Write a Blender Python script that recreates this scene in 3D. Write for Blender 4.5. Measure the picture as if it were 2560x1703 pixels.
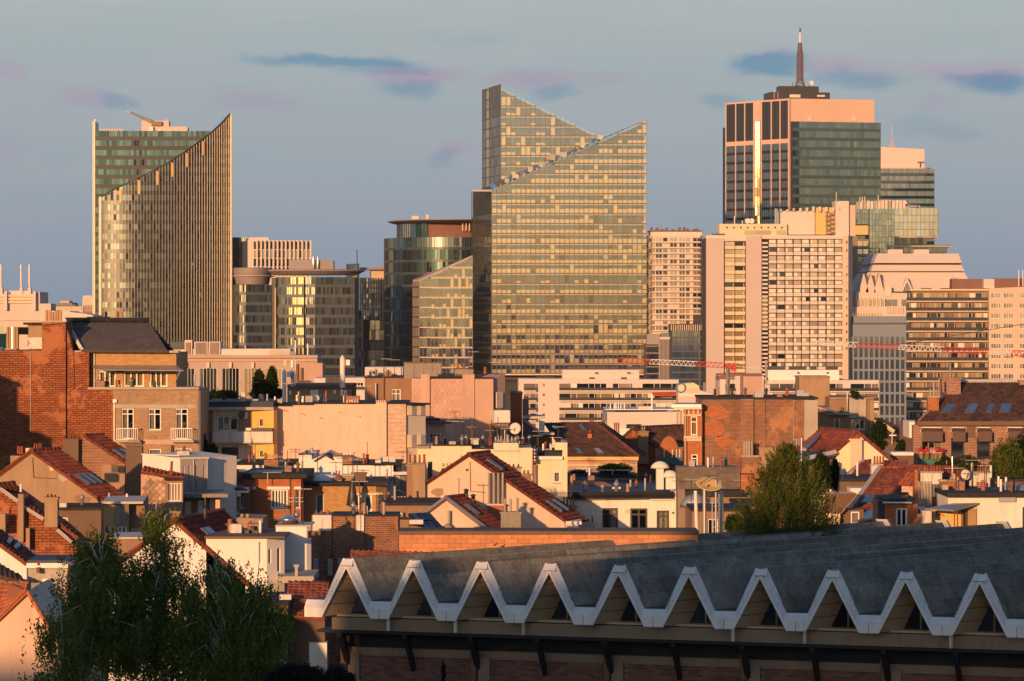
import bpy, math, random
import numpy as np
from mathutils import Vector, Matrix, noise
from mathutils.geometry import tessellate_polygon
random.seed(7); rng = np.random.default_rng(7)
S = bpy.context.scene; COL = S.collection
for o in list(bpy.data.objects): bpy.data.objects.remove(o)
R = math.radians
# ------------------------------------------------------------------ camera
FP, HV, CX, EYE = 8300., 790., 1280., 25.      # focal length, horizon row and centre column in photo pixels; eye height in metres
cam = bpy.data.cameras.new('camera'); co = bpy.data.objects.new('camera', cam); COL.objects.link(co)
co.location = (0, 0, EYE); co.rotation_euler = (R(90), 0, 0)
cam.sensor_width = 36; cam.lens = 36 * FP / 2560; cam.shift_y = -(851.5 - HV) / 2560
cam.clip_start = 1; cam.clip_end = 30000
S.camera = co
# ------------------------------------------------------------------ light
SUN_AZ, SUN_EL = 20., 7.5                      # degrees to the left of straight behind the camera, and above the horizon
sdir = Vector((-math.sin(R(SUN_AZ)) * math.cos(R(SUN_EL)), -math.cos(R(SUN_AZ)) * math.cos(R(SUN_EL)), math.sin(R(SUN_EL))))
sl = bpy.data.lights.new('sun', 'SUN'); sl.energy = 5.0; sl.angle = R(.6); sl.color = (1., .51, .215)
so = bpy.data.objects.new('sun', sl); COL.objects.link(so)
so.rotation_euler = sdir.to_track_quat('Z', 'Y').to_euler(); so.location = (0, -40, 80)
W = bpy.data.worlds.new('World'); S.world = W; W.use_nodes = True
nt = W.node_tree; nt.nodes.clear()
def N(nt, t, **kw):
    n = nt.nodes.new(t)
    for k, v in kw.items():
        if k in n.inputs.keys() if isinstance(k, str) else False: n.inputs[k].default_value = v
        else: setattr(n, k, v)
    return n
def mth(nt, op, a, b=None, c=None, clamp=False):
    n = nt.nodes.new('ShaderNodeMath'); n.operation = op; n.use_clamp = clamp
    for i, x in enumerate((a, b, c)):
        if x is None: continue
        if hasattr(x, 'is_linked'): nt.links.new(x, n.inputs[i])
        else: n.inputs[i].default_value = x
    return n.outputs[0]
def mixc(nt, f, a, b, blend='MIX'):
    n = nt.nodes.new('ShaderNodeMix'); n.data_type = 'RGBA'; n.blend_type = blend
    for s, x in ((0, f), (6, a), (7, b)):
        if hasattr(x, 'is_linked'): nt.links.new(x, n.inputs[s])
        else: n.inputs[s].default_value = x if s == 0 else (*x, 1) if len(x) == 3 else x
    return n.outputs[2]
sky = nt.nodes.new('ShaderNodeTexSky'); sky.sky_type = 'NISHITA'; sky.sun_disc = False
sky.sun_elevation = R(SUN_EL); sky.sun_rotation = R(180 + SUN_AZ); sky.air_density = 1.0; sky.dust_density = 1.5; sky.ozone_density = 3.4; sky.altitude = 60
tc = nt.nodes.new('ShaderNodeTexCoord'); sp = nt.nodes.new('ShaderNodeSeparateXYZ'); nt.links.new(tc.outputs['Generated'], sp.inputs[0])
ay = mth(nt, 'MAXIMUM', sp.outputs[1], .02)
U = mth(nt, 'MULTIPLY_ADD', mth(nt, 'DIVIDE', sp.outputs[0], ay), FP, CX)       # bearing and height of the direction, as slopes
V = mth(nt, 'MULTIPLY_ADD', mth(nt, 'DIVIDE', sp.outputs[2], ay), -FP, HV)
nz = nt.nodes.new('ShaderNodeTexNoise'); nz.inputs['Scale'].default_value = 26; nz.inputs['Detail'].default_value = 5; nz.inputs['Roughness'].default_value = .6
mp = nt.nodes.new('ShaderNodeMapping'); mp.inputs['Scale'].default_value = (1, 1, 2.6); nt.links.new(tc.outputs['Generated'], mp.inputs[0]); nt.links.new(mp.outputs[0], nz.inputs['Vector'])
dn = mth(nt, 'SUBTRACT', nz.outputs[0], .5)
nz2 = nt.nodes.new('ShaderNodeTexNoise'); nz2.inputs['Scale'].default_value = 11; nz2.inputs['Detail'].default_value = 6; nz2.inputs['Roughness'].default_value = .62
mp2 = nt.nodes.new('ShaderNodeMapping'); mp2.inputs['Scale'].default_value = (1, 1, 6); mp2.inputs['Location'].default_value = (3, 1, 2); nt.links.new(tc.outputs['Generated'], mp2.inputs[0]); nt.links.new(mp2.outputs[0], nz2.inputs['Vector'])
Ud = mth(nt, 'MULTIPLY_ADD', dn, 260, U); Vd = mth(nt, 'MULTIPLY_ADD', dn, 95, V)
nz3 = nt.nodes.new('ShaderNodeTexNoise'); nz3.inputs['Scale'].default_value = 70; nz3.inputs['Detail'].default_value = 6; nz3.inputs['Roughness'].default_value = .6; mp3 = nt.nodes.new('ShaderNodeMapping'); mp3.inputs['Scale'].default_value = (1, 1, 3.2); nt.links.new(tc.outputs['Generated'], mp3.inputs[0]); nt.links.new(mp3.outputs[0], nz3.inputs['Vector'])
wis = mth(nt, 'SUBTRACT', nz3.outputs[0], .5)
def blobs(lst):
    tot = None
    for (u0, v0, a, b, s) in lst:
        a *= 1.2; b *= 1.3
        e = mth(nt, 'ADD', mth(nt, 'POWER', mth(nt, 'ABSOLUTE', mth(nt, 'MULTIPLY_ADD', Ud, 1 / a, -u0 / a)), 2.4), mth(nt, 'POWER', mth(nt, 'ABSOLUTE', mth(nt, 'MULTIPLY_ADD', Vd, 1 / b, -v0 / b)), 2.))
        g = mth(nt, 'EXPONENT', mth(nt, 'MULTIPLY', e, -1)); m_ = nt.nodes.new('ShaderNodeMapRange'); m_.interpolation_type = 'SMOOTHSTEP'; m_.inputs[1].default_value = .12; m_.inputs[2].default_value = .95; nt.links.new(mth(nt, 'MULTIPLY_ADD', wis, .7, mth(nt, 'SUBTRACT', g, .1)), m_.inputs[0])
        g = mth(nt, 'MULTIPLY', mth(nt, 'MULTIPLY', m_.outputs[0], mth(nt, 'GREATER_THAN', g, .02)), s)
        tot = g if tot is None else mth(nt, 'ADD', tot, g)
    return mth(nt, 'MINIMUM', mth(nt, 'MULTIPLY', tot, 1.35), 1)
blue = blobs([(800, 147, 210, 14, .7), (930, 165, 120, 18, .45), (1030, 220, 70, 24, .55), (1915, 158, 115, 26, 1.), (300, 258, 40, 18, .4), (1110, 395, 50, 28, .3), (1400, 235, 70, 22, .45), (1790, 248, 55, 18, .35), (2150, 200, 120, 20, .5), (2480, 205, 100, 24, .75), (2330, 330, 90, 30, .25), (1150, 90, 120, 16, .12)])
pink = blobs([(1040, 185, 120, 26, .75), (225, 248, 75, 24, .55), (10, 175, 40, 24, .5), (620, 250, 100, 24, .45), (1130, 375, 75, 24, .4), (1330, 200, 130, 26, .6), (1930, 130, 70, 16, .3), (2120, 175, 130, 24, .5), (2440, 180, 160, 28, .6), (2350, 262, 55, 22, .4), (1530, 205, 60, 26, .35), (20, 380, 80, 26, .25)])
back = mth(nt, 'GREATER_THAN', sp.outputs[1], .05)
er = nt.nodes.new('ShaderNodeValToRGB'); nt.links.new(mth(nt, 'MULTIPLY', sp.outputs[2], 4., clamp=True), er.inputs[0])   # blue band of the evening sky opposite the sun
for i, (p_, c_) in enumerate(((0, (.265, .335, .455)), (.16, (.34, .405, .48)), (.30, (.39, .455, .49)), (.42, (.45, .51, .50)), (1, (.16, .27, .45)))):
    e_ = er.color_ramp.elements[i] if i < 2 else er.color_ramp.elements.new(p_)
    e_.position = p_; e_.color = (*[q / .12 for q in c_], 1)
away = nt.nodes.new('ShaderNodeMapRange'); away.interpolation_type = 'SMOOTHSTEP'; away.inputs[1].default_value = -.25; away.inputs[2].default_value = .65; nt.links.new(sp.outputs[1], away.inputs[0])
base = mixc(nt, mth(nt, 'MULTIPLY', away.outputs[0], .86), sky.outputs[0], er.outputs[0])
elev = mth(nt, 'MULTIPLY', sp.outputs[2], 9., clamp=True)
veil = nt.nodes.new('ShaderNodeValToRGB'); veil.color_ramp.elements[0].position = .42; veil.color_ramp.elements[1].position = .72; nt.links.new(nz2.outputs[0], veil.inputs[0])
base = mixc(nt, mth(nt, 'MULTIPLY', mth(nt, 'MULTIPLY', veil.outputs[0], .85), elev), base, (1.20, 1.05, 1.04), 'MULTIPLY')
c1 = mixc(nt, mth(nt, 'MULTIPLY', mth(nt, 'MULTIPLY', pink, back), 1.), base, (1.06, .80, .97), 'MULTIPLY')
c2 = mixc(nt, mth(nt, 'MULTIPLY', mth(nt, 'MULTIPLY', blue, back), .85), c1, (.36, .66, .90), 'MULTIPLY')
bg = nt.nodes.new('ShaderNodeBackground'); bg.inputs[1].default_value = .12
wo = nt.nodes.new('ShaderNodeOutputWorld'); nt.links.new(c2, bg.inputs[0]); nt.links.new(bg.outputs[0], wo.inputs[0])
vs = S.view_settings; vs.view_transform = 'Standard'; vs.look = 'None'; vs.exposure = 0.0; vs.gamma = 1; vs.use_curve_mapping = False
S.render.engine = 'CYCLES'; cy = S.cycles
cy.max_bounces = 7; cy.diffuse_bounces = 3; cy.glossy_bounces = 3; cy.transparent_max_bounces = 12; cy.transmission_bounces = 4; cy.use_denoising = True
cy.sample_clamp_indirect = 6; cy.caustics_reflective = False; cy.caustics_refractive = False
HAZE = .00004
# ------------------------------------------------------------------ measuring: pixels of the photo to places in the world
VW = [0., 0., 1.]
def vw(ox, oy, k): VW[:] = [ox, oy, k]
def T(x, y): return VW[0] + x * VW[2], VW[1] + y * VW[2]
EYEP = Vector((0, 0, EYE)); UP = Vector((0, 0, 1))
def ray(x, y):
    u, v = T(x, y); return Vector(((u - CX) / FP, 1, (HV - v) / FP))
def cp(Y): return 200 + (Y - 200) * .55 if 200 < Y < 400 else Y   # the house rows stand close together
def at(x, y, Y): return EYEP + ray(x, y) * cp(Y)
def atz(x, y, z):                              # the point seen at x, y that lies at height z
    r = ray(x, y); return EYEP + r * ((z - EYE) / r.z)
class Fac:                                     # an upright plane through pixel column x at depth Y, turned by yaw degrees
    def __init__(s, x, Y, yaw=0, o=None):
        s.yaw = yaw; a = R(yaw); s.d = Vector((math.cos(a), math.sin(a), 0)); s.n = Vector((math.sin(a), -math.cos(a), 0))
        if o is not None: s.o = o.copy()
        else:
            Y = cp(Y); u, _ = T(x, 0); s.o = Vector(((u - CX) / FP * Y, Y, 0))
        s.Y = s.o.y
    def sh(s, off): return Fac(0, 0, s.yaw, o=s.o + s.n * off)
    def p(s, x, y, off=0):
        r = ray(x, y); q = s.o + s.n * off
        return EYEP + r * (s.n.dot(q - EYEP) / s.n.dot(r))
    def sz(s, x, y):
        q = s.p(x, y); return (q - s.o).dot(s.d), q.z
    def w(s, a, z, off=0): return s.o + s.d * a + UP * z + s.n * off
    def left(s, x):                            # the plane at right angles going back from column x on this plane
        q = s.p(x, 0); q.z = 0; f = Fac(0, 0, s.yaw + 90, o=q); return f
# ------------------------------------------------------------------ objects
WM = {}
def link(o, parent, M):
    COL.objects.link(o); WM[o.name] = M
    if parent is not None:
        o.parent = parent; o.matrix_basis = WM[parent.name].inverted() @ M
    else: o.matrix_basis = M
    return o
def tag(o, label=None, cat=None, group=None, kind=None):
    for k, v in (('label', label), ('category', cat), ('group', group), ('kind', kind)):
        if v: o[k] = v
    return o
def thing(name, label, cat, loc, group=None):
    o = bpy.data.objects.new(name, None); o.empty_display_size = .2
    link(o, None, Matrix.Translation((loc[0], loc[1], loc[2] if len(loc) > 2 else 0))); return tag(o, label, cat, group, 'thing')
def mesh(name, vs_, fs, mat, parent=None, smooth=False, kind=None, loc=None, mats=None, midx=None):
    if parent is not None: M = WM[parent.name]
    else: M = Matrix.Translation(loc if loc is not None else (0, 0, 0))
    me = bpy.data.meshes.new(name); inv = M.inverted()
    t = inv.translation
    if isinstance(vs_, np.ndarray):
        if abs(M[0][0] - 1) < 1e-6: vs_ = vs_ + np.array(t)
        me.from_pydata(vs_.tolist(), [], fs if isinstance(fs, list) else fs.tolist())
    else: me.from_pydata([inv @ Vector(v) for v in vs_], [], fs)
    for m in (mats or [mat]): me.materials.append(M_[m] if isinstance(m, str) else m)
    if midx is not None: me.polygons.foreach_set('material_index', midx)
    if smooth: me.polygons.foreach_set('use_smooth', [True] * len(me.polygons))
    me.update()
    o = bpy.data.objects.new(name, me); link(o, parent, M)
    if kind: o['kind'] = kind
    return o
CUBE_V = [(x, y, z) for x in (-.5, .5) for y in (-.5, .5) for z in (-.5, .5)]
CUBE_F = [(0, 1, 3, 2), (4, 6, 7, 5), (0, 4, 5, 1), (2, 3, 7, 6), (0, 2, 6, 4), (1, 5, 7, 3)]
def lathe(prof, n=12):
    v = [(r * math.cos(2 * math.pi * i / n), r * math.sin(2 * math.pi * i / n), z) for r, z in prof for i in range(n)]
    f = [(k * n + i, k * n + (i + 1) % n, (k + 1) * n + (i + 1) % n, (k + 1) * n + i) for k in range(len(prof) - 1) for i in range(n)]
    f += [tuple(range(n - 1, -1, -1)), tuple(range((len(prof) - 1) * n, len(prof) * n))]
    return v, f
SHAPES = {'cube': (CUBE_V, CUBE_F), 'cyl': lathe([(.5, -.5), (.5, .5)], 10),
          'pot': lathe([(.5, -.5), (.46, -.35), (.36, .3), (.42, .34), (.42, .42), (.36, .5)], 10),
          'cowl': lathe([(.3, -.5), (.3, .1), (.5, .16), (.5, .24), (.2, .4), (.1, .5)], 10),
          'flower_pot': lathe([(.32, -.5), (.46, .3), (.5, .3), (.5, .5)], 10),
          'dome': lathe([(.5, -.5), (.47, -.2), (.38, .1), (.25, .35), (.1, .48), (.02, .5)], 16),
          'parasol': lathe([(.06, -.5), (.5, -.42), (.3, .1), (.12, .42), (.03, .5)], 10),
          'tent': ([(-.5, -.5, -.5), (.5, -.5, -.5), (.5, .5, -.5), (-.5, .5, -.5), (-.18, -.18, .5), (.18, -.18, .5), (.18, .18, .5), (-.18, .18, .5)], [(3, 2, 1, 0), (4, 5, 6, 7), (0, 1, 5, 4), (1, 2, 6, 5), (2, 3, 7, 6), (3, 0, 4, 7)]),
          'dish': lathe([(.0, .5), (.15, .46), (.3, .34), (.42, .14), (.5, -.1), (.46, -.14), (.3, .2), (.0, .36)], 18)}
MC = {}
def unit(shape, mat):
    k = (shape, mat)
    if k not in MC:
        me = bpy.data.meshes.new(shape + '_piece'); me.from_pydata(*[SHAPES[shape][0], [], SHAPES[shape][1]]); me.materials.append(M_[mat])
        if shape != 'cube' and shape != 'tent': me.polygons.foreach_set('use_smooth', [len(p.vertices) == 4 for p in me.polygons])
        MC[k] = me
    return MC[k]
def one(name, parent, M, mat, shape='cube', label=None):
    o = bpy.data.objects.new(name, unit(shape, mat)); link(o, parent, M)
    if label: o['label'] = label
    return o
PEND = {}
def pc(parent, name, M, mat, shape='cube'):    # a piece of a thing; made into objects at the end, 300 of one part at most
    PEND.setdefault((parent.name, name), [parent, []])[1].append((M, mat, shape))
def flush(limit=300):
    for (pn, name), (parent, L) in list(PEND.items()):
        if len(L) > limit:
            L.sort(key=lambda q: -(q[0].col[0].xyz.length * q[0].col[2].xyz.length) / max(q[0].translation.y, 1) ** 2)
        for M, mat, shape in L[:limit]: one(name, parent, M, mat, shape)
        rest = L[limit:]
        if rest:
            vs_, fs, mi, ms, n = [], [], [], [], 0
            for M, mat, shape in rest:
                sv, sf = SHAPES[shape]
                if mat not in ms: ms.append(mat)
                A = np.array(M); vs_.append(np.array(sv) @ A[:3, :3].T + A[:3, 3])
                fs += [tuple(i + n for i in f) for f in sf]; mi += [ms.index(mat)] * len(sf); n += len(sv)
            mesh(name, np.concatenate(vs_), fs, None, parent, kind='stuff', mats=ms, midx=mi)
    PEND.clear()
def frame(c, ax, ay, az):                      # matrix from a centre and three scaled axes
    return Matrix(((ax.x, ay.x, az.x, c.x), (ax.y, ay.y, az.y, c.y), (ax.z, ay.z, az.z, c.z), (0, 0, 0, 1)))
def boxm(F, s0, s1, z0, z1, d0, d1, tilt=0):   # box on plane F, metres along and up, d0..d1 outwards
    c = F.w((s0 + s1) / 2, (z0 + z1) / 2, (d0 + d1) / 2)
    n, up, d = F.n, UP, F.d
    if tilt:
        a, b = random.gauss(0, tilt), random.gauss(0, tilt)
        n = (n + F.d * a + UP * b).normalized(); d = (F.d - n * F.d.dot(n)).normalized(); up = d.cross(-n)
        if up.z < 0: up = -up
    return frame(c, d * max(abs(s1 - s0), .004), -n * max(abs(d1 - d0), .004), up * max(abs(z1 - z0), .004))
def rect(F, x0, y0, x1, y1):
    a, zt = F.sz(x0, y0); b, zb = F.sz(x1, y1)
    return a, b, zb, zt
def bx(t, name, F, x0, y0, x1, y1, d0, d1, mat, shape='cube', label=None, now=False):
    a, b, z0, z1 = rect(F, x0, y0, x1, y1); M = boxm(F, a, b, z0, z1, d0, d1)
    if now or label: return one(name, t, M, mat, shape, label)
    pc(t, name, M, mat, shape)
def bar(t, name, P, Q, w, mat, shape='cyl', now=False):
    d = Q - P; L = d.length
    if L < 1e-4: return
    z = d / L
    x = z.orthogonal().normalized(); y = z.cross(x)
    M = frame((P + Q) / 2, x * w, y * w, d)
    if now: return one(name, t, M, mat, shape)
    pc(t, name, M, mat, shape)
def prism(poly, vec):                          # closed solid from a world polygon and an extrusion
    n = len(poly); V_ = [Vector(p) for p in poly] + [Vector(p) + vec for p in poly]
    tri = tessellate_polygon([[Vector(p) for p in poly]])
    f = [tuple(t_) for t_ in tri] + [tuple(i + n for i in reversed(t_)) for t_ in tri]
    f += [(i, (i + 1) % n, n + (i + 1) % n, n + i) for i in range(n)]
    return V_, f
def wall(t, F, top, mat, depth=8, holes=(), zb=0, yb=None, off=0, name='wall', vec=None, rec=.22, label=None):
    """A building volume: front outline top[] (pixels, left to right) closed down to zb, with window openings, extruded back."""
    P = [F.sz(*q) for q in top]
    if F.o.y > 420 and zb == 0: zb = -28        # the far town lies lower
    if yb is not None: zb = F.sz(top[0][0], yb)[1]
    out = P + [(P[-1][0], zb), (P[0][0], zb)]
    hs = []
    for h in holes:
        a, b, z0, z1 = rect(F, *h[:4]); hs.append([(a, z0), (b, z0), (b, z1), (a, z1)])
    loops = [[Vector((a, z, 0)) for a, z in L] for L in [out] + hs]
    flat = [q for L in [out] + hs for q in L]
    V_ = [F.w(a, z, off) for a, z in flat]; f = [tuple(q) for q in tessellate_polygon(loops)]
    n = len(out); k = len(V_); vec = vec if vec is not None else -F.n * depth
    V_ += [F.w(a, z, off) + vec for a, z in out]
    f += [tuple(k + i for i in reversed(q)) for q in tessellate_polygon(loops[:1])]
    f += [(i, (i + 1) % n, k + (i + 1) % n, k + i) for i in range(n)]
    j = n
    for h in hs:
        b = len(V_); V_ += [F.w(a, z, off - rec) for a, z in h]
        f += [(j + i, j + (i + 1) % 4, b + (i + 1) % 4, b + i) for i in range(4)]; j += 4
    o = mesh(name, V_, f, mat, t)
    if label: o['label'] = label
    return o
def bars_mesh(F, L):
    V_, f = [], []
    for (s0, s1, z0, z1, d0, d1) in L:
        b = len(V_)
        V_ += [F.w(s, z, d) for s in (s0, s1) for d in (d0, d1) for z in (z0, z1)]
        f += [tuple(b + i for i in q) for q in CUBE_F]
    return V_, f
def win(t, F, x0, y0, x1, y1, cols=2, fm='white_frame', gl='glass', tr=0, cur=None, off=0, rec=.16, fw=.075, sill='stone_sill', bal=0, rows=1, drop=1., curm='curtain'):
    """A window in its opening: frame, panes, optional transom (tr = share of the height), curtains and sill."""
    a, b, z0, z1 = rect(F, x0, y0, x1, y1); d1 = off - rec + .05; d0 = off - rec - .03
    fw = min(fw, (b - a) / 6)
    L = [(a, a + fw, z0, z1, d0, d1), (b - fw, b, z0, z1, d0, d1), (a + fw, b - fw, z1 - fw, z1, d0, d1), (a + fw, b - fw, z0, z0 + fw, d0, d1)]
    xs = [a + fw + (b - a - 2 * fw) * i / cols for i in range(cols + 1)]
    zs = [z0 + fw + (z1 - z0 - 2 * fw) * i / rows for i in range(rows + 1)]
    if tr: zs = [z0 + fw, z1 - (z1 - z0) * tr, z1 - fw]
    for x in xs[1:-1]: L.append((x - fw * .45, x + fw * .45, z0 + fw, z1 - fw, d0, d1 - .004))
    for z in zs[1:-1]: L.append((a + fw, b - fw, z - fw * .45, z + fw * .45, d0, d1 - .008))
    o = mesh('window', *bars_mesh(F, L), fm, t)
    for i in range(cols):
        for k in range(len(zs) - 1):
            pc(o, 'pane', boxm(F, xs[i] + .01, xs[i + 1] - .01, zs[k] + .01, zs[k + 1] - .01, d0 + .025, d0 + .04, .004), gl)
    if cur:
        for i in range(cols):
            if cur == 'all' or (cur == 'some' and random.random() < .6) or (cur == 'left' and i < (cols + 1) // 2) or (cur == 'right' and i >= cols // 2):
                zt = zs[-1]; zl = zt - (zt - zs[0]) * drop
                V_, f = [], []; n = 14
                for q in range(n + 1):
                    s_ = xs[i] + (xs[i + 1] - xs[i]) * q / n; dd = d0 - .1 - .035 * (q % 2)
                    V_ += [F.w(s_, zl, dd), F.w(s_, zt, dd)]
                    if q: f.append((2 * q - 2, 2 * q, 2 * q + 1, 2 * q - 1))
                mesh('curtain', V_, f, curm, o)
    if sill: pc(t, 'sill', boxm(F, a - .08, b + .08, z0 - .09, z0 - .004, off - rec + .05, off + .07), sill)
    return o
def facade(t, F, top, mat, wins=(), depth=8, **k):
    o = wall(t, F, top, mat, depth, [w[:4] for w in wins], **k)
    for w in wins: win(t, F, *w[:4], off=k.get('off', 0), **(w[4] if len(w) > 4 else {}))
    return o
def slab(t, name, F, x0, x1, y0, y1, over, depth, mat, side=.0):
    a, b, z0, z1 = rect(F, x0, y0, x1, y1)
    return one(name, t, boxm(F, a - side, b + side, z0, z1, -depth, over), mat)
def tiles(t, A, B, C, D, mat='tile_red', tw=.26, cl=.34, name='roof', lift=.05, under=True, stepy=1.):
    """A tiled slope: A eave left, B eave right, C ridge right, D ridge left."""
    A, B, C, D = map(Vector, (A, B, C, D)); e = ((B - A) + (C - D)) * .5; u = ((D - A) + (C - B)) * .5
    n = e.cross(u).normalized()
    if n.z < 0: n = -n
    V_, f = prism([A, B, C, D], -n * .1)
    r = mesh(name, V_, f, mat, t)
    nx = max(1, round(e.length / tw)); ny = max(1, round(u.length / cl))
    nx = min(nx, 120); ny = min(ny, 70)
    prof = [(0., .0), (.22, .052), (.5, .03), (.78, .0), (1.04, .012)]
    vs_, fs = [], []
    A_, B_, C_, D_, n_ = (np.array(q) for q in (A, B, C, D, n))
    def q(s, h): return (A_ * (1 - s) + B_ * s) * (1 - h) + (D_ * (1 - s) + C_ * s) * h
    for j in range(ny):
        for i in range(nx):
            jz = random.uniform(-.012, .012) + .012; sk = random.uniform(-.06, .06) / nx
            b = len(vs_)
            for h, lf in ((j / ny - .12 / ny, .055), ((j + 1) / ny, .015)):
                for ps, pz in prof: vs_.append(q((i + ps) / nx + sk * (1 - lf), h) + n_ * (lift * .2 + (pz + lf) * (tw / .26) + jz))
            for k in range(4): fs.append((b + k, b + k + 1, b + 6 + k, b + 5 + k))
            b2 = len(vs_)
            for ps, pz in prof: vs_.append(q((i + ps) / nx + sk, j / ny - .12 / ny) + n_ * (jz))
            for k in range(4): fs.append((b2 + k, b2 + k + 1, b + k + 1, b + k))
    mesh('roof_tile', np.array(vs_), fs, mat, r, kind='stuff')
    return r
def caps(t, P, Q, mat, r=.14, name='ridge_tile', step=.38):
    d = Q - P; n = max(1, int(d.length / step)); z = d.normalized(); x = z.cross(UP).normalized(); y = x.cross(z)
    for i in range(n):
        a = P + d * (i / n); b = P + d * ((i + 1.08) / n)
        M = frame((a + b) / 2, x * r * 2, y * r * 1.5, (b - a)); pc(t, name, M, mat, 'cyl')
def gable(t, F, Lp, Ap, Rp, wm, tm, vec, yb=None, zb=0, wins=(), over=.25, verge=True, left=True, right=True, ridge=True, tw=.26):
    """A gabled house: gable triangle on plane F at the pixels Lp, Ap, Rp, running back along vec."""
    facade(t, F, [Lp, Ap, Rp], wm, wins, vec=vec, zb=zb, yb=yb)
    l, a, r = F.p(*Lp), F.p(*Ap), F.p(*Rp); out = F.n * over
    up = UP * .09; out_ = []
    for q, ok in ((l, left), (r, right)):
        if not ok: continue
        dn = (q - a).normalized() * .35
        E0, R0 = q + dn + out + up, a + out + up
        E1, R1 = q + dn + vec + up, a + vec + up
        if q is l: rf = tiles(t, E1, E0, R0, R1, tm, tw)
        else: rf = tiles(t, E0, E1, R1, R0, tm, tw)
        if verge: caps(rf, E0 + UP * .05, R0 + UP * .05, tm, .11, 'verge_tile')
        out_.append((E0, E1, R1, R0, rf))
    if ridge: caps(out_[-1][4] if out_ else t, a + out + up * 1.6, a + vec + up * 1.6, tm, .16)
    return out_
def skylight(rf, E0, E1, R1, R0, s, h, w, l, mat='glass_sky', fm='lead'):
    """A roof window at share s along the eave and h up the slope; w, l its size as shares."""
    def q(a, b): return (E0 * (1 - a) + E1 * a) * (1 - b) + (R0 * (1 - a) + R1 * a) * b
    n = (E1 - E0).cross(R0 - E0).normalized()
    if n.z < 0: n = -n
    sk = None
    for nm, k, kl, hh, m in (('skylight', 1., 1., .17, fm), ('pane', .76, .88, .195, mat)):
        P = [q(s + i * w * k / 2, h + j * l * kl / 2) for i, j in ((-1, -1), (1, -1), (1, 1), (-1, 1))]
        o = mesh(nm, *prism(P, n * hh), m, sk or rf); sk = sk or o
def chim(t, F, x0, y0, x1, y1, mat, pots=(), d=.7, off=0, cap='concrete_dirty', pm='pot_red', capo=.06, shape='pot', capy=None, name='chimney'):
    """A chimney stack between the pixels; pots = (x, top y, width) in pixels."""
    G = F.sh(off) if off else F
    a, b, z0, z1 = rect(G, x0, y0, x1, y1)
    c = one(name, t, boxm(G, a, b, z0, z1 - .1, -d, 0), mat)
    if cap: one('chimney_cap', c, boxm(G, a - capo, b + capo, z1 - .1, z1, -d - capo, capo), cap)
    for pt in pots:
        xc, yt, w = pt[:3]; H = G.sh(-d / 2 + (pt[3] if len(pt) > 3 else 0))
        s0, s1, q0, q1 = rect(H, xc - w / 2, yt, xc + w / 2, y0)
        ww = max(s1 - s0, .1)
        one('chimney_pot', c, frame(H.w((s0 + s1) / 2, (z1 + q1) / 2), H.d * ww, -H.n * ww, UP * max(q1 - z1, .1)), pm, shape)
    return c
def pipe(t, F, x, y0, y1, w, mat, off=.08, name='downpipe'):
    H = F.sh(off); a, z1 = H.sz(x, y0); _, z0 = H.sz(x, y1)
    pc(t, name, frame(H.w(a, (z0 + z1) / 2), H.d * w, -H.n * w, UP * (z1 - z0)), mat, 'cyl')
def railing(t, F, x0, y0, x1, y1, off, mat, n=9, name='railing', w=.035):
    a, b, z0, z1 = rect(F, x0, y0, x1, y1)
    L = [(a, b, z1 - .05, z1, off - .03, off + .02), (a, b, z0, z0 + .04, off - .025, off + .015)]
    L += [(a + (b - a) * i / n - w / 2, a + (b - a) * i / n + w / 2, z0 + .04, z1 - .05, off - w / 2, off + w / 2) for i in range(n + 1)]
    for e in (a, b): L.append((e - .02, e + .02, z1 - .05, z1, off - .55, off - .03))
    return mesh(name, *bars_mesh(F, L), mat, t)

def clut(t, F, x0, x1, y, n, dep=(1., 5.), seed=0, mats=('dark_metal', 'zinc', 'white_metal', 'pot_red', 'concrete')):
    """Odds and ends on a roof: vent pipes, cowls, small boxes and aerials."""
    r = random.Random(seed + int(x0 * 7 + y))
    for _ in range(n):
        x = r.uniform(x0, x1); H = F.sh(-r.uniform(*dep)); a, z = F.sz(x, y); q = H.w(a, z); k = r.random(); m = r.choice(mats)
        if k < .3: hh = r.uniform(.35, .9); pc(t, 'vent_pipe', frame(q + UP * hh / 2, H.d * .14, -H.n * .14, UP * hh), m, 'cyl')
        elif k < .5: pc(t, 'roof_cowl', frame(q + UP * .3, H.d * .32, -H.n * .32, UP * .7), r.choice(('zinc', 'rust', 'dark_metal')), 'cowl')
        elif k < .68: w = r.uniform(.3, .7); hh = r.uniform(.2, .5); pc(t, 'roof_box', frame(q + UP * hh / 2, H.d * w, -H.n * w, UP * hh), r.choice(('concrete', 'zinc', 'brick_house', 'white_old')))
        elif k < .8: pc(t, 'chimney_pot', frame(q + UP * .3, H.d * .28, -H.n * .28, UP * .6), r.choice(('pot_red', 'pot_tan', 'pot_dark')), 'pot')
        else:
            hh = r.uniform(1., 1.9); pc(t, 'aerial_pole', frame(q + UP * hh / 2, H.d * .05, -H.n * .05, UP * hh), 'dark_metal', 'cyl')
            for e in range(5): pc(t, 'aerial_element', frame(q + UP * (hh - .08) + H.d * (-.35 + e * .16), H.d * .025, -H.n * .5, UP * .025), 'grey_metal')
            pc(t, 'aerial_boom', frame(q + UP * (hh - .08), H.d * .85, -H.n * .03, UP * .03), 'grey_metal')

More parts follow.
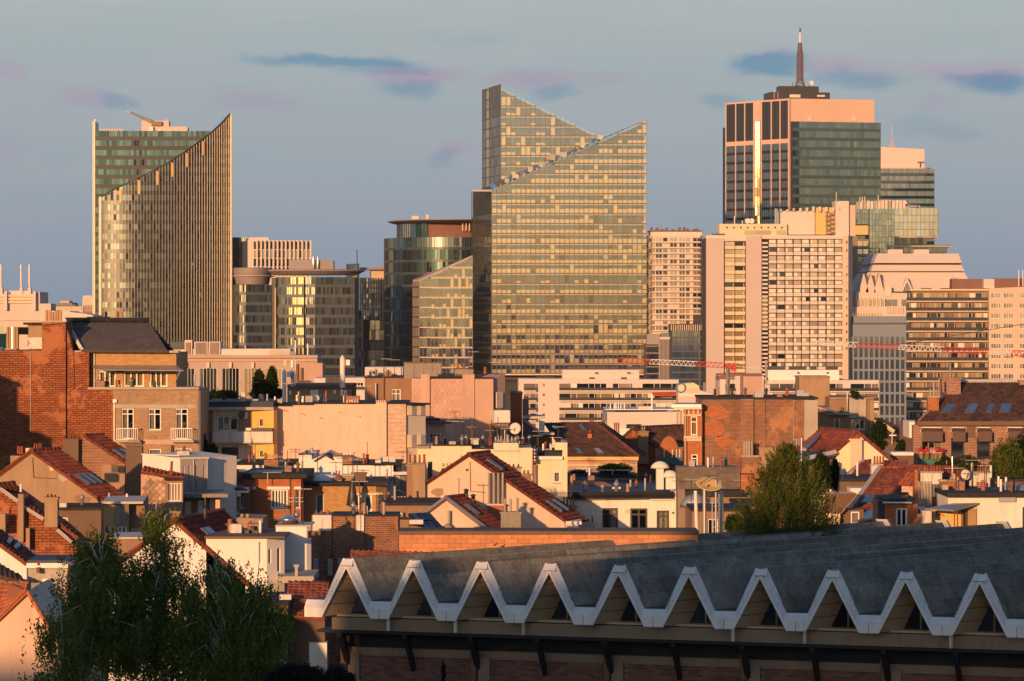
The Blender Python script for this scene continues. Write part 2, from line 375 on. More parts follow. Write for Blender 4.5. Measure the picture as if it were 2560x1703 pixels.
def patch(t, F, x, y, rx, ry, mat, seed=0, off=0.):
    """A repair in the render: a thin irregular skin a few millimetres proud of the wall."""
    r = random.Random(seed + int(x * 3 + y)); n = 14; P = []
    for i in range(n):
        a = 2 * math.pi * i / n; k = r.uniform(.6, 1.15); P.append(F.p(x + math.cos(a) * rx * k, y + math.sin(a) * ry * k, off + .008))
    mesh('render_patch', *prism(P, -F.n * .012), mat, t)
def cable(t, F, pts, mat='dark_metal', w=.035, off=.05, name='cable'):
    for a, b in zip(pts, pts[1:]): bar(t, name, F.p(*a, off), F.p(*b, off), w, mat)
# ------------------------------------------------------------------ materials
M_ = {}
def newmat(name):
    m = bpy.data.materials.new(name); m.use_nodes = True; M_[name] = m; t = m.node_tree
    return t, t.nodes['Principled BSDF'], t.nodes['Material Output']
def rnd(t):                                    # one random number per object and per loose piece
    oi = t.nodes.new('ShaderNodeObjectInfo'); ge = t.nodes.new('ShaderNodeNewGeometry')
    return mth(t, 'FRACT', mth(t, 'ADD', oi.outputs['Random'], ge.outputs['Random Per Island']))
def pos(t, sc=(1, 1, 1)):
    ge = t.nodes.new('ShaderNodeNewGeometry'); mp = t.nodes.new('ShaderNodeMapping'); mp.inputs['Scale'].default_value = sc
    t.links.new(ge.outputs['Position'], mp.inputs[0]); return mp.outputs[0]
def noi(t, vec, scale, detail=4, rough=.6):
    n = t.nodes.new('ShaderNodeTexNoise'); n.inputs['Scale'].default_value = scale; n.inputs['Detail'].default_value = detail; n.inputs['Roughness'].default_value = rough
    t.links.new(vec, n.inputs['Vector']); return n.outputs[0]
def ramp(t, x, a, b):
    n = t.nodes.new('ShaderNodeMapRange'); n.inputs[1].default_value = a; n.inputs[2].default_value = b; t.links.new(x, n.inputs[0]); return n.outputs[0]
def gray(t, x): 
    n = t.nodes.new('ShaderNodeCombineColor')
    for i in range(3): t.links.new(x, n.inputs[i])
    return n.outputs[0]
def sc3(c, k): return tuple(min(1, q * k) for q in c)
def stucco(name, col, rough=.85, var=.18, vscale=.7, fine=.1, stain=.35, scol=None, bump=.15, bs=9., rv=.0, spec=.25, metal=0., sscale=1.):
    t, b, o = newmat(name); P = pos(t)
    k = mth(t, 'MULTIPLY_ADD', noi(t, P, vscale, 5), var * 2, 1 - var)
    k = mth(t, 'MULTIPLY', k, mth(t, 'MULTIPLY_ADD', noi(t, P, bs, 3), fine * 2, 1 - fine))
    if rv: k = mth(t, 'MULTIPLY', k, mth(t, 'MULTIPLY_ADD', rnd(t), rv * 2, 1 - rv))
    c = mixc(t, 1., col, gray(t, k), 'MULTIPLY')
    if stain:
        st = ramp(t, noi(t, pos(t, (2.2 * sscale, 2.2 * sscale, .28 * sscale)), 1., 6, .68), .5, .78)
        c = mixc(t, mth(t, 'MULTIPLY', st, stain), c, scol or sc3(col, .45))
    t.links.new(c, b.inputs['Base Color']); b.inputs['Roughness'].default_value = rough; b.inputs['Specular IOR Level'].default_value = spec; b.inputs['Metallic'].default_value = metal
    if bump:
        bn = t.nodes.new('ShaderNodeBump'); bn.inputs['Strength'].default_value = bump; bn.inputs['Distance'].default_value = .05
        t.links.new(noi(t, P, bs * 1.6, 4), bn.inputs['Height']); t.links.new(bn.outputs[0], b.inputs['Normal'])
    return t
def brick(name, c1, c2, mortar, row=.13, w=.36, msize=.018, stain=.35, var=.25, patch=None, pcol=None, bump=.5, yk=.9):
    t, b, o = newmat(name); ge = t.nodes.new('ShaderNodeNewGeometry'); s = t.nodes.new('ShaderNodeSeparateXYZ'); t.links.new(ge.outputs['Position'], s.inputs[0])
    cb = t.nodes.new('ShaderNodeCombineXYZ'); t.links.new(mth(t, 'MULTIPLY_ADD', s.outputs[1], yk, s.outputs[0]), cb.inputs[0]); t.links.new(s.outputs[2], cb.inputs[1])
    br = t.nodes.new('ShaderNodeTexBrick'); br.inputs['Scale'].default_value = 1; br.inputs['Brick Width'].default_value = w; br.inputs['Row Height'].default_value = row
    br.inputs['Mortar Size'].default_value = msize; br.inputs['Mortar Smooth'].default_value = .3; br.inputs['Bias'].default_value = 0
    t.links.new(cb.outputs[0], br.inputs['Vector'])
    for i, c in ((1, c1), (2, c2), (3, mortar)): br.inputs[i].default_value = (*c, 1)
    P = pos(t); k = mth(t, 'MULTIPLY_ADD', noi(t, P, .55, 6, .65), var * 2, 1 - var)
    k = mth(t, 'MULTIPLY', k, mth(t, 'MULTIPLY_ADD', noi(t, pos(t, (2.4, 2.4, 7)), 1., 2), .7, .65))
    c = mixc(t, 1., br.outputs[0], gray(t, k), 'MULTIPLY')
    if patch:
        pm = ramp(t, noi(t, P, patch, 4, .7), .52, .58); c = mixc(t, mth(t, 'MULTIPLY', pm, .75), c, pcol)
    if stain: c = mixc(t, mth(t, 'MULTIPLY', ramp(t, noi(t, pos(t, (.5, .5, .2)), 1., 6, .7), .5, .75), stain), c, sc3(c1, .3))
    t.links.new(c, b.inputs['Base Color']); b.inputs['Roughness'].default_value = .9; b.inputs['Specular IOR Level'].default_value = .15
    bn = t.nodes.new('ShaderNodeBump'); bn.invert = True; bn.inputs['Strength'].default_value = bump; bn.inputs['Distance'].default_value = .03
    t.links.new(br.outputs[1], bn.inputs['Height']); t.links.new(bn.outputs[0], b.inputs['Normal'])
def glass(name, tint=(.7, .75, .75), fac=.3, rough=.03, gcol=(.95, .95, .95), rv=.25):   # a pane one can look through
    t, b, o = newmat(name); t.nodes.remove(b)
    tr = t.nodes.new('ShaderNodeBsdfTransparent'); tr.inputs[0].default_value = (*tint, 1)
    gl = t.nodes.new('ShaderNodeBsdfGlossy'); gl.inputs[0].default_value = (*gcol, 1); gl.inputs['Roughness'].default_value = rough
    lw = t.nodes.new('ShaderNodeLayerWeight'); lw.inputs[0].default_value = .35
    f = mth(t, 'MULTIPLY_ADD', lw.outputs[0], .8, mth(t, 'MULTIPLY_ADD', rnd(t), rv, fac - rv / 2), clamp=True)
    mx = t.nodes.new('ShaderNodeMixShader'); t.links.new(f, mx.inputs[0]); t.links.new(tr.outputs[0], mx.inputs[1]); t.links.new(gl.outputs[0], mx.inputs[2]); t.links.new(mx.outputs[0], o.inputs[0])
def mirror(name, col, col2, fac=.6, rough=.05, gcol=(.9, .9, .9)):   # coated facade glass: dark body, strong reflection, every pane a little different
    t, b, o = newmat(name); r = rnd(t); t.nodes.remove(b)
    c = mixc(t, r, col, col2); df = t.nodes.new('ShaderNodeBsdfDiffuse'); t.links.new(c, df.inputs[0])
    gl = t.nodes.new('ShaderNodeBsdfGlossy'); gl.inputs[0].default_value = (*gcol, 1); gl.inputs['Roughness'].default_value = rough
    mx = t.nodes.new('ShaderNodeMixShader'); t.links.new(mth(t, 'MULTIPLY_ADD', mth(t, 'FRACT', mth(t, 'MULTIPLY', r, 7.3)), .16, fac - .08), mx.inputs[0])
    t.links.new(df.outputs[0], mx.inputs[1]); t.links.new(gl.outputs[0], mx.inputs[2]); t.links.new(mx.outputs[0], o.inputs[0])
def leaf(name, c1, c2, tr=.35):
    t, b, o = newmat(name); t.nodes.remove(b); P = pos(t)
    f = mth(t, 'FRACT', mth(t, 'ADD', rnd(t), noi(t, P, .5, 2)))
    c = mixc(t, f, c1, c2); c = mixc(t, 1., c, gray(t, mth(t, 'MULTIPLY_ADD', noi(t, P, .9, 3), 1.0, .5)), 'MULTIPLY')
    df = t.nodes.new('ShaderNodeBsdfDiffuse'); tl = t.nodes.new('ShaderNodeBsdfTranslucent'); t.links.new(c, df.inputs[0]); t.links.new(c, tl.inputs[0])
    mx = t.nodes.new('ShaderNodeMixShader'); mx.inputs[0].default_value = tr; t.links.new(df.outputs[0], mx.inputs[1]); t.links.new(tl.outputs[0], mx.inputs[2]); t.links.new(mx.outputs[0], o.inputs[0])
def flat(name, col, rough=.6, metal=0., rv=0., spec=.4): stucco(name, col, rough, .1, 1.2, .06, .15, None, 0, 12, rv, spec, metal)
stucco('pink_stucco', (.72, .53, .42), stain=.4, var=.16, scol=(.40, .27, .20))
stucco('pink_paint', (.78, .53, .41), stain=.4, var=.14, scol=(.45, .30, .24))
stucco('pink_block', (.56, .37, .30), stain=.45, var=.18, rv=.08)
stucco('white_stucco', (.80, .75, .68), stain=.45, var=.12, scol=(.45, .40, .35))
stucco('white_clean', (.84, .81, .77), stain=.25, var=.1, scol=(.42, .38, .34))
stucco('white_old', (.72, .68, .62), stain=.75, var=.2, scol=(.22, .20, .18), sscale=1.6)
stucco('cream_stucco', (.80, .68, .48), stain=.4, var=.12, scol=(.42, .32, .22))
stucco('yellow_stucco', (.80, .50, .16), stain=.2, var=.1)
stucco('tan_stucco', (.38, .26, .165), stain=.45, var=.2)
stucco('brown_stucco', (.30, .19, .125), stain=.4, var=.18)
stucco('dark_brown', (.17, .115, .085), stain=.3, var=.2)
stucco('grey_brown', (.28, .23, .19), stain=.5, var=.2)
stucco('grey_panel', (.33, .30, .31), stain=.12, var=.08)
stucco('concrete', (.44, .40, .35), stain=.5, var=.2)
stucco('concrete_dirty', (.30, .27, .23), stain=.8, var=.3, scol=(.08, .07, .06), sscale=1.8)
stucco('concrete_pale', (.58, .53, .48), stain=.25, var=.1)
stucco('limestone', (.46, .37, .33), stain=.2, var=.1, vscale=.12)
stucco('peeling', (.66, .60, .54), stain=.9, var=.3, scol=(.13, .09, .07), sscale=3.5)
stucco('hotel_wall_dim', (.56, .47, .44), stain=.12, var=.06, vscale=.05, bump=0)  # hotel white toned down: dimmer light on the blank walls put into the colour
stucco('office_shade_blue', (.22, .265, .33), stain=.12, var=.08, vscale=.1, bump=0)  # shadow of the hotel put into the grid office's wall colour
stucco('far_white', (.68, .60, .56), stain=.14, var=.07, vscale=.1, bump=0)
stucco('far_pink', (.70, .55, .50), stain=.18, var=.1, vscale=.1, bump=0)
stucco('far_beige', (.62, .50, .40), stain=.2, var=.12, vscale=.1, bump=0)
stucco('granite_pink', (.68, .47, .38), stain=.08, var=.07, vscale=.08, bump=0)
stucco('dark_brick_far', (.22, .12, .10), stain=.2, bump=0)
stucco('tar', (.028, .028, .032), rough=.75, stain=.4, scol=(.10, .09, .08), var=.3, bump=.3)
stucco('tar_blue', (.05, .06, .08), rough=.6, stain=.3, scol=(.13, .12, .11), var=.3)
stucco('slate', (.055, .045, .045), rough=.65, var=.35, rv=.3, stain=.4, scol=(.12, .09, .07), bump=.4)
stucco('moss_sheet', (.21, .205, .18), rough=.92, var=.65, vscale=.9, fine=.55, stain=.9, scol=(.10, .08, .05), bump=1., bs=6, rv=.28, sscale=.8)
stucco('shed_roof', (.10, .085, .085), rough=.9, var=.4, vscale=1.2, fine=.4, stain=.6, scol=(.20, .17, .15), bump=.6, bs=6, sscale=1.5)
stucco('fascia', (.72, .74, .77), rough=.5, stain=.45, var=.08, scol=(.35, .33, .32), bump=.03)
stucco('fascia_edge', (.80, .80, .79), rough=.5, stain=.35, var=.08, scol=(.35, .28, .2), bump=.03)
stucco('soffit', (.54, .40, .26), rough=.8, stain=.35, var=.15, scol=(.25, .18, .12), sscale=2)
stucco('beam_beige', (.29, .215, .15), rough=.85, stain=.6, var=.2, scol=(.18, .12, .08), sscale=1.5)
stucco('black_paint_shade', (.022, .022, .025), rough=.6, stain=.2, var=.2, bump=.05)  # black of the brackets, and the shadow under the soffit as colour
stucco('rust', (.22, .12, .07), rough=.8, stain=.6, var=.3, scol=(.06, .05, .05), sscale=2)
stucco('tile_maroon', (.15, .045, .033), rough=.75, var=.3, vscale=.9, rv=.3, stain=.4, scol=(.07, .05, .04), bump=.1)
stucco('tile_red', (.21, .058, .036), rough=.75, var=.28, vscale=.9, rv=.3, stain=.3, scol=(.13, .07, .05), bump=.1)
stucco('tile_orange', (.50, .17, .07), rough=.7, var=.2, rv=.2, stain=.25, scol=(.2, .12, .08), bump=.1)
stucco('tile_dark', (.10, .055, .045), rough=.7, var=.3, rv=.35, stain=.3, scol=(.05, .04, .04), bump=.1)
stucco('tile_old', (.27, .085, .05), rough=.85, var=.35, rv=.35, stain=.4, scol=(.12, .09, .06), bump=.1)
stucco('block_orange', (.58, .26, .13), rough=.9, var=.12, rv=.14, stain=.25, scol=(.35, .14, .08))
stucco('block_grey', (.16, .135, .115), rough=.92, var=.25, rv=.2, stain=.4)
stucco('brick_piece', (.20, .095, .075), rough=.9, var=.2, rv=.3, stain=.3, scol=(.1, .07, .06), bump=.3)
stucco('mortar', (.27, .22, .19), rough=.95, var=.2, stain=.3)
brick('brick_red', (.42, .135, .055), (.28, .085, .038), (.115, .055, .035), row=.15, w=.42, msize=.03, stain=.3, patch=.5, pcol=(.46, .19, .09))
brick('brick_old', (.30, .11, .06), (.17, .075, .05), (.34, .24, .17), row=.10, w=.25, msize=.018, stain=.5, patch=.28, pcol=(.50, .25, .12))
brick('brick_mid', (.27, .10, .06), (.17, .07, .05), (.42, .28, .18), row=.1, w=.24, msize=.02, stain=.4)
brick('brick_yellow', (.52, .31, .13), (.45, .26, .11), (.46, .32, .19), row=.11, w=.3, msize=.012, stain=.25, var=.12)
brick('brick_tan', (.42, .27, .165), (.36, .23, .14), (.40, .30, .21), row=.11, w=.3, msize=.012, stain=.3, var=.12)
brick('brick_bright', (.46, .15, .06), (.40, .12, .05), (.42, .26, .16), row=.11, w=.3, msize=.01, stain=.2, var=.1)
brick('brick_house', (.34, .17, .12), (.24, .11, .085), (.44, .32, .25), row=.12, w=.3, msize=.02, stain=.35)
brick('pale_brick', (.64, .46, .35), (.58, .41, .31), (.50, .36, .28), row=.3, w=.9, msize=.02, stain=.25, var=.1)
stucco('wood_slat', (.42, .27, .14), rough=.7, var=.2, stain=.2)
flat('white_frame', (.80, .78, .74), .45); flat('dark_frame', (.06, .05, .05), .5); flat('stone_sill', (.42, .38, .34), .8)
flat('white_metal', (.82, .80, .77), .4); flat('grey_metal', (.38, .39, .40), .4, .5); flat('dark_metal', (.06, .06, .065), .45, .3); flat('zinc', (.34, .36, .39), .45, .55)
flat('lead', (.16, .16, .18), .5, .4); flat('steel_bright', (.70, .68, .64), .25, .9); flat('rail_dark', (.03, .028, .035), .5)
flat('pot_red', (.33, .10, .06), .8, 0, .25); flat('pot_dark', (.07, .045, .04), .8, 0, .3); flat('pot_tan', (.45, .28, .17), .85, 0, .2); flat('pot_grey', (.36, .31, .26), .85, 0, .15)
flat('crane_red', (.55, .07, .04), .5); flat('crane_white', (.78, .72, .66), .5); flat('awning_red', (.62, .10, .035), .8); flat('awning_brown', (.13, .085, .075), .8)
flat('flower_red', (.6, .05, .08), .7); flat('flower_white', (.8, .75, .7), .7); flat('letter_blue', (.05, .16, .30), .5); flat('teal_panel', (.04, .16, .15), .5)
flat('curtain', (.78, .72, .62), .9); flat('curtain_gold', (.75, .55, .22), .9); flat('blind', (.94, .80, .46), .85, 0, .05); flat('ceiling', (.74, .70, .62), .9); flat('interior', (.07, .07, .075), .9); flat('tower_line', (.19, .15, .12), .5, .1, .05); flat('core_dark', (.05, .05, .055), .8)
flat('mast_brown', (.16, .085, .06), .6); flat('mast_white', (.78, .72, .68), .5); flat('dish_white', (.75, .66, .56), .5); flat('gold_panel', (.72, .48, .18), .5); flat('tarp_blue', (.12, .28, .45), .6)
flat('spandrel_beige', (.46, .38, .28), .5, .1, .1); flat('spandrel_dark', (.028, .033, .04), .3, .1, .2); flat('spandrel_blue', (.065, .085, .115), .4, .1, .15); flat('mullion', (.22, .20, .17), .45, .4); flat('mullion_dark', (.05, .055, .06), .4, .3)
flat('fin_cream', (.78, .69, .55), .45); flat('louver', (.03, .035, .05), .5, .2); flat('teal_spandrel', (.06, .105, .105), .3, .1, .15); flat('roof_ash', (.30, .25, .24), .7); flat('cream_band', (.75, .60, .42), .8)
glass('glass', (.85, .87, .88), .12, rv=.12); glass('glass_tower', (.99, .98, .95), .165, .04, (.93, .97, 1.), .035); glass('glass_blue', (.35, .45, .55), .55, .04)
mirror('glass_sky', (.02, .025, .03), (.06, .07, .08), .4, .03); mirror('glass_teal', (.03, .048, .047), (.10, .13, .118), .40, .04, (.86, .93, .92)); mirror('glass_left', (.015, .02, .03), (.04, .046, .06), .5, .06); mirror('glass_dark', (.004, .004, .006), (.016, .016, .02), .09, .05, (.8, .9, 1.))
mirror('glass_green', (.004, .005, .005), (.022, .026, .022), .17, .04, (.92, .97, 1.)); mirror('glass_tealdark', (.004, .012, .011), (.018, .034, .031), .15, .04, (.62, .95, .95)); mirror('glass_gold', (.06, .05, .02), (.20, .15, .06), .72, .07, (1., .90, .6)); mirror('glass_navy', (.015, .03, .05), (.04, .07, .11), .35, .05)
mirror('glass_slate', (.004, .006, .010), (.022, .028, .040), .12, .06, (.70, .85, 1.)); mirror('glass_deep', (.008, .05, .07), (.02, .09, .11), .35, .05); mirror('glass_wing', (.008, .008, .007), (.04, .038, .03), .36, .05); mirror('glass_pale', (.22, .24, .20), (.34, .35, .28), .5, .05)
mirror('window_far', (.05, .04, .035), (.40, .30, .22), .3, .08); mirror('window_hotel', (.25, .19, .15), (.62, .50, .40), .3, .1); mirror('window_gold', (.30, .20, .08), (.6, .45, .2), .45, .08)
leaf('leaf_birch', (.075, .13, .026), (.20, .23, .05)); leaf('leaf_conifer', (.05, .085, .02), (.145, .155, .032), .2); leaf('leaf_dark', (.018, .032, .010), (.045, .062, .016)); leaf('leaf_lilac', (.02, .018, .022), (.05, .05, .045)); leaf('leaf_ivy', (.02, .045, .012), (.06, .09, .02)); leaf('leaf_hedge', (.05, .08, .015), (.11, .13, .025))
stucco('bark', (.55, .50, .43), stain=.8, scol=(.07, .06, .05), sscale=4, var=.2); stucco('bark_dark', (.09, .07, .05), stain=.3)
stucco('ground_dirt', (.12, .11, .095), rough=.95, var=.3, vscale=.05)
def text_mat(): pass
# ------------------------------------------------------------------ far city: helpers
def rgt(F, x, ang=90):                         # side wall going back from column x on F, facing right
    q = F.p(x, 0); q.z = 0; return Fac(0, 0, F.yaw + ang, o=q)
def lft(F, x, ang=-90):                        # side wall ending at column x on F, facing left
    q = F.p(x, 0); q.z = 0; return Fac(0, 0, F.yaw + ang, o=q)
def core(t, pts, mat, name='core', tops=None, z0=0, z1=10, smooth=False):
    n = len(pts); tops = tops or [z1] * n
    if pts[0][1] > 420 and z0 == 0: z0 = -28
    V_ = [Vector((p[0], p[1], z0)) for p in pts] + [Vector((p[0], p[1], z)) for p, z in zip(pts, tops)]
    tri = [tuple(q) for q in tessellate_polygon([[Vector((p[0], p[1], 0)) for p in pts]])]
    f = tri + [tuple(i + n for i in q) for q in tri] + [(i, (i + 1) % n, n + (i + 1) % n, n + i) for i in range(n)]
    return mesh(name, V_, f, mat, t)
def ftop(F, pts):                              # height of the top edge as a function of s
    q = [F.sz(*p) for p in pts]; xs = [a for a, _ in q]; zs = [z for _, z in q]
    return lambda s: float(np.interp(s, xs, zs))
def cells(t, F, a, b, z0, h, nz, nx, gl, sp=None, spf=.28, mull='mullion', mw=.12, off=0., ztop=None, tilt=.003, glf=None, skip=None, spd=.12, mull_every=1, floors=None):
    """Curtain wall on F from a to b: floors of height h, nx panes a floor, spandrel strips and mullions, cut at ztop."""
    w = (b - a) / nx; top = ztop or (lambda s: z0 + nz * h)
    for j in (floors or range(nz)):
        zb = z0 + j * h; zl = zb + h * spf; zh = zb + h
        ok = [i for i in range(nx) if top(a + (i + .5) * w) > zl]
        if not ok: continue
        if sp and spf > 0:
            i0, i1 = ok[0], ok[-1] + 1
            pc(t, 'spandrel', boxm(F, a + i0 * w, a + i1 * w, zb, min(zl, top(a + i0 * w) + .5), off - .1, off + spd), sp(j) if callable(sp) else sp)
        for i in ok:
            if skip and skip(i, j): continue
            s0, s1 = a + i * w, a + (i + 1) * w; t0, t1 = min(zh, top(s0)), min(zh, top(s1))
            g = glf(i, j) if glf else gl
            if t0 >= zh - .01 and t1 >= zh - .01: pc(t, 'pane', boxm(F, s0 + .03, s1 - .03, zl, zh, off - .03, off + .02, tilt), g)
            else:
                V_, f = prism([F.w(s0 + .03, zl, off), F.w(s1 - .03, zl, off), F.w(s1 - .03, max(t1, zl + .02), off), F.w(s0 + .03, max(t0, zl + .02), off)], -F.n * .04)
                mesh('pane', V_, f, g, t)
    if mull:
        for i in range(0, nx + 1, mull_every):
            s = a + i * w; zt = top(min(max(s, a + .01), b - .01))
            if zt > z0: pc(t, 'mullion', boxm(F, s - mw / 2, s + mw / 2, z0, zt, off - .05, off + spd + .06), mull)
def band(t, name, F, x0, x1, y0, y1, d0, d1, mat): bx(t, name, F, x0, y0, x1, y1, d0, d1, mat)
# ------------------------------------------------------------------ ground
gv = [(x, y, z) for y, z in ((-900, 0), (380, 0), (420, -2), (640, -26), (700, -28), (16000, -28)) for x in (-9000, 9000)]
tag(mesh('ground', gv, [(2 * i, 2 * i + 1, 2 * i + 3, 2 * i + 2) for i in range(5)], 'ground_dirt'), 'dark town ground between the houses', None, None, 'structure')
# ------------------------------------------------------------------ glass tower with two slanted tops
vw(1160, 200, .4845)
F = Fac(143, 1280, 3); t = thing('glass_tower', 'tall golden glass tower with two crossing slanted tops, tallest in the centre', 'skyscraper', F.o)
a, _ = F.sz(143, 0); b, _ = F.sz(942, 0); zt = ftop(F, [(143, 572), (942, 205)]); h = 3.86; z0 = 2.6; nz = 27
dark = {9, 7}
def gfl(i, j): return 'glass_tower'
cells(t, F, a, b, z0, h, nz, 32, 'glass_tower', 'tower_line', .11, 'tower_line', .18, 0, zt, .0035)
for j in range(nz + 1):                        # floor slabs, window-side furniture and blinds seen through the panes
    z = z0 + j * h
    ss = [s for s in np.linspace(a + .3, b - .3, 60) if zt(s) > z + .6]
    if ss: pc(t, 'floor_slab', boxm(F, ss[0], b - .3, z - .45, z - .02, -9, -.3), 'ceiling')
    for i in range(32):
        s0 = a + (b - a) * i / 32; s1 = s0 + (b - a) / 32
        if min(zt(s0), zt(s1)) < z + h: continue
        k = random.random(); dk = j in dark or (j == 15 and i > 21) or (j == 14 and i > 24) or (j == 9 and i < 6)
        if dk:
            if k < .22: pc(t, 'blind', boxm(F, s0 + .1, s1 - .1, z + .3, z + h * random.uniform(.3, .6), -.5, -.44), 'blind')
            continue
        if k < .95: pc(t, 'blind', boxm(F, s0 + .04, s1 - .04, z + .4, z + h * (.46 + random.uniform(-.03, .03) + .07 * math.sin(j * 2.1)), -.5, -.44), 'blind')
        if random.random() < .10 + .35 * noise.noise(Vector((i * .3, j * .35, 1.7))): pc(t, 'blind', boxm(F, s0 + .06, s1 - .06, z + h * .5, z + h * .98, -.62, -.56), random.choice(('blind', 'ceiling', 'interior')))
G = F.sh(-6.5); V_, f = prism([G.w(a + .4, 0), G.w(b - .4, 0), G.w(b - .4, zt(b) - 1), G.w(a + .4, zt(a) - 1)], -F.n * .3); mesh('core_wall', V_, f, 'interior', t)
# left flank of the front volume
L = lft(F, 143, -83); la, _ = L.sz(41, 0); zl = L.sz(41, 577)[1]
cells(t, L, la, 0, z0, h, 16, 14, 'glass_wing', 'spandrel_dark', .22, 'mullion_dark', .2, 0, lambda s: zl, .003)
p0, p1, p2 = L.w(la, 0), F.w(b, 0), F.w(a, 0)
core(t, [(L.w(la, 0, -.4) + F.d * .2)[:2], (p2 - F.n * 9.3 + F.d * .6)[:2], (p1 - F.n * 9.3 - F.d * .4)[:2], (p1 - F.n * 40 - F.d * .4)[:2], (L.w(la, 0, -.4) + F.d * 6)[:2]], 'core_dark', 'core', [zl - .3, zl - .3, zt(b) - 1, zt(b) - 1, zl - .3])
Q = [F.w(a, zt(a) + .1, .1), F.w(b, zt(b) + .1, .1), F.w(b, zt(b) + .6, -16), F.w(a, zt(a) + 3.2, -16)]
V_, f = prism(Q, Vector((0, 0, -.3))); mesh('slanted_roof', V_, f, 'glass_blue', t)
for k in range(26):                            # skylight ribs and ledge along the slanted roof
    s = a + (b - a) * (k + .5) / 26; pc(t, 'roof_rib', boxm(F, s - .1, s + .1, zt(s) + .1, zt(s) + 1.1, -1.2, -.2), 'steel_bright')
for (x, y, w, hh) in ((330, 465, 26, 16), (385, 440, 34, 18), (440, 403, 30, 20), (495, 388, 36, 14), (600, 340, 26, 18), (250, 497, 30, 12), (210, 520, 22, 12), (690, 297, 30, 12)):
    H = F.sh(-1.6); bx(t, 'roof_lantern', H, x, y - hh, x + w, y + 10, -2, 0, 'window_gold' if w % 4 else 'zinc')
band(t, 'edge_trim', F, 41, 143, 566, 576, -3, .3, 'zinc')
# rear volume
B = F.sh(-17); ba, _ = B.sz(190, 0); bb, _ = B.sz(700, 0); zr = ftop(B, [(190, 42), (700, 292)])
cells(t, B, ba, bb, z0, h, 32, 20, 'glass_tower', 'tower_line', .11, 'tower_line', .18, 0, zr, .003, floors=range(13, 32))
for j in range(13, 33):
    z = z0 + j * h; ss = [s for s in np.linspace(ba + .3, bb - .3, 40) if zr(s) > z + .4]
    if ss: pc(t, 'floor_slab', boxm(B, ba + .3, ss[-1], z - .45, z - .02, -5, -.3), 'ceiling')
    for i in range(20):
        s0 = ba + (bb - ba) * i / 20; s1 = s0 + (bb - ba) / 20
        if min(zr(s0), zr(s1)) > z + h and random.random() < .75: pc(t, 'blind', boxm(B, s0 + .1, s1 - .1, z + .4, z + h * random.choice((.35, .4, .9)), -.5, -.44), random.choice(('blind', 'interior', 'blind')))
G = B.sh(-5.2); V_, f = prism([G.w(ba, 30), G.w(bb, 30), G.w(bb, zr(bb) - .5), G.w(ba, zr(ba) - .5)], -F.n * .3); mesh('core_wall', V_, f, 'interior', t)
L2 = lft(B, 190, -80); q0, _ = L2.sz(95, 0); q1, zq = L2.sz(95, 50); zq2 = zr(ba)
cells(t, L2, q0, 0, z0, h, 32, 8, 'glass_wing', 'spandrel_dark', .12, 'mullion', .2, 0, lambda s: zq, .003, floors=range(13, 32), glf=lambda i, j: 'spandrel_blue' if j > 25 and i not in (2,) else ('glass_gold' if i == 2 else 'glass_wing'))
core(t, [L2.w(q0, 0, -.3)[:2], (B.w(ba, 0) - F.n * 5.6 + F.d * .4)[:2], (B.w(bb, 0) - F.n * 5.6)[:2], (B.w(bb, 0) - F.n * 30)[:2], (L2.w(q0, 0, -.3) + F.d * 8)[:2]], 'core_dark', 'core', [zq - .3, zr(ba) - .5, zr(bb) - .5, zr(bb) - .5, zq - .3], z0=20)
# ------------------------------------------------------------------ low glass wing beside it
vw(560, 500, .297)
F = Fac(1645, 1262, 3); t = thing('glass_wing', 'golden glass block with a rising slanted roof, left of the central tower', 'building', F.o)
a, b = F.sz(1645, 0)[0], F.sz(2092, 0)[0]; zt = ftop(F, [(1645, 690), (2092, 478)])
cells(t, F, a, b, 1.5, 3.8, 17, 14, 'glass_tower', 'cream_band', .09, 'mullion', .14, 0, zt, .003, spd=.3)
for j in range(17):
    z = 1.5 + j * 3.8; ss = [s for s in np.linspace(a + .3, b - .3, 40) if zt(s) > z + .4]
    if ss: pc(t, 'floor_slab', boxm(F, ss[0], b - .2, z - .4, z, -6, -.3), 'ceiling')
    for i in range(14):
        s0 = a + (b - a) * i / 14; s1 = s0 + (b - a) / 14
        if zt(s0) > z + 3.8 and random.random() < .6: pc(t, 'blind', boxm(F, s0 + .1, s1 - .1, z + .3, z + random.choice((1.3, 1.5, 3.3)), -.5, -.44), random.choice(('blind', 'interior')))
G = F.sh(-6.2); V_, f = prism([G.w(a, 0), G.w(b, 0), G.w(b, zt(b) - .4), G.w(a, zt(a) - .4)], -F.n * 8); mesh('core', V_, f, 'interior', t)
L = lft(F, 1645, -70); la = L.sz(1590, 0)[0]; cells(t, L, la, 0, 1.5, 3.8, 17, 3, 'glass_wing', 'spandrel_dark', .15, 'mullion', .14, 0, lambda s: zt(a), .003)
V_, f = prism([L.w(la, 0, -.3), L.w(0, 0, -.3), L.w(0, zt(a), -.3), L.w(la, zt(a), -.3)], F.d * 4); mesh('core', V_, f, 'core_dark', t)
V_, f = prism([L.w(la, zt(a) + .8), F.w(a, zt(a) + .8, .4), F.w(b, zt(b) + .6, .4), F.w(b, zt(b) + .6, -8)], Vector((0, 0, -.7))); mesh('roof_edge', V_, f, 'limestone', t)
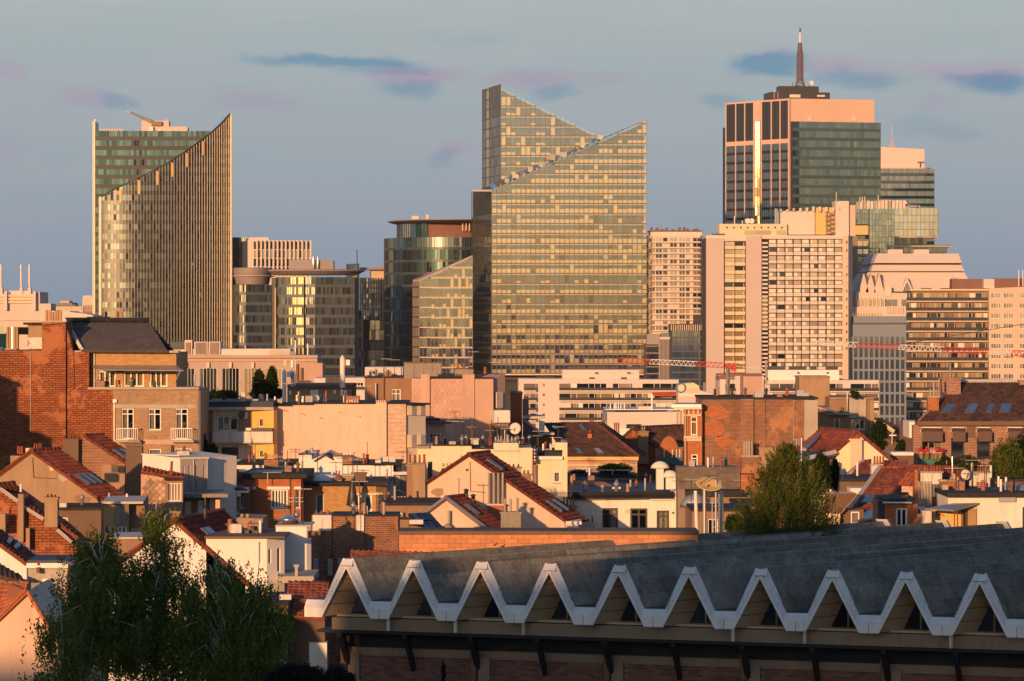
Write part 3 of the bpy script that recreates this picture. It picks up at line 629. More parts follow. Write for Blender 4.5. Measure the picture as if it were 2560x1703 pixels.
# ------------------------------------------------------------------ round dark glass building with a disc roof
def arcfac(cx, cy, rad, a0, a1, n, ry=None):
    """Facets of a round front; angles in degrees from straight at the camera, positive to the right."""
    out = []; P = [Vector((cx + rad * math.sin(R(q)), cy - (ry or rad) * math.cos(R(q)), 0)) for q in np.linspace(a0, a1, n + 1)]
    for i in range(n):
        d = P[i + 1] - P[i]; out.append((Fac(0, 0, math.degrees(math.atan2(d.y, d.x)), o=P[i]), d.length))
    return out, P
Yq = 1330; c = at(1890, 0, Yq + 35); q = at(1350, 0, Yq + 35); rad = c.x - q.x
t = thing('round_office', 'dark round glass office with a thin disc roof, behind the glass wing', 'building', (c.x, Yq))
zt = at(0, 312, Yq).z; fs, P = arcfac(c.x, Yq + 35, rad, -90, 25, 24, 33)
for k, (G, ln) in enumerate(fs):
    g = 'glass_gold' if 5 <= k <= 6 else 'glass_tealdark' if k > 6 else 'glass_dark'
    cells(t, G, 0, ln, zt - 17 * 5.0, 5.0, 17, 2, g, 'spandrel_blue', .2, 'mullion_dark', .14, 0, None, .006, glf=lambda i, j, g=g, k=k: 'glass_deep' if j == 16 and not 5 <= k <= 6 else g if random.random() < .8 else 'glass_dark')
core(t, [p[:2] for p in [Vector((c.x + (v.x - c.x) * .985, Yq + 35 + (v.y - Yq - 35) * .985, 0)) for v in P]] + [(c.x + 18, Yq + 60), (c.x - rad * .98, Yq + 60)], 'core_dark', z1=zt)
zt2 = at(0, 190, Yq).z; fs2, P2 = arcfac(c.x + 2, Yq + 37, rad * .88, -90, 25, 16, 30)
for k, (G, ln) in enumerate(fs2[:9]): cells(t, G, 0, ln, zt, (zt2 - zt) / 2, 2, 2, 'glass_gold' if k in (4, 5) else 'glass_deep', None, 0, 'mullion_dark', .12, 0, None, .006)
core(t, [p[:2] for p in [Vector((c.x + (v.x - c.x) * .98, Yq + 37 + (v.y - Yq - 37) * .98, 0)) for v in P2]] + [(c.x + 18, Yq + 60), (c.x - rad * .8, Yq + 60)], 'dark_brick_far', 'penthouse', z0=zt, z1=zt2)
n = 36; zr0, zr1 = at(0, 184, Yq).z, at(0, 168, Yq).z; cz = at(0, 150, Yq).z
V_ = [(c.x + 3 + (rad * 1.06) * k * math.sin(2 * math.pi * i / n), Yq + 37 - 42 * k * math.cos(2 * math.pi * i / n), z) for k, z in ((.9, zr0), (1, zr0 + .7), (1, zr0 + 1.1), (.5, zr1 + .6)) for i in range(n)]
f = [(r * n + i, r * n + (i + 1) % n, (r + 1) * n + (i + 1) % n, (r + 1) * n + i) for r in range(3) for i in range(n)] + [tuple(range(n)), tuple(range(3 * n, 4 * n))]
mesh('disc_roof', V_, f, 'roof_ash', t)
G = Fac(1600, Yq + 10, 0)
for x0, x1, y in ((1580, 1640, 135), (1700, 1722, 125), (2040, 2060, 168)): bx(t, 'roof_vent', G, x0, y, x1, 175, -3, 0, 'cream_band')
for x in (2008, 2038, 2066): bx(t, 'roof_strut', Fac(x, Yq + 4, 0), x - 4, 192, x + 4, 258, -.4, 0, 'cream_band')
# ------------------------------------------------------------------ teal glass block between
F = Fac(1170, 1300, 0); t = thing('teal_office', 'low dark teal glass block seen in the gap left of the round office', 'building', F.o)
a, b, _, z1 = rect(F, 1165, 1015, 1348, 1400); cells(t, F, a, b, z1 - 7 * 3.9, 3.9, 7, 5, 'glass_deep', 'spandrel_dark', .06, 'mullion_dark', .12, glf=lambda i, j: 'glass_green' if j > 3 else 'glass_deep')
wall(t, F, [(1162, 1013), (1350, 1013)], 'core_dark', 12, off=-.15, name='core')
for x in (1212, 1288): bar(t, 'exhaust_stack', F.p(x, 1015), F.p(x, 930), 1.6, 'steel_bright')
# ------------------------------------------------------------------ brown striped tower in the gap
F = Fac(1150, 1450, 4); t = thing('striped_office', 'brown vertically striped office with an overhanging flat roof, in the narrow gap', 'building', F.o)
a, b, z0, z1 = rect(F, 1150, 655, 1360, 1010); wall(t, F, [(1150, 655), (1360, 655)], 'dark_brick_far', 20)
for j in range(8):
    for i in range(9):
        w = (b - a) / 9; hz = (z1 - z0) / 8; pc(t, 'pane', boxm(F, a + i * w + .2, a + (i + 1) * w - .5, z0 + j * hz + .3, z0 + (j + 1) * hz - .2, 0, .1), random.choice(('glass_gold', 'window_far', 'glass_slate')))
for i in range(10): s = a + (b - a) * i / 9; pc(t, 'fin', boxm(F, s - .25, s + .25, z0, z1, 0, .9), 'granite_pink')
bx(t, 'upper_storey', F, 1238, 590, 1360, 655, -14, -1.5, 'far_beige'); bx(t, 'roof_slab', F, 1148, 568, 1360, 588, -16, 2, 'roof_ash')
F = Fac(1030, 1500, 0); t = thing('pale_tower', 'small pale tower with a thin mast, far behind the grey office', 'building', F.o)
wall(t, F, [(1028, 540), (1128, 535)], 'far_white', 12); bar(t, 'mast', F.p(1120, 540), F.p(1120, 420), .5, 'mast_white')
for j in range(4):
    for i in range(4): bx(t, 'window', F, 1036 + i * 22, 548 + j * 22, 1050 + i * 22, 562 + j * 22, -.1, .08, 'window_far')
# ------------------------------------------------------------------ grey curved office (left of centre)
Yq = 1260
t = thing('curved_office', 'grey curved glass office with gold centre bay and wing-shaped roof', 'building', at(760, 0, Yq)[:2])
def seg(x0, x1, yaw, Yc, nx, g, ztop_px, sp='spandrel_blue', off=0):
    G = Fac(x0, Yc, yaw); a, b = 0, G.sz(x1, 0)[0]; zt = G.sz(x0, ztop_px)[1]; hh = 3.85; nzz = 15
    cells(t, G, a, b, zt - nzz * hh, hh, nzz, nx, g, sp, .3, 'mullion_dark', .12, off, None, .005, glf=lambda i, j: g if random.random() < .75 else 'glass_dark')
    V_, f = prism([G.w(a, 0, -.2), G.w(b, 0, -.2), G.w(b, zt, -.2), G.w(a, zt, -.2)], -G.n * 9); mesh('core', V_, f, 'core_dark', t); return G, b, zt
seg(80, 130, -38, Yq + 6, 3, 'glass_gold', 715); seg(130, 185, -12, Yq + 1, 4, 'glass_wing', 715); seg(185, 400, 10, Yq, 11, 'glass_slate', 715)
seg(432, 528, 0, Yq + 4, 6, 'glass_slate', 650); seg(528, 672, -14, Yq + 3, 9, 'glass_gold', 650); seg(672, 766, -4, Yq + 3, 6, 'glass_wing', 650); seg(766, 1100, 6, Yq + 3, 20, 'glass_slate', 650); seg(1104, 1168, 30, Yq + 10, 4, 'glass_navy', 930)
G = Fac(400, Yq + 2, 0); bx(t, 'stair_tower', G, 400, 655, 436, 1500, -6, 0, 'dark_metal'); bx(t, 'light_slot', G, 428, 740, 436, 1300, 0, .2, 'gold_panel'); bx(t, 'corner_tower', Fac(1096, Yq + 8, 0), 1094, 640, 1126, 1500, -8, 0, 'spandrel_blue')
def roofdisc(x0, x1, y0, y1, dep, mat, nm, yoff=0):
    c = at((x0 + x1) / 2, 0, Yq + dep * .6); rx = (at(x1, 0, Yq + dep * .6).x - at(x0, 0, Yq + dep * .6).x) / 2; za, zb_ = at(0, y0, Yq).z, at(0, y1, Yq).z; n = 40
    V_ = [(c.x + rx * k * math.cos(2 * math.pi * i / n), c.y + dep * k * math.sin(2 * math.pi * i / n), z) for k, z in ((.86, zb_), (1, za - (za - zb_) * .25), (1, za), (.97, za + .2)) for i in range(n)]
    f = [(r * n + i, r * n + (i + 1) % n, (r + 1) * n + (i + 1) % n, (r + 1) * n + i) for r in range(3) for i in range(n)] + [tuple(range(n)), tuple(range(3 * n, 4 * n))]
    mesh(nm, V_, f, mat, t)
roofdisc(320, 1185, 588, 628, 18, 'roof_ash', 'wing_roof'); roofdisc(80, 400, 575, 712, 11, 'roof_ash', 'drum_parapet'); roofdisc(74, 420, 640, 652, 12.5, 'granite_pink', 'balcony_ring')
F = Fac(540, Yq + 12, 0); bx(t, 'plant_room', F, 545, 503, 745, 590, -8, 0, 'grey_panel'); bx(t, 'plant_room', F, 740, 508, 920, 590, -9, -1, 'roof_ash')
for x in (753, 790): bar(t, 'flue', F.p(x, 590), F.p(x, 478), .9, 'steel_bright')
for x in range(1045, 1120, 14): bx(t, 'roof_strut', F, x, 598, x + 5, 655, 5, 5.4, 'cream_band')
# ------------------------------------------------------------------ white finned block behind it
F = Fac(215, 1322, 8); t = thing('finned_block', 'white office block with tall vertical fins above the grey curved office', 'building', F.o)
wall(t, F, [(200, 345), (215, 315), (375, 315), (378, 340), (635, 340), (735, 350)], 'far_white', 25)
a, b, z0, z1 = rect(F, 250, 350, 735, 640); nf = 14; w = (b - a) / nf
for i in range(nf): 
    for k in range(4): pc(t, 'pane', boxm(F, a + i * w, a + i * w + w * .52, z0 + (z1 - z0) * k / 4 + .4, z0 + (z1 - z0) * (k + 1) / 4, .02, .12), 'glass_dark' if k != 2 else random.choice(('glass_dark', 'window_far')))
    pc(t, 'fin', boxm(F, a + i * w + w * .55, a + (i + 1) * w - w * .05, z0, z1 + .5, 0, 1.1), 'far_white')
L = lft(F, 215, -60); la = L.sz(140, 0)[0]; V_, f = prism([L.w(la, 0), L.w(0, 0), L.w(0, L.sz(215, 345)[1]), L.w(la, L.sz(140, 350)[1])], -L.n * 5); mesh('side_wall', V_, f, 'spandrel_blue', t)
F = Fac(55, 1340, 0); t = thing('blue_glass_block', 'pale blue glass block far behind, right of the curved left tower', 'building', F.o); a, b, z0, z1 = rect(F, 40, 315, 215, 640)
cells(t, F, a, b, z1 - 60, 4, 15, 12, 'glass_teal', 'spandrel_blue', .1, 'mullion_dark', .1); wall(t, F, [(40, 315), (215, 315)], 'spandrel_blue', 15, off=-.2, name='core')
# ------------------------------------------------------------------ left tower with the curved finned shield
vw(0, 200, .4463)
Yq = 1300; K = FP / Yq
t = thing('curved_tower', 'tall dark tower with a curved sail-shaped front of vertical cream fins, left', 'skyscraper', at(900, 0, Yq)[:2])
xl, xr = at(570, 0, Yq).x, at(1287, 0, Yq + 16).x; a0, a1 = -12, 52; rad = (xr - xl) / (math.sin(R(a1)) - math.sin(R(a0))); cx = xl - rad * math.sin(R(a0)); cyy = Yq + rad * math.cos(R(a0))
tp = [(570, 655), (650, 610), (760, 560), (860, 510), (960, 455), (1050, 395), (1120, 345), (1180, 300), (1240, 245), (1287, 193)]
def ztp(x, y): 
    u = FP * x / y + CX; xx = (u - VW[0]) / VW[2]; yy = np.interp(xx, [q[0] for q in tp], [q[1] for q in tp]); v = VW[1] + yy * VW[2]; return EYE + (HV - v) / FP * y
NF = 46; fs, P = arcfac(cx, cyy, rad, a0, a1, NF); hh = 54.5 * .4463 / K
for k, (G, ln) in enumerate(fs):
    z_0, z_1 = ztp(P[k].x, P[k].y), ztp(P[k + 1].x, P[k + 1].y)
    cells(t, G, 0, ln, 0, hh, 30, 1, 'glass_green', 'spandrel_dark', .42, None, 0, 0, lambda s, z_0=z_0, z_1=z_1, ln=ln: z_0 + (z_1 - z_0) * s / ln, .006, glf=lambda i, j, k=k: 'glass_dark' if random.random() < .25 + (.5 if 9 < k < 15 else 0) else 'glass_green', spd=.04)  # extra dark panes in the middle columns paint in a reflected dark stripe
    if k: pc(t, 'fin', boxm(G, -.04, .04, 0, z_0, -.1, .3), 'fin_cream')
G, ln = fs[-1]; pc(t, 'fin', boxm(G, ln - .2, ln + .2, 0, ztp(P[-1].x, P[-1].y), -.1, 1.), 'fin_cream')
for k in range(NF):                            # bright rail that follows the sail edge
    bar(t, 'edge_rail', Vector((P[k].x, P[k].y - .4, ztp(P[k].x, P[k].y) + .2)), Vector((P[k + 1].x, P[k + 1].y - .4, ztp(P[k + 1].x, P[k + 1].y) + .2)), .5, 'dark_metal')
for k in (6, 12, 18, 23, 28, 34):
    G = fs[k][0]; z = ztp(P[k].x, P[k].y); pc(t, 'terrace_screen', boxm(G, .1, .9, z - 6, z - .6, .1, .5), 'gold_panel')
V_ = [(p.x + (cx - p.x) * .02, p.y + .8, 0) for p in P] + [(p.x + (cx - p.x) * .02, p.y + .8, ztp(p.x, p.y) - .3) for p in P]; mesh('shield_core', V_, [(i, i + 1, NF + 2 + i, NF + 1 + i) for i in range(NF)], 'core_dark', t)
pc(t, 'edge_slab', boxm(Fac(0, 0, 0, o=Vector((P[0].x, P[0].y, 0))), -1.1, -.1, 0, ztp(P[0].x, P[0].y), -3, .4), 'fin_cream')
B = Fac(535, Yq + 22, 2); a, b = B.sz(535, 0)[0], B.sz(1175, 0)[0]; z1 = B.sz(535, 285)[1]
cells(t, B, a, b, z1 - 30 * hh, hh, 30, 42, 'glass_tealdark', 'spandrel_dark', .42, 'mullion_dark', .1, 0, None, .004, glf=lambda i, j: 'glass_dark' if 13 < i < 19 and random.random() < .75 else ('glass_dark' if j == 28 and i in (24, 25, 30) else 'glass_tealdark'), floors=range(10, 30), spd=.04)  # the reflected dark stripe goes on here, painted by darker panes
V_, f = prism([B.w(a, 0, -.2), B.w(b, 0, -.2), B.w(b, z1, -.2), B.w(a, z1, -.2)], -B.n * 22); mesh('core', V_, f, 'core_dark', t)
bx(t, 'edge_slab', B, 519, 232, 534, 1500, -14, .6, 'fin_cream'); bx(t, 'edge_mast', B, 528, 220, 536, 300, -.8, 0, 'grey_metal')
for k in range(9): bx(t, 'roof_unit', B, 560 + k * 15, 272, 570 + k * 15, 286, -4, -2, 'far_white')
G = B.sh(-5); bx(t, 'plant_room', G, 792, 228, 946, 290, -9, 0, 'far_pink'); bx(t, 'plant_room', G, 945, 262, 1051, 296, -9, .4, 'far_pink')
bx(t, 'roof_duct', G, 890, 278, 902, 290, 0, .5, 'white_metal'); bx(t, 'roof_duct', G, 962, 286, 974, 296, .4, .9, 'dark_metal')
for x in (927, 938): bar(t, 'aerial', G.p(x, 228), G.p(x, 212), .15, 'mast_white')
cr = thing('roof_crane', 'small roof crane with a raised jib on the curved tower', 'crane', G.p(840, 290, 2))
H = G.sh(1.6); bx(cr, 'crane_base', H, 832, 262, 858, 290, -1.6, 0, 'grey_metal'); bx(cr, 'crane_cab', H, 848, 232, 905, 256, -1.6, 0, 'grey_brown')
for dx, dy in ((0, 0), (4, -14)): bar(cr, 'jib', H.p(850 + dx, 242 + dy), H.p(728, 182 + dy * .2), .5, 'grey_brown')
for k in range(9): 
    q = k / 8; bar(cr, 'jib_brace', H.p(850 - 122 * q, 242 - 60 * q), H.p(850 - 122 * min(1, q + .1), 230 - 48 * min(1, q + .1)), .25, 'grey_metal')
bar(cr, 'jib_tip', H.p(730, 182), H.p(710, 178), .3, 'mast_white')
# ------------------------------------------------------------------ far left: hall with pylons, distant roofs
vw(0, 640, .1403)
F = Fac(0, 920, 2); t = thing('pylon_hall', 'pale stone hall with cream bands and slim roof spires at the left edge', 'building', F.o)
wall(t, F, [(-120, 680), (610, 680), (705, 640), (710, 640)], 'far_pink', 22)
for y in (690, 748, 802): bx(t, 'stone_band', F, -120, y, 605, y + 40, 0, .8, 'cream_band')
for x in (90, 600): bx(t, 'pier', F, x, 630, x + 46, 970, -1, 1.6, 'far_white')
for x in (15, 375, 522):
    bx(t, 'spire_base', F, x - 26, 570, x + 28, 680, -3, 0, 'far_white'); bx(t, 'spire_neck', F, x - 14, 520, x + 14, 572, -2.4, -.6, 'far_white'); bar(t, 'spire', F.p(x, 522, -1.5), F.p(x, 155, -1.5), .55, 'mast_white')
bx(t, 'parapet_wall', F, 160, 620, 520, 684, -3, -.4, 'far_white'); wall(t, F, [(710, 850), (905, 850)], 'far_pink', 14, name='annex')
for x, y0, y1 in ((-60, 1240, 1360),): bx(t, 'window', F, x, y0, x + 120, y1, -.2, .05, 'glass_deep')
bx(t, 'string_course', F, -120, 1142, 700, 1152, 0, .5, 'far_beige')
F = Fac(715, 700, 0); t = thing('white_terrace_block', 'low white flat-roofed building behind the brick chimney stack', 'building', F.o)
wall(t, F, [(712, 975), (1250, 985), (1252, 1000), (1330, 1010), (1520, 1030), (1660, 1060)], 'far_white', 14)
for x0, y0, x1, y1 in ((1415, 1090, 1510, 1135),): bx(t, 'window', F, x0, y0, x1, y1, -.2, .05, 'glass_sky')
for y in (1000, 1045): bx(t, 'cornice', F, 712, y, 1120, y + 8, 0, .35, 'cream_band')
for (nm, lb, x0, x1, y0, Y_, m, m2) in (('red_block', 'far red block with a pale top storey on the left skyline', 1050, 1285, 835, 1600, 'dark_brick_far', 'far_beige'), ('pale_block', 'far pink tower block beside the curved tower on the skyline', 1470, 1690, 740, 1750, 'far_pink', 'far_pink'), ('brick_block', 'far red brick block low against the curved tower', 1490, 1690, 880, 1500, 'brick_house', 'far_pink'), ('long_roof_block', 'far long low building with dark flat roof on the left skyline', 900, 1480, 900, 1560, 'far_beige', 'spandrel_blue')):
    F = Fac(x0, Y_, 0); t = thing(nm, lb, 'building', F.o); wall(t, F, [(x0, y0), (x1, y0)], m, 20); d = x1 - x0
    bx(t, 'top_storey', F, x0 + d * .05, y0 - 34, x0 + d * .75, y0, -14, -1, m2)
    for i in range(7):
        for j in range(4): bx(t, 'window', F, x0 + d * (i + .25) / 7, y0 + 14 + j * 26, x0 + d * (i + .75) / 7, y0 + 28 + j * 26, -.1, .06, 'window_far')
# ------------------------------------------------------------------ antenna tower (right of centre)
vw(1600, 40, .3316)
F = Fac(1125, 1480, 15); L = lft(F, 1125, -65); t = thing('antenna_tower', 'tall pink granite and teal glass tower with a lattice mast on top', 'skyscraper', F.o)
zc = F.sz(1125, 622)[1]; zg = F.sz(1140, 797)[1]; hh = 71.5 * .3316 / FP * 1480; a, b = F.sz(1135, 0)[0], F.sz(1800, 0)[0]; bp = F.sz(1768, 0)[0]; la = L.sz(650, 0)[0]
zlv, zbd = L.sz(1118, 925)[1], L.sz(1118, 958)[1]
core(t, [F.w(.05, 0, -.3)[:2], F.w(bp, 0, -.3)[:2], F.w(bp, 0, -40)[:2], (L.w(la, 0, -.3) + F.d * 12)[:2], L.w(la, 0, -.3)[:2]], 'granite_pink', 'granite_block', z1=zc)
cells(t, F, a, b, zg - 25 * hh, hh, 25, 26, 'glass_teal', 'teal_spandrel', .34, 'mullion_dark', .1, 2.2, None, .003, glf=lambda i, j: 'glass_gold' if random.random() < .012 else 'glass_teal' if i > 1 else 'glass_slate', mull_every=2)
V_, f = prism([F.w(a, 0, 2), F.w(b, 0, 2), F.w(b, zg, 2), F.w(a, zg, 2)], -F.n * 30); mesh('glass_block_core', V_, f, 'core_dark', t)
for x in (1282, 1614): bx(t, 'wall_pale_patch', F, x - 14, 758, x + 14, 792, -.2, .06, 'far_white')  # pale blocks low on the granite wall
xs = [650, 724, 792, 860, 918, 992, 1058, 1125]
for i in range(7):
    s0, s1 = L.sz(xs[i], 0)[0], L.sz(xs[i + 1], 0)[0]
    pc(t, 'granite_fin', boxm(L, s0 - .3, s0 + .35, 0, zc, -.5, .3), 'granite_pink')
    if i == 3:
        pc(t, 'granite_panel', boxm(L, s0 + .35, s1 - .3, L.sz(890, 800)[1], zc - .5, -.4, .9), 'granite_pink')
        G = Fac(0, 0, -10, o=L.w(s1 - .6, 0, .6)); w = -G.sz(867, 0)[0]; G.o = G.o - G.d * w; zz = L.sz(890, 800)[1]
        for k in range(24): 
            for m in range(2): pc(t, 'gold_pane', boxm(G, w * m / 2 + .1, w * (m + 1) / 2 - .1, zz - (k + 1) * hh + .25, zz - k * hh, 0, .1, .006), 'glass_gold')
            pc(t, 'strip_rail', boxm(G, 0, w, zz - (k + 1) * hh, zz - (k + 1) * hh + .25, -.1, .14), 'cream_band')
        continue
    pc(t, 'louver_back', boxm(L, s0 + .35, s1 - .3, zlv, zc - .8, -.3, .15), 'louver')
    for k in range(6): q = s0 + .35 + (s1 - s0 - .65) * (k + .5) / 6; pc(t, 'louver_blade', boxm(L, q - .14, q + .14, zlv, zc - .8, .15, .27), 'spandrel_blue')
    pc(t, 'granite_band', boxm(L, s0 + .35, s1 - .3, zbd, zlv, -.3, .28), 'granite_pink')
    cells(t, L, s0 + .35, s1 - .3, zbd - 22 * hh, hh, 22, 4, 'glass_left', 'spandrel_dark', .3, 'mullion_dark', .1, .1, None, .003)
pc(t, 'granite_fin', boxm(L, -.5, .3, 0, zc, -.5, .3), 'granite_pink')
G = L.sh(-1); s0 = G.sz(624, 0)[0]; V_, f = prism([G.w(s0, 0), G.w(la, 0), G.w(la, G.sz(640, 842)[1]), G.w(s0, G.sz(640, 842)[1])], -L.n * 6); mesh('rear_glass_block', V_, f, 'glass_slate', t)
C = Fac(985, 1499, 8)
for x0, x1, y0, y1, d in ((983, 1432, 573, 640, 14), (1060, 1356, 526, 575, 9)): bx(t, 'roof_plant_room', C, x0, y0, x1, y1, -d, -2 if d < 10 else 0, 'dark_metal')
bx(t, 'roof_louver', C, 1128, 592, 1208, 616, 0, .3, 'far_white'); bx(t, 'roof_louver', C, 1335, 596, 1392, 610, 0, .3, 'far_white')
for x in (1010, 1038): bx(t, 'plant_joint', C, x, 575, x + 3, 622, 0, .15, 'far_pink')
m = thing('lattice_mast', 'brown lattice antenna mast with white tip on the tallest right tower', 'antenna', C.p(1206, 575, -5))
D = C.sh(-5); px = FP / 1413 * 1 / .3316
def lattice(t, D, x, y0, y1, w0, w1, n, mat, tw=.22):
    zA, zB = D.sz(x, y0)[1], D.sz(x, y1)[1]; s = D.sz(x, y0)[0]
    def cr(q, k): 
        w = w0 + (w1 - w0) * q; return D.w(s + (-w, w, w, -w)[k] / 2, zA + (zB - zA) * q, (-w, -w, w, w)[k] / 2)
    for i in range(n):
        for k in range(4):
            bar(t, 'mast_leg', cr(i / n, k), cr((i + 1) / n, k), tw, mat)
            bar(t, 'mast_brace', cr(i / n, k), cr((i + 1) / n, (k + 1) % 4), tw * .7, mat); bar(t, 'mast_rung', cr((i + 1) / n, k), cr((i + 1) / n, (k + 1) % 4), tw * .7, mat)
lattice(m, D, 1206, 575, 480, 5.2, 2.4, 4, 'mast_brown', .3); lattice(m, D, 1206, 480, 275, 2.4, 2.2, 14, 'mast_brown', .28); lattice(m, D, 1206, 275, 205, 1.7, 1.3, 6, 'mast_brown', .24)
for k in range(22):
    y = 470 - k * 11; w = 30 if y > 275 else 22; bar(m, 'dipole', D.p(1206 - w, y, .6), D.p(1206 + w, y, .6), .12, 'mast_brown')
bar(m, 'white_tip', D.p(1207, 205), D.p(1207, 125), 1.0, 'mast_white'); bar(m, 'tip_cage', D.p(1207, 125), D.p(1207, 93), .8, 'mast_brown'); bar(m, 'tip_rod', D.p(1207, 93), D.p(1207, 84), .15, 'mast_brown')
for x in (1150, 1276): bar(m, 'mast_foot', D.p(x, 578), D.p(1206, 470), .3, 'mast_brown'); bar(m, 'mast_foot', D.p(x, 500), D.p(x, 578), .3, 'mast_brown')
q = D.p(1292, 505, 1.5); M = frame(q, D.d * 2.1, UP * 2.1, -D.n * .7); one('dish', m, M, 'mast_white', 'dish'); bar(m, 'dish_arm', q, D.p(1260, 545, 0), .2, 'mast_brown')
# ------------------------------------------------------------------ second tower behind
F = Fac(1800, 1750, 3); t = thing('flat_top_tower', 'grey glass tower with a plain white top box, right of the antenna tower', 'skyscraper', F.o)
a, b = F.sz(1780, 0)[0], F.sz(2218, 0)[0]; z1 = F.sz(1800, 1150)[1]
cells(t, F, a, b, z1 - 24 * 4, 4, 24, 30, 'glass_left', 'spandrel_blue', .4, 'mullion_dark', .14, 0, None, .006)
V_, f = prism([F.w(a, 0, -.2), F.w(b, 0, -.2), F.w(b, z1, -.2), F.w(a, z1, -.2)], -F.n * 25); mesh('core', V_, f, 'core_dark', t)
wall(t, F.sh(-2), [(1780, 985), (2145, 1005)], 'far_white', 18, yb=1150, name='top_box'); bx(t, 'roof_deck', F, 1780, 1143, 2218, 1152, -25, .2, 'granite_pink')
D = F.sh(-9); m = thing('roof_antenna', 'thin antenna on the white-topped tower behind', 'antenna', D.p(1900, 992)); lattice(m, D, 1900, 992, 935, 1.6, .8, 5, 'far_pink', .18); bar(m, 'antenna_rod', D.p(1900, 935), D.p(1900, 820), .3, 'far_pink'); bar(m, 'antenna_arm', D.p(1868, 978), D.p(1932, 978), .3, 'far_pink')
D = F.sh(-.6); bar(t, 'davit', D.p(2112, 1146), D.p(2112, 1098), .5, 'mast_brown'); bar(t, 'davit_arm', D.p(2090, 1102), D.p(2145, 1102), .4, 'mast_brown')
# ------------------------------------------------------------------ right far group
vw(1600, 480, .4073)
F = Fac(42, 1283, 0); t = thing('round_apartment_tower', 'pink white apartment tower with rounded corners and rows of windows', 'apartment tower', F.o)
Pp = [at(40, 0, 1293), at(52, 0, 1286.5), at(80, 0, 1283), at(370, 0, 1283), at(398, 0, 1286.5), at(410, 0, 1293)]
z1 = F.sz(42, 268)[1]; core(t, [p[:2] for p in Pp] + [(Pp[-1].x, 1335), (Pp[0].x, 1335)], 'far_pink', 'wall', z1=z1)
for j in range(17): 
    y = 300 + j * 34
    for x, w in ((52, 14), (76, 14), (98, 36), (142, 26), (185, 40), (242, 32), (282, 22), (325, 50), (380, 14)):
        if random.random() < .94: bx(t, 'window', F, x, y - 18, x + w, y + 3, -.2, .1, random.choice(('window_far', 'window_far', 'glass_slate')))
        if w > 30: bx(t, 'window_mullion', F, x + w * .5 - 1.5, y - 18, x + w * .5 + 1.5, y + 3, .1, .22, 'far_white')
    bx(t, 'floor_band', F, 46, y + 12, 404, y + 15, 0, .5, 'roof_ash'); bx(t, 'parapet', F, 96, y + 4, 370, y + 11, 0, .3, 'far_white')
bx(t, 'penthouse', F, 66, 240, 382, 270, -18, -3, 'far_white'); bx(t, 'roof_slab', F, 58, 236, 386, 241, -20, -2, 'dark_metal')
for x in (70, 100, 132, 160, 200, 240, 270, 292, 330, 345): bx(t, 'roof_vent', F, x, 236 - random.randint(8, 24), x + random.randint(12, 24), 237, -8, -5, 'dark_brick_far')
F = Fac(185, 1262, 0); t = thing('striped_blue_office', 'dark blue banded office in front of the round apartment tower', 'building', F.o)
wall(t, F, [(185, 812), (405, 808)], 'core_dark', 15); G = F
for j in range(8):
    y = 850 + j * 43; bx(t, 'white_band', F, 195 if j else 185, y + 38, 405, y + 46, 0, .7, 'spandrel_blue')
    for i in range(8): bx(t, 'pane', F, 198 + i * 26, y, 222 + i * 26, y + 38, -.1, .15, 'glass_navy')
for i in range(16): bx(t, 'fin', F, 190 + i * 13.4, 815, 195 + i * 13.4, 850, 0, .8, 'far_pink')
wall(t, F.sh(-3), [(120, 890), (190, 890)], 'far_pink', 12, name='side_block'); 
for i in range(9): bx(t, 'fin', F.sh(-3), 122 + i * 8, 905, 125 + i * 8, 1150, 0, .5, 'spandrel_blue')
bx(t, 'roof_room', F, 335, 752, 405, 812, -8, -1, 'core_dark'); bx(t, 'roof_glass', F.sh(-4), 130, 865, 180, 892, -3, 0, 'glass_deep')
F = Fac(40, 1272, 0); t = thing('dark_office', 'dark low office block hard against the right side of the central tower', 'building', F.o); wall(t, F, [(30, 935), (122, 940)], 'core_dark', 15)
for j in range(5):
    for i in range(5): bx(t, 'pane', F, 44 + i * 15, 955 + j * 42, 57 + i * 15, 985 + j * 42, 0, .12, 'glass_slate')
    bx(t, 'floor_band', F, 34, 944 + j * 42, 121, 950 + j * 42, 0, .4, 'grey_brown')
bx(t, 'top_storey', F.sh(-4), 42, 872, 122, 936, -10, 0, 'grey_panel')
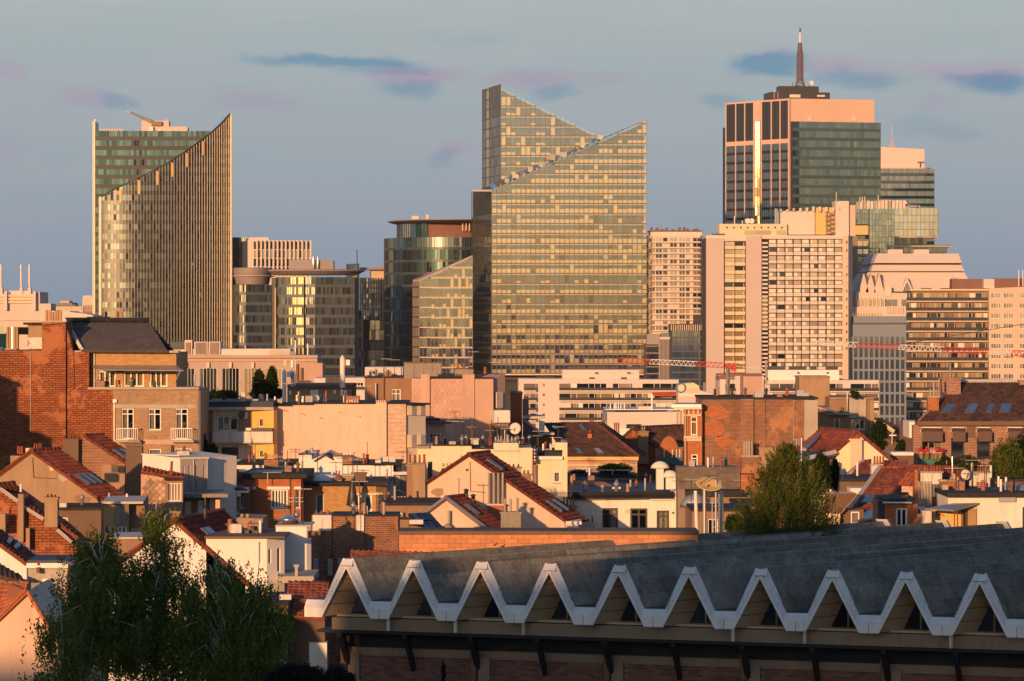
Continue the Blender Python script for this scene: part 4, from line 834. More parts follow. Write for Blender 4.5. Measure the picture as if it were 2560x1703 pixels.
# ------------------------------------------------------------------ white slab hotel
F = Fac(405, 1240, 2); t = thing('slab_hotel', 'large white slab hotel with a grid of windows and blank end walls', 'hotel', F.o); N16 = 17
V_, f = prism([F.w(F.sz(405, 0)[0], 0, -.6), F.w(F.sz(1245, 0)[0], 0, -.6), F.w(F.sz(1245, 0)[0], F.sz(1245, 268)[1], -.6), F.w(F.sz(405, 0)[0], F.sz(405, 285)[1], -.6)], -F.n * 16); mesh('core', V_, f, 'core_dark', t)
for x0, x1, y in ((405, 513, 284), (649, 744, 268)): bx(t, 'blank_wall', F, x0, y, x1, 1400, -12, 1.2, 'hotel_wall_dim')
bx(t, 'parapet', F, 405, 266, 1280, 289, -14, .5, 'far_white'); bx(t, 'top_band', F, 513, 283, 649, 302, -1, .9, 'far_white')
for j in range(18):
    y = 305 + j * 50.4
    for i in range(2):
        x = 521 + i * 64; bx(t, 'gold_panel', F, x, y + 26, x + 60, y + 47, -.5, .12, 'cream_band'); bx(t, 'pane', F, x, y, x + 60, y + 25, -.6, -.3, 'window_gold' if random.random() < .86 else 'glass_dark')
        bx(t, 'panel_joint', F, x + 50, y + 4, x + 54, y + 24, -.3, .05, 'gold_panel')
    for k in range(2): 
        yy = y - 14 + k * 25.2; bx(t, 'slot_window', F, 746, yy + 4, 782, yy + 16, -.6, -.2, 'glass_dark' if not 7 <= j <= 10 else 'window_gold'); bx(t, 'slot_panel', F, 745, yy + 17, 784, yy + 28, -.6, .35, 'far_white')
    for i in range(9):
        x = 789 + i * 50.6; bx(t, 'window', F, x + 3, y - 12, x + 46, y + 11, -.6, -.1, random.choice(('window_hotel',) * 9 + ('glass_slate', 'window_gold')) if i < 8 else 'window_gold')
        bx(t, 'white_panel', F, x + 1.5, y + 13, x + 48.5, y + 33, -.6, .25, 'far_white'); bx(t, 'blind', F, x + 4, y - 11, x + 4 + random.choice((0, 12, 20, 38)) + 1, y + 10, -.1, -.02, 'ceiling')
for i in range(10): bx(t, 'grid_post', F, 786 + i * 50.6, 290, 789 + i * 50.6, 1200, -.3, .4, 'dark_frame')
for j in range(18): bx(t, 'grid_rail', F, 786, 340 + j * 50.4, 1243, 342.5 + j * 50.4, -.3, .32, 'dark_frame')
E = Fac(1243, 1240 + 1.2, -14); bx(t, 'end_wall', E, 1244, 268, 1281, 1400, -10, .9, 'far_beige')
for j in range(14): bx(t, 'slot_window', E, 1268, 300 + j * 50, 1275, 318 + j * 50, .7, .95, 'glass_dark')
# roofscape on the hotel
G = F.sh(-3); bx(t, 'penthouse', G, 487, 196, 902, 268, -9, 0, 'cream_band')
for k in range(9): bx(t, 'penthouse_window', G, 530 + k * 42, 214, 540 + k * 42, 224, 0, .1, 'glass_dark')
for x0, x1, m in ((640, 700, 'glass_gold'), (706, 800, 'window_gold'), (838, 892, 'glass_gold')): bx(t, 'penthouse_glass', G, x0, 236, x1, 262, 0, .3, m)
bx(t, 'lift_room', G.sh(-2), 862, 118, 1072, 262, -10, 0, 'far_white'); bx(t, 'gold_stair_tower', G.sh(-3), 1070, 96, 1200, 262, -8, 0, 'gold_panel'); bx(t, 'core_tower', G.sh(-1), 1200, 56, 1282, 272, -10, 0, 'far_white'); bx(t, 'core_tower', G.sh(-2.5), 1275, 80, 1322, 272, -8, 0, 'far_beige')
for k in range(5): bar(t, 'fire_stair', G.p(1140, 120 + k * 28, -1.5), G.p(1192, 140 + k * 28, -1.5), .5, 'grey_brown'); bar(t, 'fire_stair', G.p(1192, 140 + k * 28, -1.5), G.p(1140, 148 + k * 28, -1.5), .5, 'grey_brown')
for x in (1142, 1190): bar(t, 'stair_post', G.p(x, 100, -1.2), G.p(x, 262, -1.2), .3, 'grey_brown')
for x in (580, 628, 658, 688): bar(t, 'aerial', G.p(x, 196), G.p(x, 176 if x > 600 else 150), .4, 'mast_white')
for x in (660, 686): one('dish', t, frame(G.p(x, 178, .6), G.d * 2, UP * 2, -G.n * .6), 'mast_white', 'dish')
for x in (828, 838): bx(t, 'flue', G, x, 102, x + 6, 196, -1, 0, 'steel_bright')
for k in range(12): bx(t, 'planter', F, 445 + k * 6, 262 - random.randint(2, 10), 450 + k * 6, 276, -2, -1, 'teal_panel')
for k in range(24): x = 860 + k * 40 if k < 10 else 1330 + (k - 10) * 22; bx(t, 'roof_unit', G, x, (100 if k < 10 and x > 1000 else 60 if k >= 10 else 112) - random.randint(0, 14), x + 14, 120 if k < 10 else 104, -3, -1, random.choice(('far_white', 'grey_metal', 'cream_band')))
for x, y in ((1205, 0), (1350, 30), (1365, 30), (1380, 28), (1462, 20)): bar(t, 'aerial', G.p(x, 60), G.p(x, y), .3, 'mast_white')
# ------------------------------------------------------------------ green glass office right of it
F = Fac(1320, 1335, 0); t = thing('green_glass_office', 'green glass office with pale right half and brown tower part, right of the hotel', 'building', F.o)
def gl(x0, x1, y0, y1, nx, nz, g, off=0, yaw=0, sp=None):
    G = Fac(x0, 1335 - off, yaw); a, b, z0, z1 = rect(G, x0, y0, x1, y1); cells(t, G, a, b, z0, (z1 - z0) / nz, nz, nx, g, sp or 'mullion_dark', .05, 'mullion_dark', .12, 0, None, .005)
    V_, f = prism([G.w(a, z0 - (2 if y1 > 400 else 0), -.2), G.w(b, z0 - (2 if y1 > 400 else 0), -.2), G.w(b, z1, -.2), G.w(a, z1, -.2)], -G.n * 14); mesh('core', V_, f, 'core_dark', t)
gl(1320, 1408, 102, 200, 6, 3, 'glass_deep', -2); gl(1408, 1562, 100, 420, 8, 9, 'glass_teal'); gl(1562, 1828, 100, 275, 10, 4, 'glass_pale'); gl(1562, 1760, 275, 325, 8, 1, 'glass_green', -2); gl(1408, 1885, 340, 375, 16, 1, 'glass_green', 0); gl(1405, 1440, 375, 500, 2, 4, 'glass_deep')
bx(t, 'terrace_slab', F, 1520, 326, 1915, 338, -14, 2, 'cream_band'); bx(t, 'soffit_slab', F, 1560, 275, 1830, 280, -14, .6, 'cream_band')
bx(t, 'stair_core', F, 1282, 270, 1335, 1400, -14, -.5, 'grey_brown'); wall(t, F.sh(-.8), [(1330, 290), (1405, 290)], 'brown_stucco', 12, name='brown_wing')
for j in range(9):
    for i in range(2): bx(t, 'window', F, 1336 + i * 36, 302 + j * 49, 1366 + i * 36, 332 + j * 49, -.8, -.6, 'window_gold'); bx(t, 'floor_band', F, 1330, 336 + j * 49, 1404, 344 + j * 49, -.8, -.3, 'cream_band')
bx(t, 'gold_recess', F, 1322, 205, 1405, 262, -9, -2, 'gold_panel')
H = F.sh(-5)
for x0, x1, y0 in ((1345, 1460, 58), (1470, 1630, 52), (1310, 1420, 80), (1635, 1700, 88)): bx(t, 'roof_plant_room', H, x0, y0, x1, 102, -6, 0, random.choice(('far_white', 'far_pink')))
for x0 in (1480, 1500, 1520, 1540): bx(t, 'roof_flue', H, x0, 55, x0 + 9, 95, 0, .8, 'grey_brown')
for P_, Q_ in (((1630, 60), (1645, 82)), ((1645, 82), (1715, 84)), ((1640, 92), (1718, 96)), ((1715, 84), (1718, 98))): bar(t, 'roof_pipe', H.p(*P_), H.p(*Q_), .6, 'steel_bright')
for x0, y0, y1 in ((1496, 140, 190), (1496, 210, 262), (1496, 340, 372)): bx(t, 'dark_window', F, x0, y0, x0 + 18, y1, 0, .3, 'glass_navy')
# ------------------------------------------------------------------ white building with pyramid-shaped roof
F = Fac(1440, 1264, 0); t = thing('pyramid_roof_building', 'white building with stepped sloping pyramid roof and zigzag gables', 'building', F.o)
def frust(x0, x1, X0, X1, y0, y1, dn, df, mat, nm, Yc=1264):
    tz, bz = at(0, y0, Yc).z, at(0, y1, Yc).z; A = [at(x0, 0, Yc).x, at(x1, 0, Yc).x, at(X0, 0, Yc).x, at(X1, 0, Yc).x]
    V_ = [(A[2], Yc - dn, bz), (A[3], Yc - dn, bz), (A[3], Yc + df, bz), (A[2], Yc + df, bz), (A[0], Yc, tz), (A[1], Yc, tz), (A[1], Yc + df - dn, tz), (A[0], Yc + df - dn, tz)]
    return mesh(nm, V_, [(0, 1, 5, 4), (1, 2, 6, 5), (2, 3, 7, 6), (3, 0, 4, 7), (4, 5, 6, 7), (3, 2, 1, 0)], mat, t)
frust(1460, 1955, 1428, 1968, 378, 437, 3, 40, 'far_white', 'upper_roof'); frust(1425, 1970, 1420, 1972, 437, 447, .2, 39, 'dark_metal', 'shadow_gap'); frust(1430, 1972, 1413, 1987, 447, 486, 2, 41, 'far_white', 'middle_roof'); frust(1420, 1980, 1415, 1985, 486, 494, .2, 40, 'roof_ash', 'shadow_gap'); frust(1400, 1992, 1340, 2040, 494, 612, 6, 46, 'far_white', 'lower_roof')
for x0, x1 in ((1530, 1620), (1690, 1782)): bx(t, 'roof_box', F, x0, 352, x1, 380, -12, -4, 'far_pink')
G = Fac(1400, 1257, 0)
for i, (x, y) in enumerate(((1375, 500), (1418, 502), (1468, 498))):
    V_, f = prism([G.p(x - 34, 618), G.p(x, y), G.p(x + 30, 618)], Vector((0, 8, 0))); mesh('gable_fold', V_, f, 'far_pink', t)
for x0, x1, y, yb in ((1598, 1680, 526, 612), (1890, 1960, 520, 612)):
    V_, f = prism([G.p(x0, yb), G.p((x0 + x1) / 2, y), G.p(x1, yb)], Vector((0, 6, 0))); mesh('gable_frame', V_, f, 'far_white', t)
    H = G.sh(.2); q = .7; xm = (x0 + x1) / 2
    V_, f = prism([H.p(xm - (xm - x0) * q, yb), H.p(xm, yb - (yb - y) * q), H.p(xm + (x1 - xm) * q, yb)], Vector((0, .3, 0))); mesh('gable_louver', V_, f, 'louver', t)
    for k in range(5): bx(t, 'louver_bar', H, xm - 22 + k * 10, yb - 60 + abs(k - 2) * 18, xm - 19 + k * 10, yb, 0, .4, 'far_white')
wall(t, Fac(1325, 1255, 0), [(1325, 622), (1325, 615), (1660, 622)], 'far_pink', 30)
for k in range(7): bx(t, 'window_slot', Fac(1325, 1255, 0), 1335 + k * 24, 662, 1350 + k * 24, 700, -.2, .2, 'window_gold'); bx(t, 'fin', Fac(1325, 1255, 0), 1352 + k * 24, 650, 1358 + k * 24, 706, 0, 1, 'far_white')
for x in (1508, 1545, 1605): bx(t, 'dark_window', Fac(1325, 1255, 0), x, 660, x + 34, 702, -.2, .2, 'glass_navy')
bx(t, 'parapet', Fac(1325, 1255, 0), 1500, 582, 1542, 640, -8, .6, 'far_white')
wall(t, Fac(1275, 1252, 0), [(1275, 706), (1660, 706)], 'far_pink', 20, name='lower_wall')
for k in range(12): bx(t, 'window_slot', Fac(1275, 1252, 0), 1285 + k * 17, 744, 1293 + k * 17, 770, -.1, .2, 'window_gold')
for k in range(8): bx(t, 'fin', Fac(1275, 1252, 0), 1512 + k * 16, 706, 1519 + k * 16, 746, 0, .8, 'far_white')
# ------------------------------------------------------------------ blue grid office
F = Fac(1245, 1246, 0); t = thing('blue_grid_office', 'blue grey office with a regular grid of tall dark windows', 'building', F.o)
wall(t, F, [(1245, 806), (1660, 806)], 'office_shade_blue', 6); bx(t, 'top_band', F.sh(-1), 1310, 763, 1640, 808, -4, 0, 'office_shade_blue'); bx(t, 'cornice', F, 1243, 803, 1662, 812, -.5, .4, 'spandrel_blue')
for j in range(9):
    y = 888 + j * 71
    for i in range(13): bx(t, 'window', F, 1250 + i * 32, y, 1270 + i * 32, y + 56, -.2, .02, 'glass_navy'); bx(t, 'window_reveal', F, 1271 + i * 32, y - 2, 1281 + i * 32, y + 58, 0, .7, 'office_shade_blue')
    bx(t, 'floor_band', F, 1245, y + 58, 1662, y + 69, 0, .55, 'office_shade_blue')
# ------------------------------------------------------------------ balcony blocks on the right
def balcony_block(t, F, x0, x1, ys, pitch, n, bal_h, win_h, wm='far_white', rm='rail_dark', nx=16, gm='window_gold', over=1.5, bx0=None, bx1=None):
    bx0 = x0 if bx0 is None else bx0; bx1 = x1 if bx1 is None else bx1
    for j in range(n):
        y = ys + j * pitch; bx(t, 'floor_slab', F, bx0, y + win_h + bal_h, bx1, y + win_h + bal_h + pitch * .12, -.5, over, wm)
        w = (bx1 - bx0) / nx
        for i in range(nx): bx(t, 'balcony_panel', F, bx0 + i * w + 1, y + win_h, bx0 + (i + 1) * w - 1, y + win_h + bal_h, over - .15, over - .02, rm)
        i = 0
        while i < nx:
            k = random.choice((1, 1, 2)); q0 = bx0 + i * w; q1 = min(bx1, q0 + k * w)
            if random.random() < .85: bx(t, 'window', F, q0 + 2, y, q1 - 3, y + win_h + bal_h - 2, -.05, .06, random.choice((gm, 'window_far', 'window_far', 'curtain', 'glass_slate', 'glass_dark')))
            if random.random() < .5: bx(t, 'partition', F, q1 - 3, y - 2, q1, y + win_h + bal_h, -.3, over - .3, wm)
            i += k
F = Fac(1630, 930, -2); t = thing('balcony_tower', 'tall apartment block with dark balcony rails on every floor, at the right', 'apartment block', F.o)
wall(t, F, [(1665, 605), (2142, 600)], 'brown_stucco', 14); balcony_block(t, F, 1630, 2142, 622, 61.2, 14, 20, 26, 'far_beige', nx=24, bx0=1632)
bx(t, 'roof_slab', F, 1650, 597, 2145, 606, -14, 1.5, 'cream_band'); bx(t, 'plant_room', F.sh(-3), 1915, 534, 2110, 602, -7, 0, 'dark_brick_far')
for x in (1730, 1760, 1850, 1880): bx(t, 'roof_vent', F.sh(-2), x, 590, x + 30, 602, -3, 0, 'dark_metal')
F = Fac(2142, 925, -2); t = thing('beige_apartment_block', 'beige apartment block with paired windows at the right edge', 'apartment block', F.o)
hs = [(x, 620 + j * 62, x + 62, 652 + j * 62, dict(cols=4, sill=None, fm='white_frame', gl='window_far', fw=.1)) for j in range(9) for x in (2154, 2232, 2330)]
facade(t, F, [(2142, 592), (2480, 578)], 'far_beige', hs, 14)
bx(t, 'roof_room', F.sh(-3), 2175, 530, 2480, 588, -8, 0, 'dark_brick_far'); bx(t, 'roof_room', F.sh(-3), 2110, 535, 2176, 592, -8, 0, 'far_pink')
for x in (2325, 2350): bar(t, 'aerial', F.p(x, 580), F.p(x, 480), .3, 'mast_white')
# ------------------------------------------------------------------ white apartment slab in the centre, and the one beside it
vw(900, 880, .3479)
F = Fac(1140, 900, 1); t = thing('white_balcony_slab', 'long low white apartment slab with dark balcony rails and red awning, below the glass tower', 'apartment block', F.o)
facade(t, F, [(1140, 192), (2290, 200)], 'far_white', [(1312, 226 + j * 71, 1332, 250 + j * 71, dict(cols=1, sill=None, gl='window_gold')) for j in range(5)], 13)
balcony_block(t, F, 1430, 2285, 228, 71.5, 7, 20, 28, 'far_white', nx=20, bx0=1430, bx1=2285); balcony_block(t, F, 1175, 1265, 228, 71.5, 7, 20, 28, 'far_white', nx=2, bx0=1175, bx1=1266)
bx(t, 'blank_wall', F, 1266, 190, 1428, 420, 0, .9, 'far_white') if False else None
bx(t, 'roof_storey', F.sh(-3), 1455, 128, 2006, 200, -7, 0, 'far_white'); bx(t, 'roof_wall', F.sh(-3.5), 1265, 180, 1400, 196, -7, 0, 'dark_metal')
for x0, x1 in ((1492, 1620), (1640, 1770), (1795, 1850), (1912, 2005)): bx(t, 'roof_unit', F.sh(-4), x0, 104, x1, 130, -2, 0, 'dark_metal')
for x in (1690, 1920): bx(t, 'roof_vent', F.sh(-3), x, 146, x + 24, 158, 0, .2, 'dark_metal'); bx(t, 'roof_vent', F, x - 40, 184, x - 4, 198, -3, -2.4, 'dark_metal')
P_ = [F.p(2098, 292, 1.5), F.p(2270, 290, 1.5), F.p(2284, 312, 3.2), F.p(2108, 314, 3.2)]; V_, f = prism(P_, Vector((0, 0, -.12))); mesh('awning', V_, f, 'awning_red', t)
vw(1600, 480, .4073)
F = Fac(490, 880, 1); t = thing('white_balcony_wing', 'low white apartment wing with dark balcony rails below the hotel', 'apartment block', F.o)
wall(t, F, [(490, 1150), (760, 1158), (1465, 1155)], 'far_white', 12); balcony_block(t, F, 775, 1465, 1178, 60, 5, 18, 26, 'far_white', nx=16, bx0=770, bx1=1464); balcony_block(t, F, 520, 585, 1178, 60, 4, 18, 26, 'far_white', nx=2, bx0=522, bx1=585)
bx(t, 'roof_storey', F.sh(-3), 785, 1093, 1222, 1158, -7, 0, 'white_clean')
for x in (965, 1145): bx(t, 'roof_vent', F.sh(-3), x, 1106, x + 14, 1116, 0, .2, 'dark_metal')
for x0, x1 in ((792, 890), (918, 1022), (1050, 1085), (1145, 1215)): bx(t, 'roof_unit', F.sh(-4), x0, 1070, x1, 1095, -2, 0, 'dark_metal')
bx(t, 'stair_block', F.sh(1.2), 585, 1130, 760, 1290, -6, 0, 'far_pink'); bx(t, 'dark_attic', F.sh(-2), 480, 1116, 745, 1155, -6, 0, 'dark_brick_far')
F = Fac(238, 780, 0); t = thing('curved_gable_house', 'cream house front with blue letter Q sign and a curved gable, beside the white slab', 'house', F.o)
wall(t, F, [(235, 1180), (330, 1172), (362, 1190), (366, 1214)], 'cream_stucco', 10); bx(t, 'parapet', F, 238, 1236, 446, 1256, -6, .4, 'white_stucco'); wall(t, F.sh(.3), [(236, 1232), (280, 1222), (300, 1206), (330, 1204), (365, 1216), (446, 1240)], 'far_pink', 8, name='lower_gable')
q = F.p(250, 1206, .3); cu = bpy.data.curves.new('letter', 'FONT'); cu.body = 'Q'; cu.size = 3.4; cu.extrude = .08; cu.align_x = 'CENTER'; cu.align_y = 'CENTER'; cu.materials.append(M_['letter_blue'])
o_ = bpy.data.objects.new('letter', cu); me = bpy.data.meshes.new_from_object(o_); bpy.data.objects.remove(o_); o = bpy.data.objects.new('letter_sign', me); link(o, t, Matrix.Translation(q) @ Matrix.Rotation(R(90), 4, 'X'))
# ------------------------------------------------------------------ tower crane jibs
def jib(name, label, x0, y0, x1, y1, hx, Y0, Y1, n, cols, ny=8):
    t = thing(name, label, 'crane', at(x1, y1, Y1)); A, B = at(x0, y0, Y0), at(x1, y1, Y1); d = B - A; up = UP * (hx * .4073 / FP * (Y0 + Y1) / 2); sd = Vector((0, up.z * .5, 0))
    for i in range(n):
        c = cols[i * len(cols) // n]; P_, Q_ = A + d * (i / n), A + d * ((i + 1) / n); m_ = (P_ + Q_) / 2 + up
        for s in (-1, 1):
            bar(t, 'lower_chord', P_ + sd * s, Q_ + sd * s, .16, c); bar(t, 'lattice_brace', P_ + sd * s, m_, .11, c); bar(t, 'lattice_brace', m_, Q_ + sd * s, .11, c)
        bar(t, 'top_chord', m_, m_ + d / n, .2, c)
    return t, A, B, up
j1, A, B, up = jib('tower_crane', 'long red and white tower crane jib crossing in front of the right blocks', 1075, 940, 2420, 1012, 30, 700, 640, 40, ['crane_white', 'crane_white', 'crane_red', 'crane_red', 'crane_white', 'crane_white', 'crane_red', 'crane_red', 'crane_white', 'crane_red'])
bar(j1, 'tie_rope', at(1600, 935, 675), at(2420, 800, 640), .12, 'dark_metal')
Mst = at(2420, 1012, 640); bar(j1, 'crane_mast', Vector((Mst.x, Mst.y, 0)), Vector((Mst.x, Mst.y, Mst.z + 14)), 1.6, 'crane_red', 'cube')
j2, A, B, up = jib('tower_crane', 'red and white crane jib with its red tail, left of the hotel', -140, 1046, 590, 1082, 28, 760, 760, 26, ['crane_red', 'crane_red', 'crane_white', 'crane_white', 'crane_white', 'crane_red', 'crane_red', 'crane_red'])
H = Fac(560, 760, 0); bx(j2, 'counter_weight', H, 560, 1058, 592, 1102, -1.2, 0, 'crane_red'); bx(j2, 'winch', H, 525, 1056, 548, 1076, -1, 0, 'crane_red'); q = at(540, 1082, 760); bar(j2, 'crane_mast', Vector((q.x, q.y, 0)), q, .7, 'grey_brown', 'cube')
bar(j2, 'pendant_rope', at(590, 1070, 760), at(760, 1085, 760), .12, 'mast_white')
# ------------------------------------------------------------------ houses: left side
def slope(F, eL, eR, rR, rL, back):            # eave points on F, ridge points on the plane `back` metres behind
    G = F.sh(-back); return F.p(*eL), F.p(*eR), G.p(*rR), G.p(*rL)
def sheet(t, name, pts, mat, th=.1):
    P = [Vector(p) for p in pts]; n = (P[1] - P[0]).cross(P[2] - P[0]).normalized(); n = n if n.z > 0 else -n
    return mesh(name, *prism(P, -n * th), mat, t)
def house(name, label, x, Y, yaw=0, cat='house', group=None):
    F = Fac(x, Y, yaw); return thing(name, label, cat, F.o, group), F
vw(0, 760, .25515)
t, F = house('brick_corner_house', 'tall brick house with dark shed roof, awning and two small balconies, left', 640, 250)
wall(t, F, [(-60, 460), (410, 458), (411, 174), (640, 172), (715, 470), (872, 470), (872, 838), (1105, 840)], 'brick_red', 9, label='bare red brick side wall')
bx(t, 'buttress', F, 575, 175, 648, 1320, -1, .22, 'brick_red'); cable(t, F, [(300, 470), (300, 1250)], 'concrete', .05); cable(t, F, [(720, 480), (730, 830), (1080, 850)])
for k in range(9): q = F.p(120 + k * 97 % 900, 620 + k * 211 % 600, .03); pc(t, 'wall_anchor', frame(q, F.d * .06, -F.n * .05, UP * .45), 'rust')
U = F.sh(-.8); wo = dict(sill=None, cur='all', curm='curtain_gold', fw=.11)
facade(t, U, [(873, 478), (1727, 478)], 'brick_yellow', [(965, 655, 1135, 815, dict(cols=3, **wo)), (1210, 655, 1410, 815, dict(cols=3, **wo)), (1465, 655, 1640, 815, dict(cols=3, **wo))], 8, yb=836)
facade(t, F, [(1106, 838), (1947, 842)], 'brick_tan', [(1190, 1025, 1310, 1325, dict(cols=2, tr=.18, cur='left', sill=None)), (1452, 1025, 1577, 1237, dict(cols=2, tr=.27, cur='left')), (1715, 1025, 1840, 1325, dict(cols=2, tr=.18, cur='left', sill=None)), (1172, 1420, 1226, 1500, dict(cols=1, cur='all')), (1455, 1420, 1577, 1478, dict(cols=1, cur='all')), (1705, 1415, 1780, 1500, dict(cols=1, cur='all')), (1803, 1415, 1875, 1500, dict(cols=1, cur='all'))], 8)
for y0, y1, m in ((985, 1022, 'concrete'), (1330, 1420, 'pink_block')): bx(t, 'stone_band', F, 1108, y0, 1928, y1 if y1 - y0 < 50 else y0 + 46, -.05, .05, m)
bx(t, 'terrace_slab', F, 866, 815, 1952, 838, -3, .25, 'concrete'); bx(t, 'gutter', U, 705, 456, 1757, 478, -.5, .55, 'concrete')
clut(t, F, 900, 1900, 815, 6, (.2, .6))
E = slope(F, (800, 452), (1642, 456), (1462, 180), (640, 176), 4.2); sheet(t, 'roof', E, 'shed_roof', .18); sheet(t, 'roof', [E[3], E[2], E[2] + Vector((2, 6, -3)), E[3] + Vector((2, 6, -3))], 'shed_roof', .18)
bar(t, 'verge_board', E[0] + UP * .1, E[3] + UP * .1, .22, 'white_old', 'cube'); bar(t, 'ridge_cap', E[3] + UP * .1, E[2] + UP * .1, .3, 'tar', 'cube')
P = [U.p(890, 598, .02), U.p(1725, 600, .02), F.p(1795, 650, 1.1), F.p(948, 642, 1.1)]; sheet(t, 'awning', P, 'grey_metal', .06)
for x0, y0, x1, y1 in ((992, 655, 935, 760), (1768, 655, 1712, 770)): bar(t, 'awning_arm', U.p(x1, y1, .05), F.p(x0, y0, 1.0), .05, 'white_metal')
pipe(t, F, 922, 480, 815, .1, 'white_metal', -.7); pipe(t, F, 1120, 960, 1420, .1, 'white_metal'); pipe(t, F, 1955, 842, 1500, .1, 'white_metal', -.2); bx(t, 'pipe_head', F, 1108, 935, 1146, 965, 0, .2, 'white_metal')
for x in (1157, 1688):
    bx(t, 'balcony_floor', F, x - 14, 1330, x + 222, 1352, -.1, .9, 'concrete'); railing(t, F, x, 1213, x + 203, 1328, .8, 'white_metal', 10)
for x, y, w, h in ((1245, 865, 24, 46), (1768, 865, 24, 46), (1238, 928, 34, 34), (1502, 928, 34, 34), (1762, 928, 34, 34), (1508, 1290, 36, 36)): bx(t, 'vent_grille', F, x, y, x + w, y + h, -.05, .03, 'grey_brown')
for k in range(4): bx(t, 'roof_lamp', F, 1155 + k * 26, 790, 1160 + k * 26, 815, -.5, -.45, 'white_metal')
c = chim(t, F, 411, 165, 641, 200, 'brick_red', [(458, 60, 30), (490, 68, 26), (516, 78, 24), (541, 70, 26), (566, 58, 28), (592, 62, 28)], .9, .3, 'concrete', 'pot_tan', shape='cyl')
G = F.sh(-6)
c = chim(t, G, 860, 125, 1055, 178, 'brick_red', [], .8, 0, 'tar'); c = chim(t, G, 1110, 160, 1210, 180, 'brick_red', [(1140, 70, 34), (1192, 66, 34)], .6, 0, 'concrete', 'pot_tan', shape='cyl')
t, F = house('roof_shed', 'small rooftop shed with black flat roof and white trellis behind the brick wall', 270, 262)
wall(t, F, [(270, 205), (420, 205)], 'tan_stucco', 5); bx(t, 'flat_roof', F, 235, 182, 420, 204, -5, .4, 'tar'); bx(t, 'glass_box', F, 182, 228, 268, 300, -1, .2, 'glass_green')
for k in range(5): bx(t, 'slat', F, 64 + k * 24, 226, 82 + k * 24, 470, -.4, .1, 'wood_slat' if k != 2 else 'steel_bright')
for k in range(7):
    for s in (-1, 1): bar(t, 'trellis_bar', F.p(275 + k * 20, 300 + (30 if s > 0 else 140), .3), F.p(275 + k * 20 + 60, 300 + (140 if s > 0 else 30), .3), .09, 'white_frame', 'cube')
wall(t, F, [(-40, 290), (62, 290)], 'glass_deep', 4, name='glass_room'); bx(t, 'roof_edge', F, -40, 284, 64, 292, -4, .2, 'concrete_pale')
sheet(t, 'tarpaulin', [F.p(20, 465, 1), F.p(150, 460, 1), F.p(178, 425, -.4), F.p(40, 420, -.4)], 'white_old', .05); sheet(t, 'tarpaulin', [F.p(-20, 460, 1.2), F.p(20, 455, 1.2), F.p(40, 415, -.2), F.p(-20, 420, -.2)], 'tarp_blue', .05)
# --- gables lower left
vw(0, 1080, .2715)
t, F = house('brown_gable_house', 'brown stucco gable house with orange verge tiles and three skylights', 285, 200)
rf = gable(t, F, (-60, 445), (285, 190), (925, 640), 'tan_stucco', 'tile_red', Vector((1.35, 2.4, 0)), over=.12)
E0, E1, R1, R0, r_ = rf[1]
for s in (.3, .52, .74): skylight(r_, E0, E1, R1, R0, s, .42, .11, .2)
patch(t, F, 590, 420, 60, 40, 'concrete', 1); patch(t, F, 480, 330, 34, 30, 'cream_stucco', 2); patch(t, F, 760, 620, 80, 50, 'brown_stucco', 3); cable(t, F, [(300, 240), (310, 420), (520, 430)]); bx(t, 'gutter', F, 930, 642, 1200, 668, -1.6, .1, 'concrete_pale'); pipe(t, F, 936, 650, 1000, .09, 'rust', .1)
c = chim(t, F, 95, 205, 210, 300, 'tan_stucco', [(165, 130, 18), (185, 135, 16), (203, 132, 16), (318, 105, 18), (340, 110, 16), (362, 105, 18), (378, 108, 14)], .6, -2, None); bx(t, 'chimney_block', F.sh(-2.2), 235, 150, 302, 215, -.5, 0, 'cream_stucco')
t, F = house('brick_gable_house', 'old brick house with curved verge, two skylights and a dark chimney, behind the brown gable', 760, 226)
V = Vector((.95, 2.0, 0)); rf = gable(t, F, (700, 100), (775, 52), (1155, 298), 'brick_mid', 'tile_red', V, over=.1, left=False)
E0, E1, R1, R0, r_ = rf[0]
for s in (.3, .72): skylight(r_, E0, E1, R1, R0, s, .3, .2, .38)
bx(t, 'stucco_wall', F, 940, 305, 1152, 900, -3, .12, 'tan_stucco'); bx(t, 'low_roof', F, 1090, 548, 1150, 570, -1, .3, 'white_old')
chim(t, F, 582, 62, 722, 330, 'dark_brown', [(603, 38, 16), (630, 42, 16), (657, 36, 16), (688, 40, 16)], .8, .5, 'dark_brown', 'pot_dark', .03)
c = chim(t, F, 1158, 120, 1308, 1000, 'dark_brown', [], .8, 1.4, None); G = F.sh(1.4); bx(c, 'chimney_cap', G, 1150, 96, 1308, 125, -.85, .06, 'dark_brown'); bx(c, 'chimney_crown', G, 1178, 74, 1290, 98, -.7, -.05, 'concrete_dirty')
t, F = house('stepped_brick_house', 'low brick house with red tile strips and two plaster chimneys, lower left', 300, 178)
wall(t, F, [(-60, 520), (10, 520), (170, 630), (400, 800), (540, 900), (660, 1010), (720, 1080)], 'brick_red', 5)
for (a_, b_, c_, d_) in (((-40, 470), (10, 520), (180, 560), (130, 452)), ((215, 680), (400, 795), (410, 760), (240, 560)), ((545, 850), (720, 990), (760, 960), (600, 820))):
    P = [F.p(*a_, .1), F.p(*b_, .1), F.sh(-1.2).p(*c_), F.sh(-1.2).p(*d_)]; tiles(t, P[0], P[1], P[2], P[3], 'tile_red')
for a_, b_ in (((215, 690), (400, 805)), ((525, 900), (660, 1015)), ((0, 520), (165, 640))): bar(t, 'verge_board', F.p(*a_, .15), F.p(*b_, .15), .14, 'concrete_pale', 'cube')
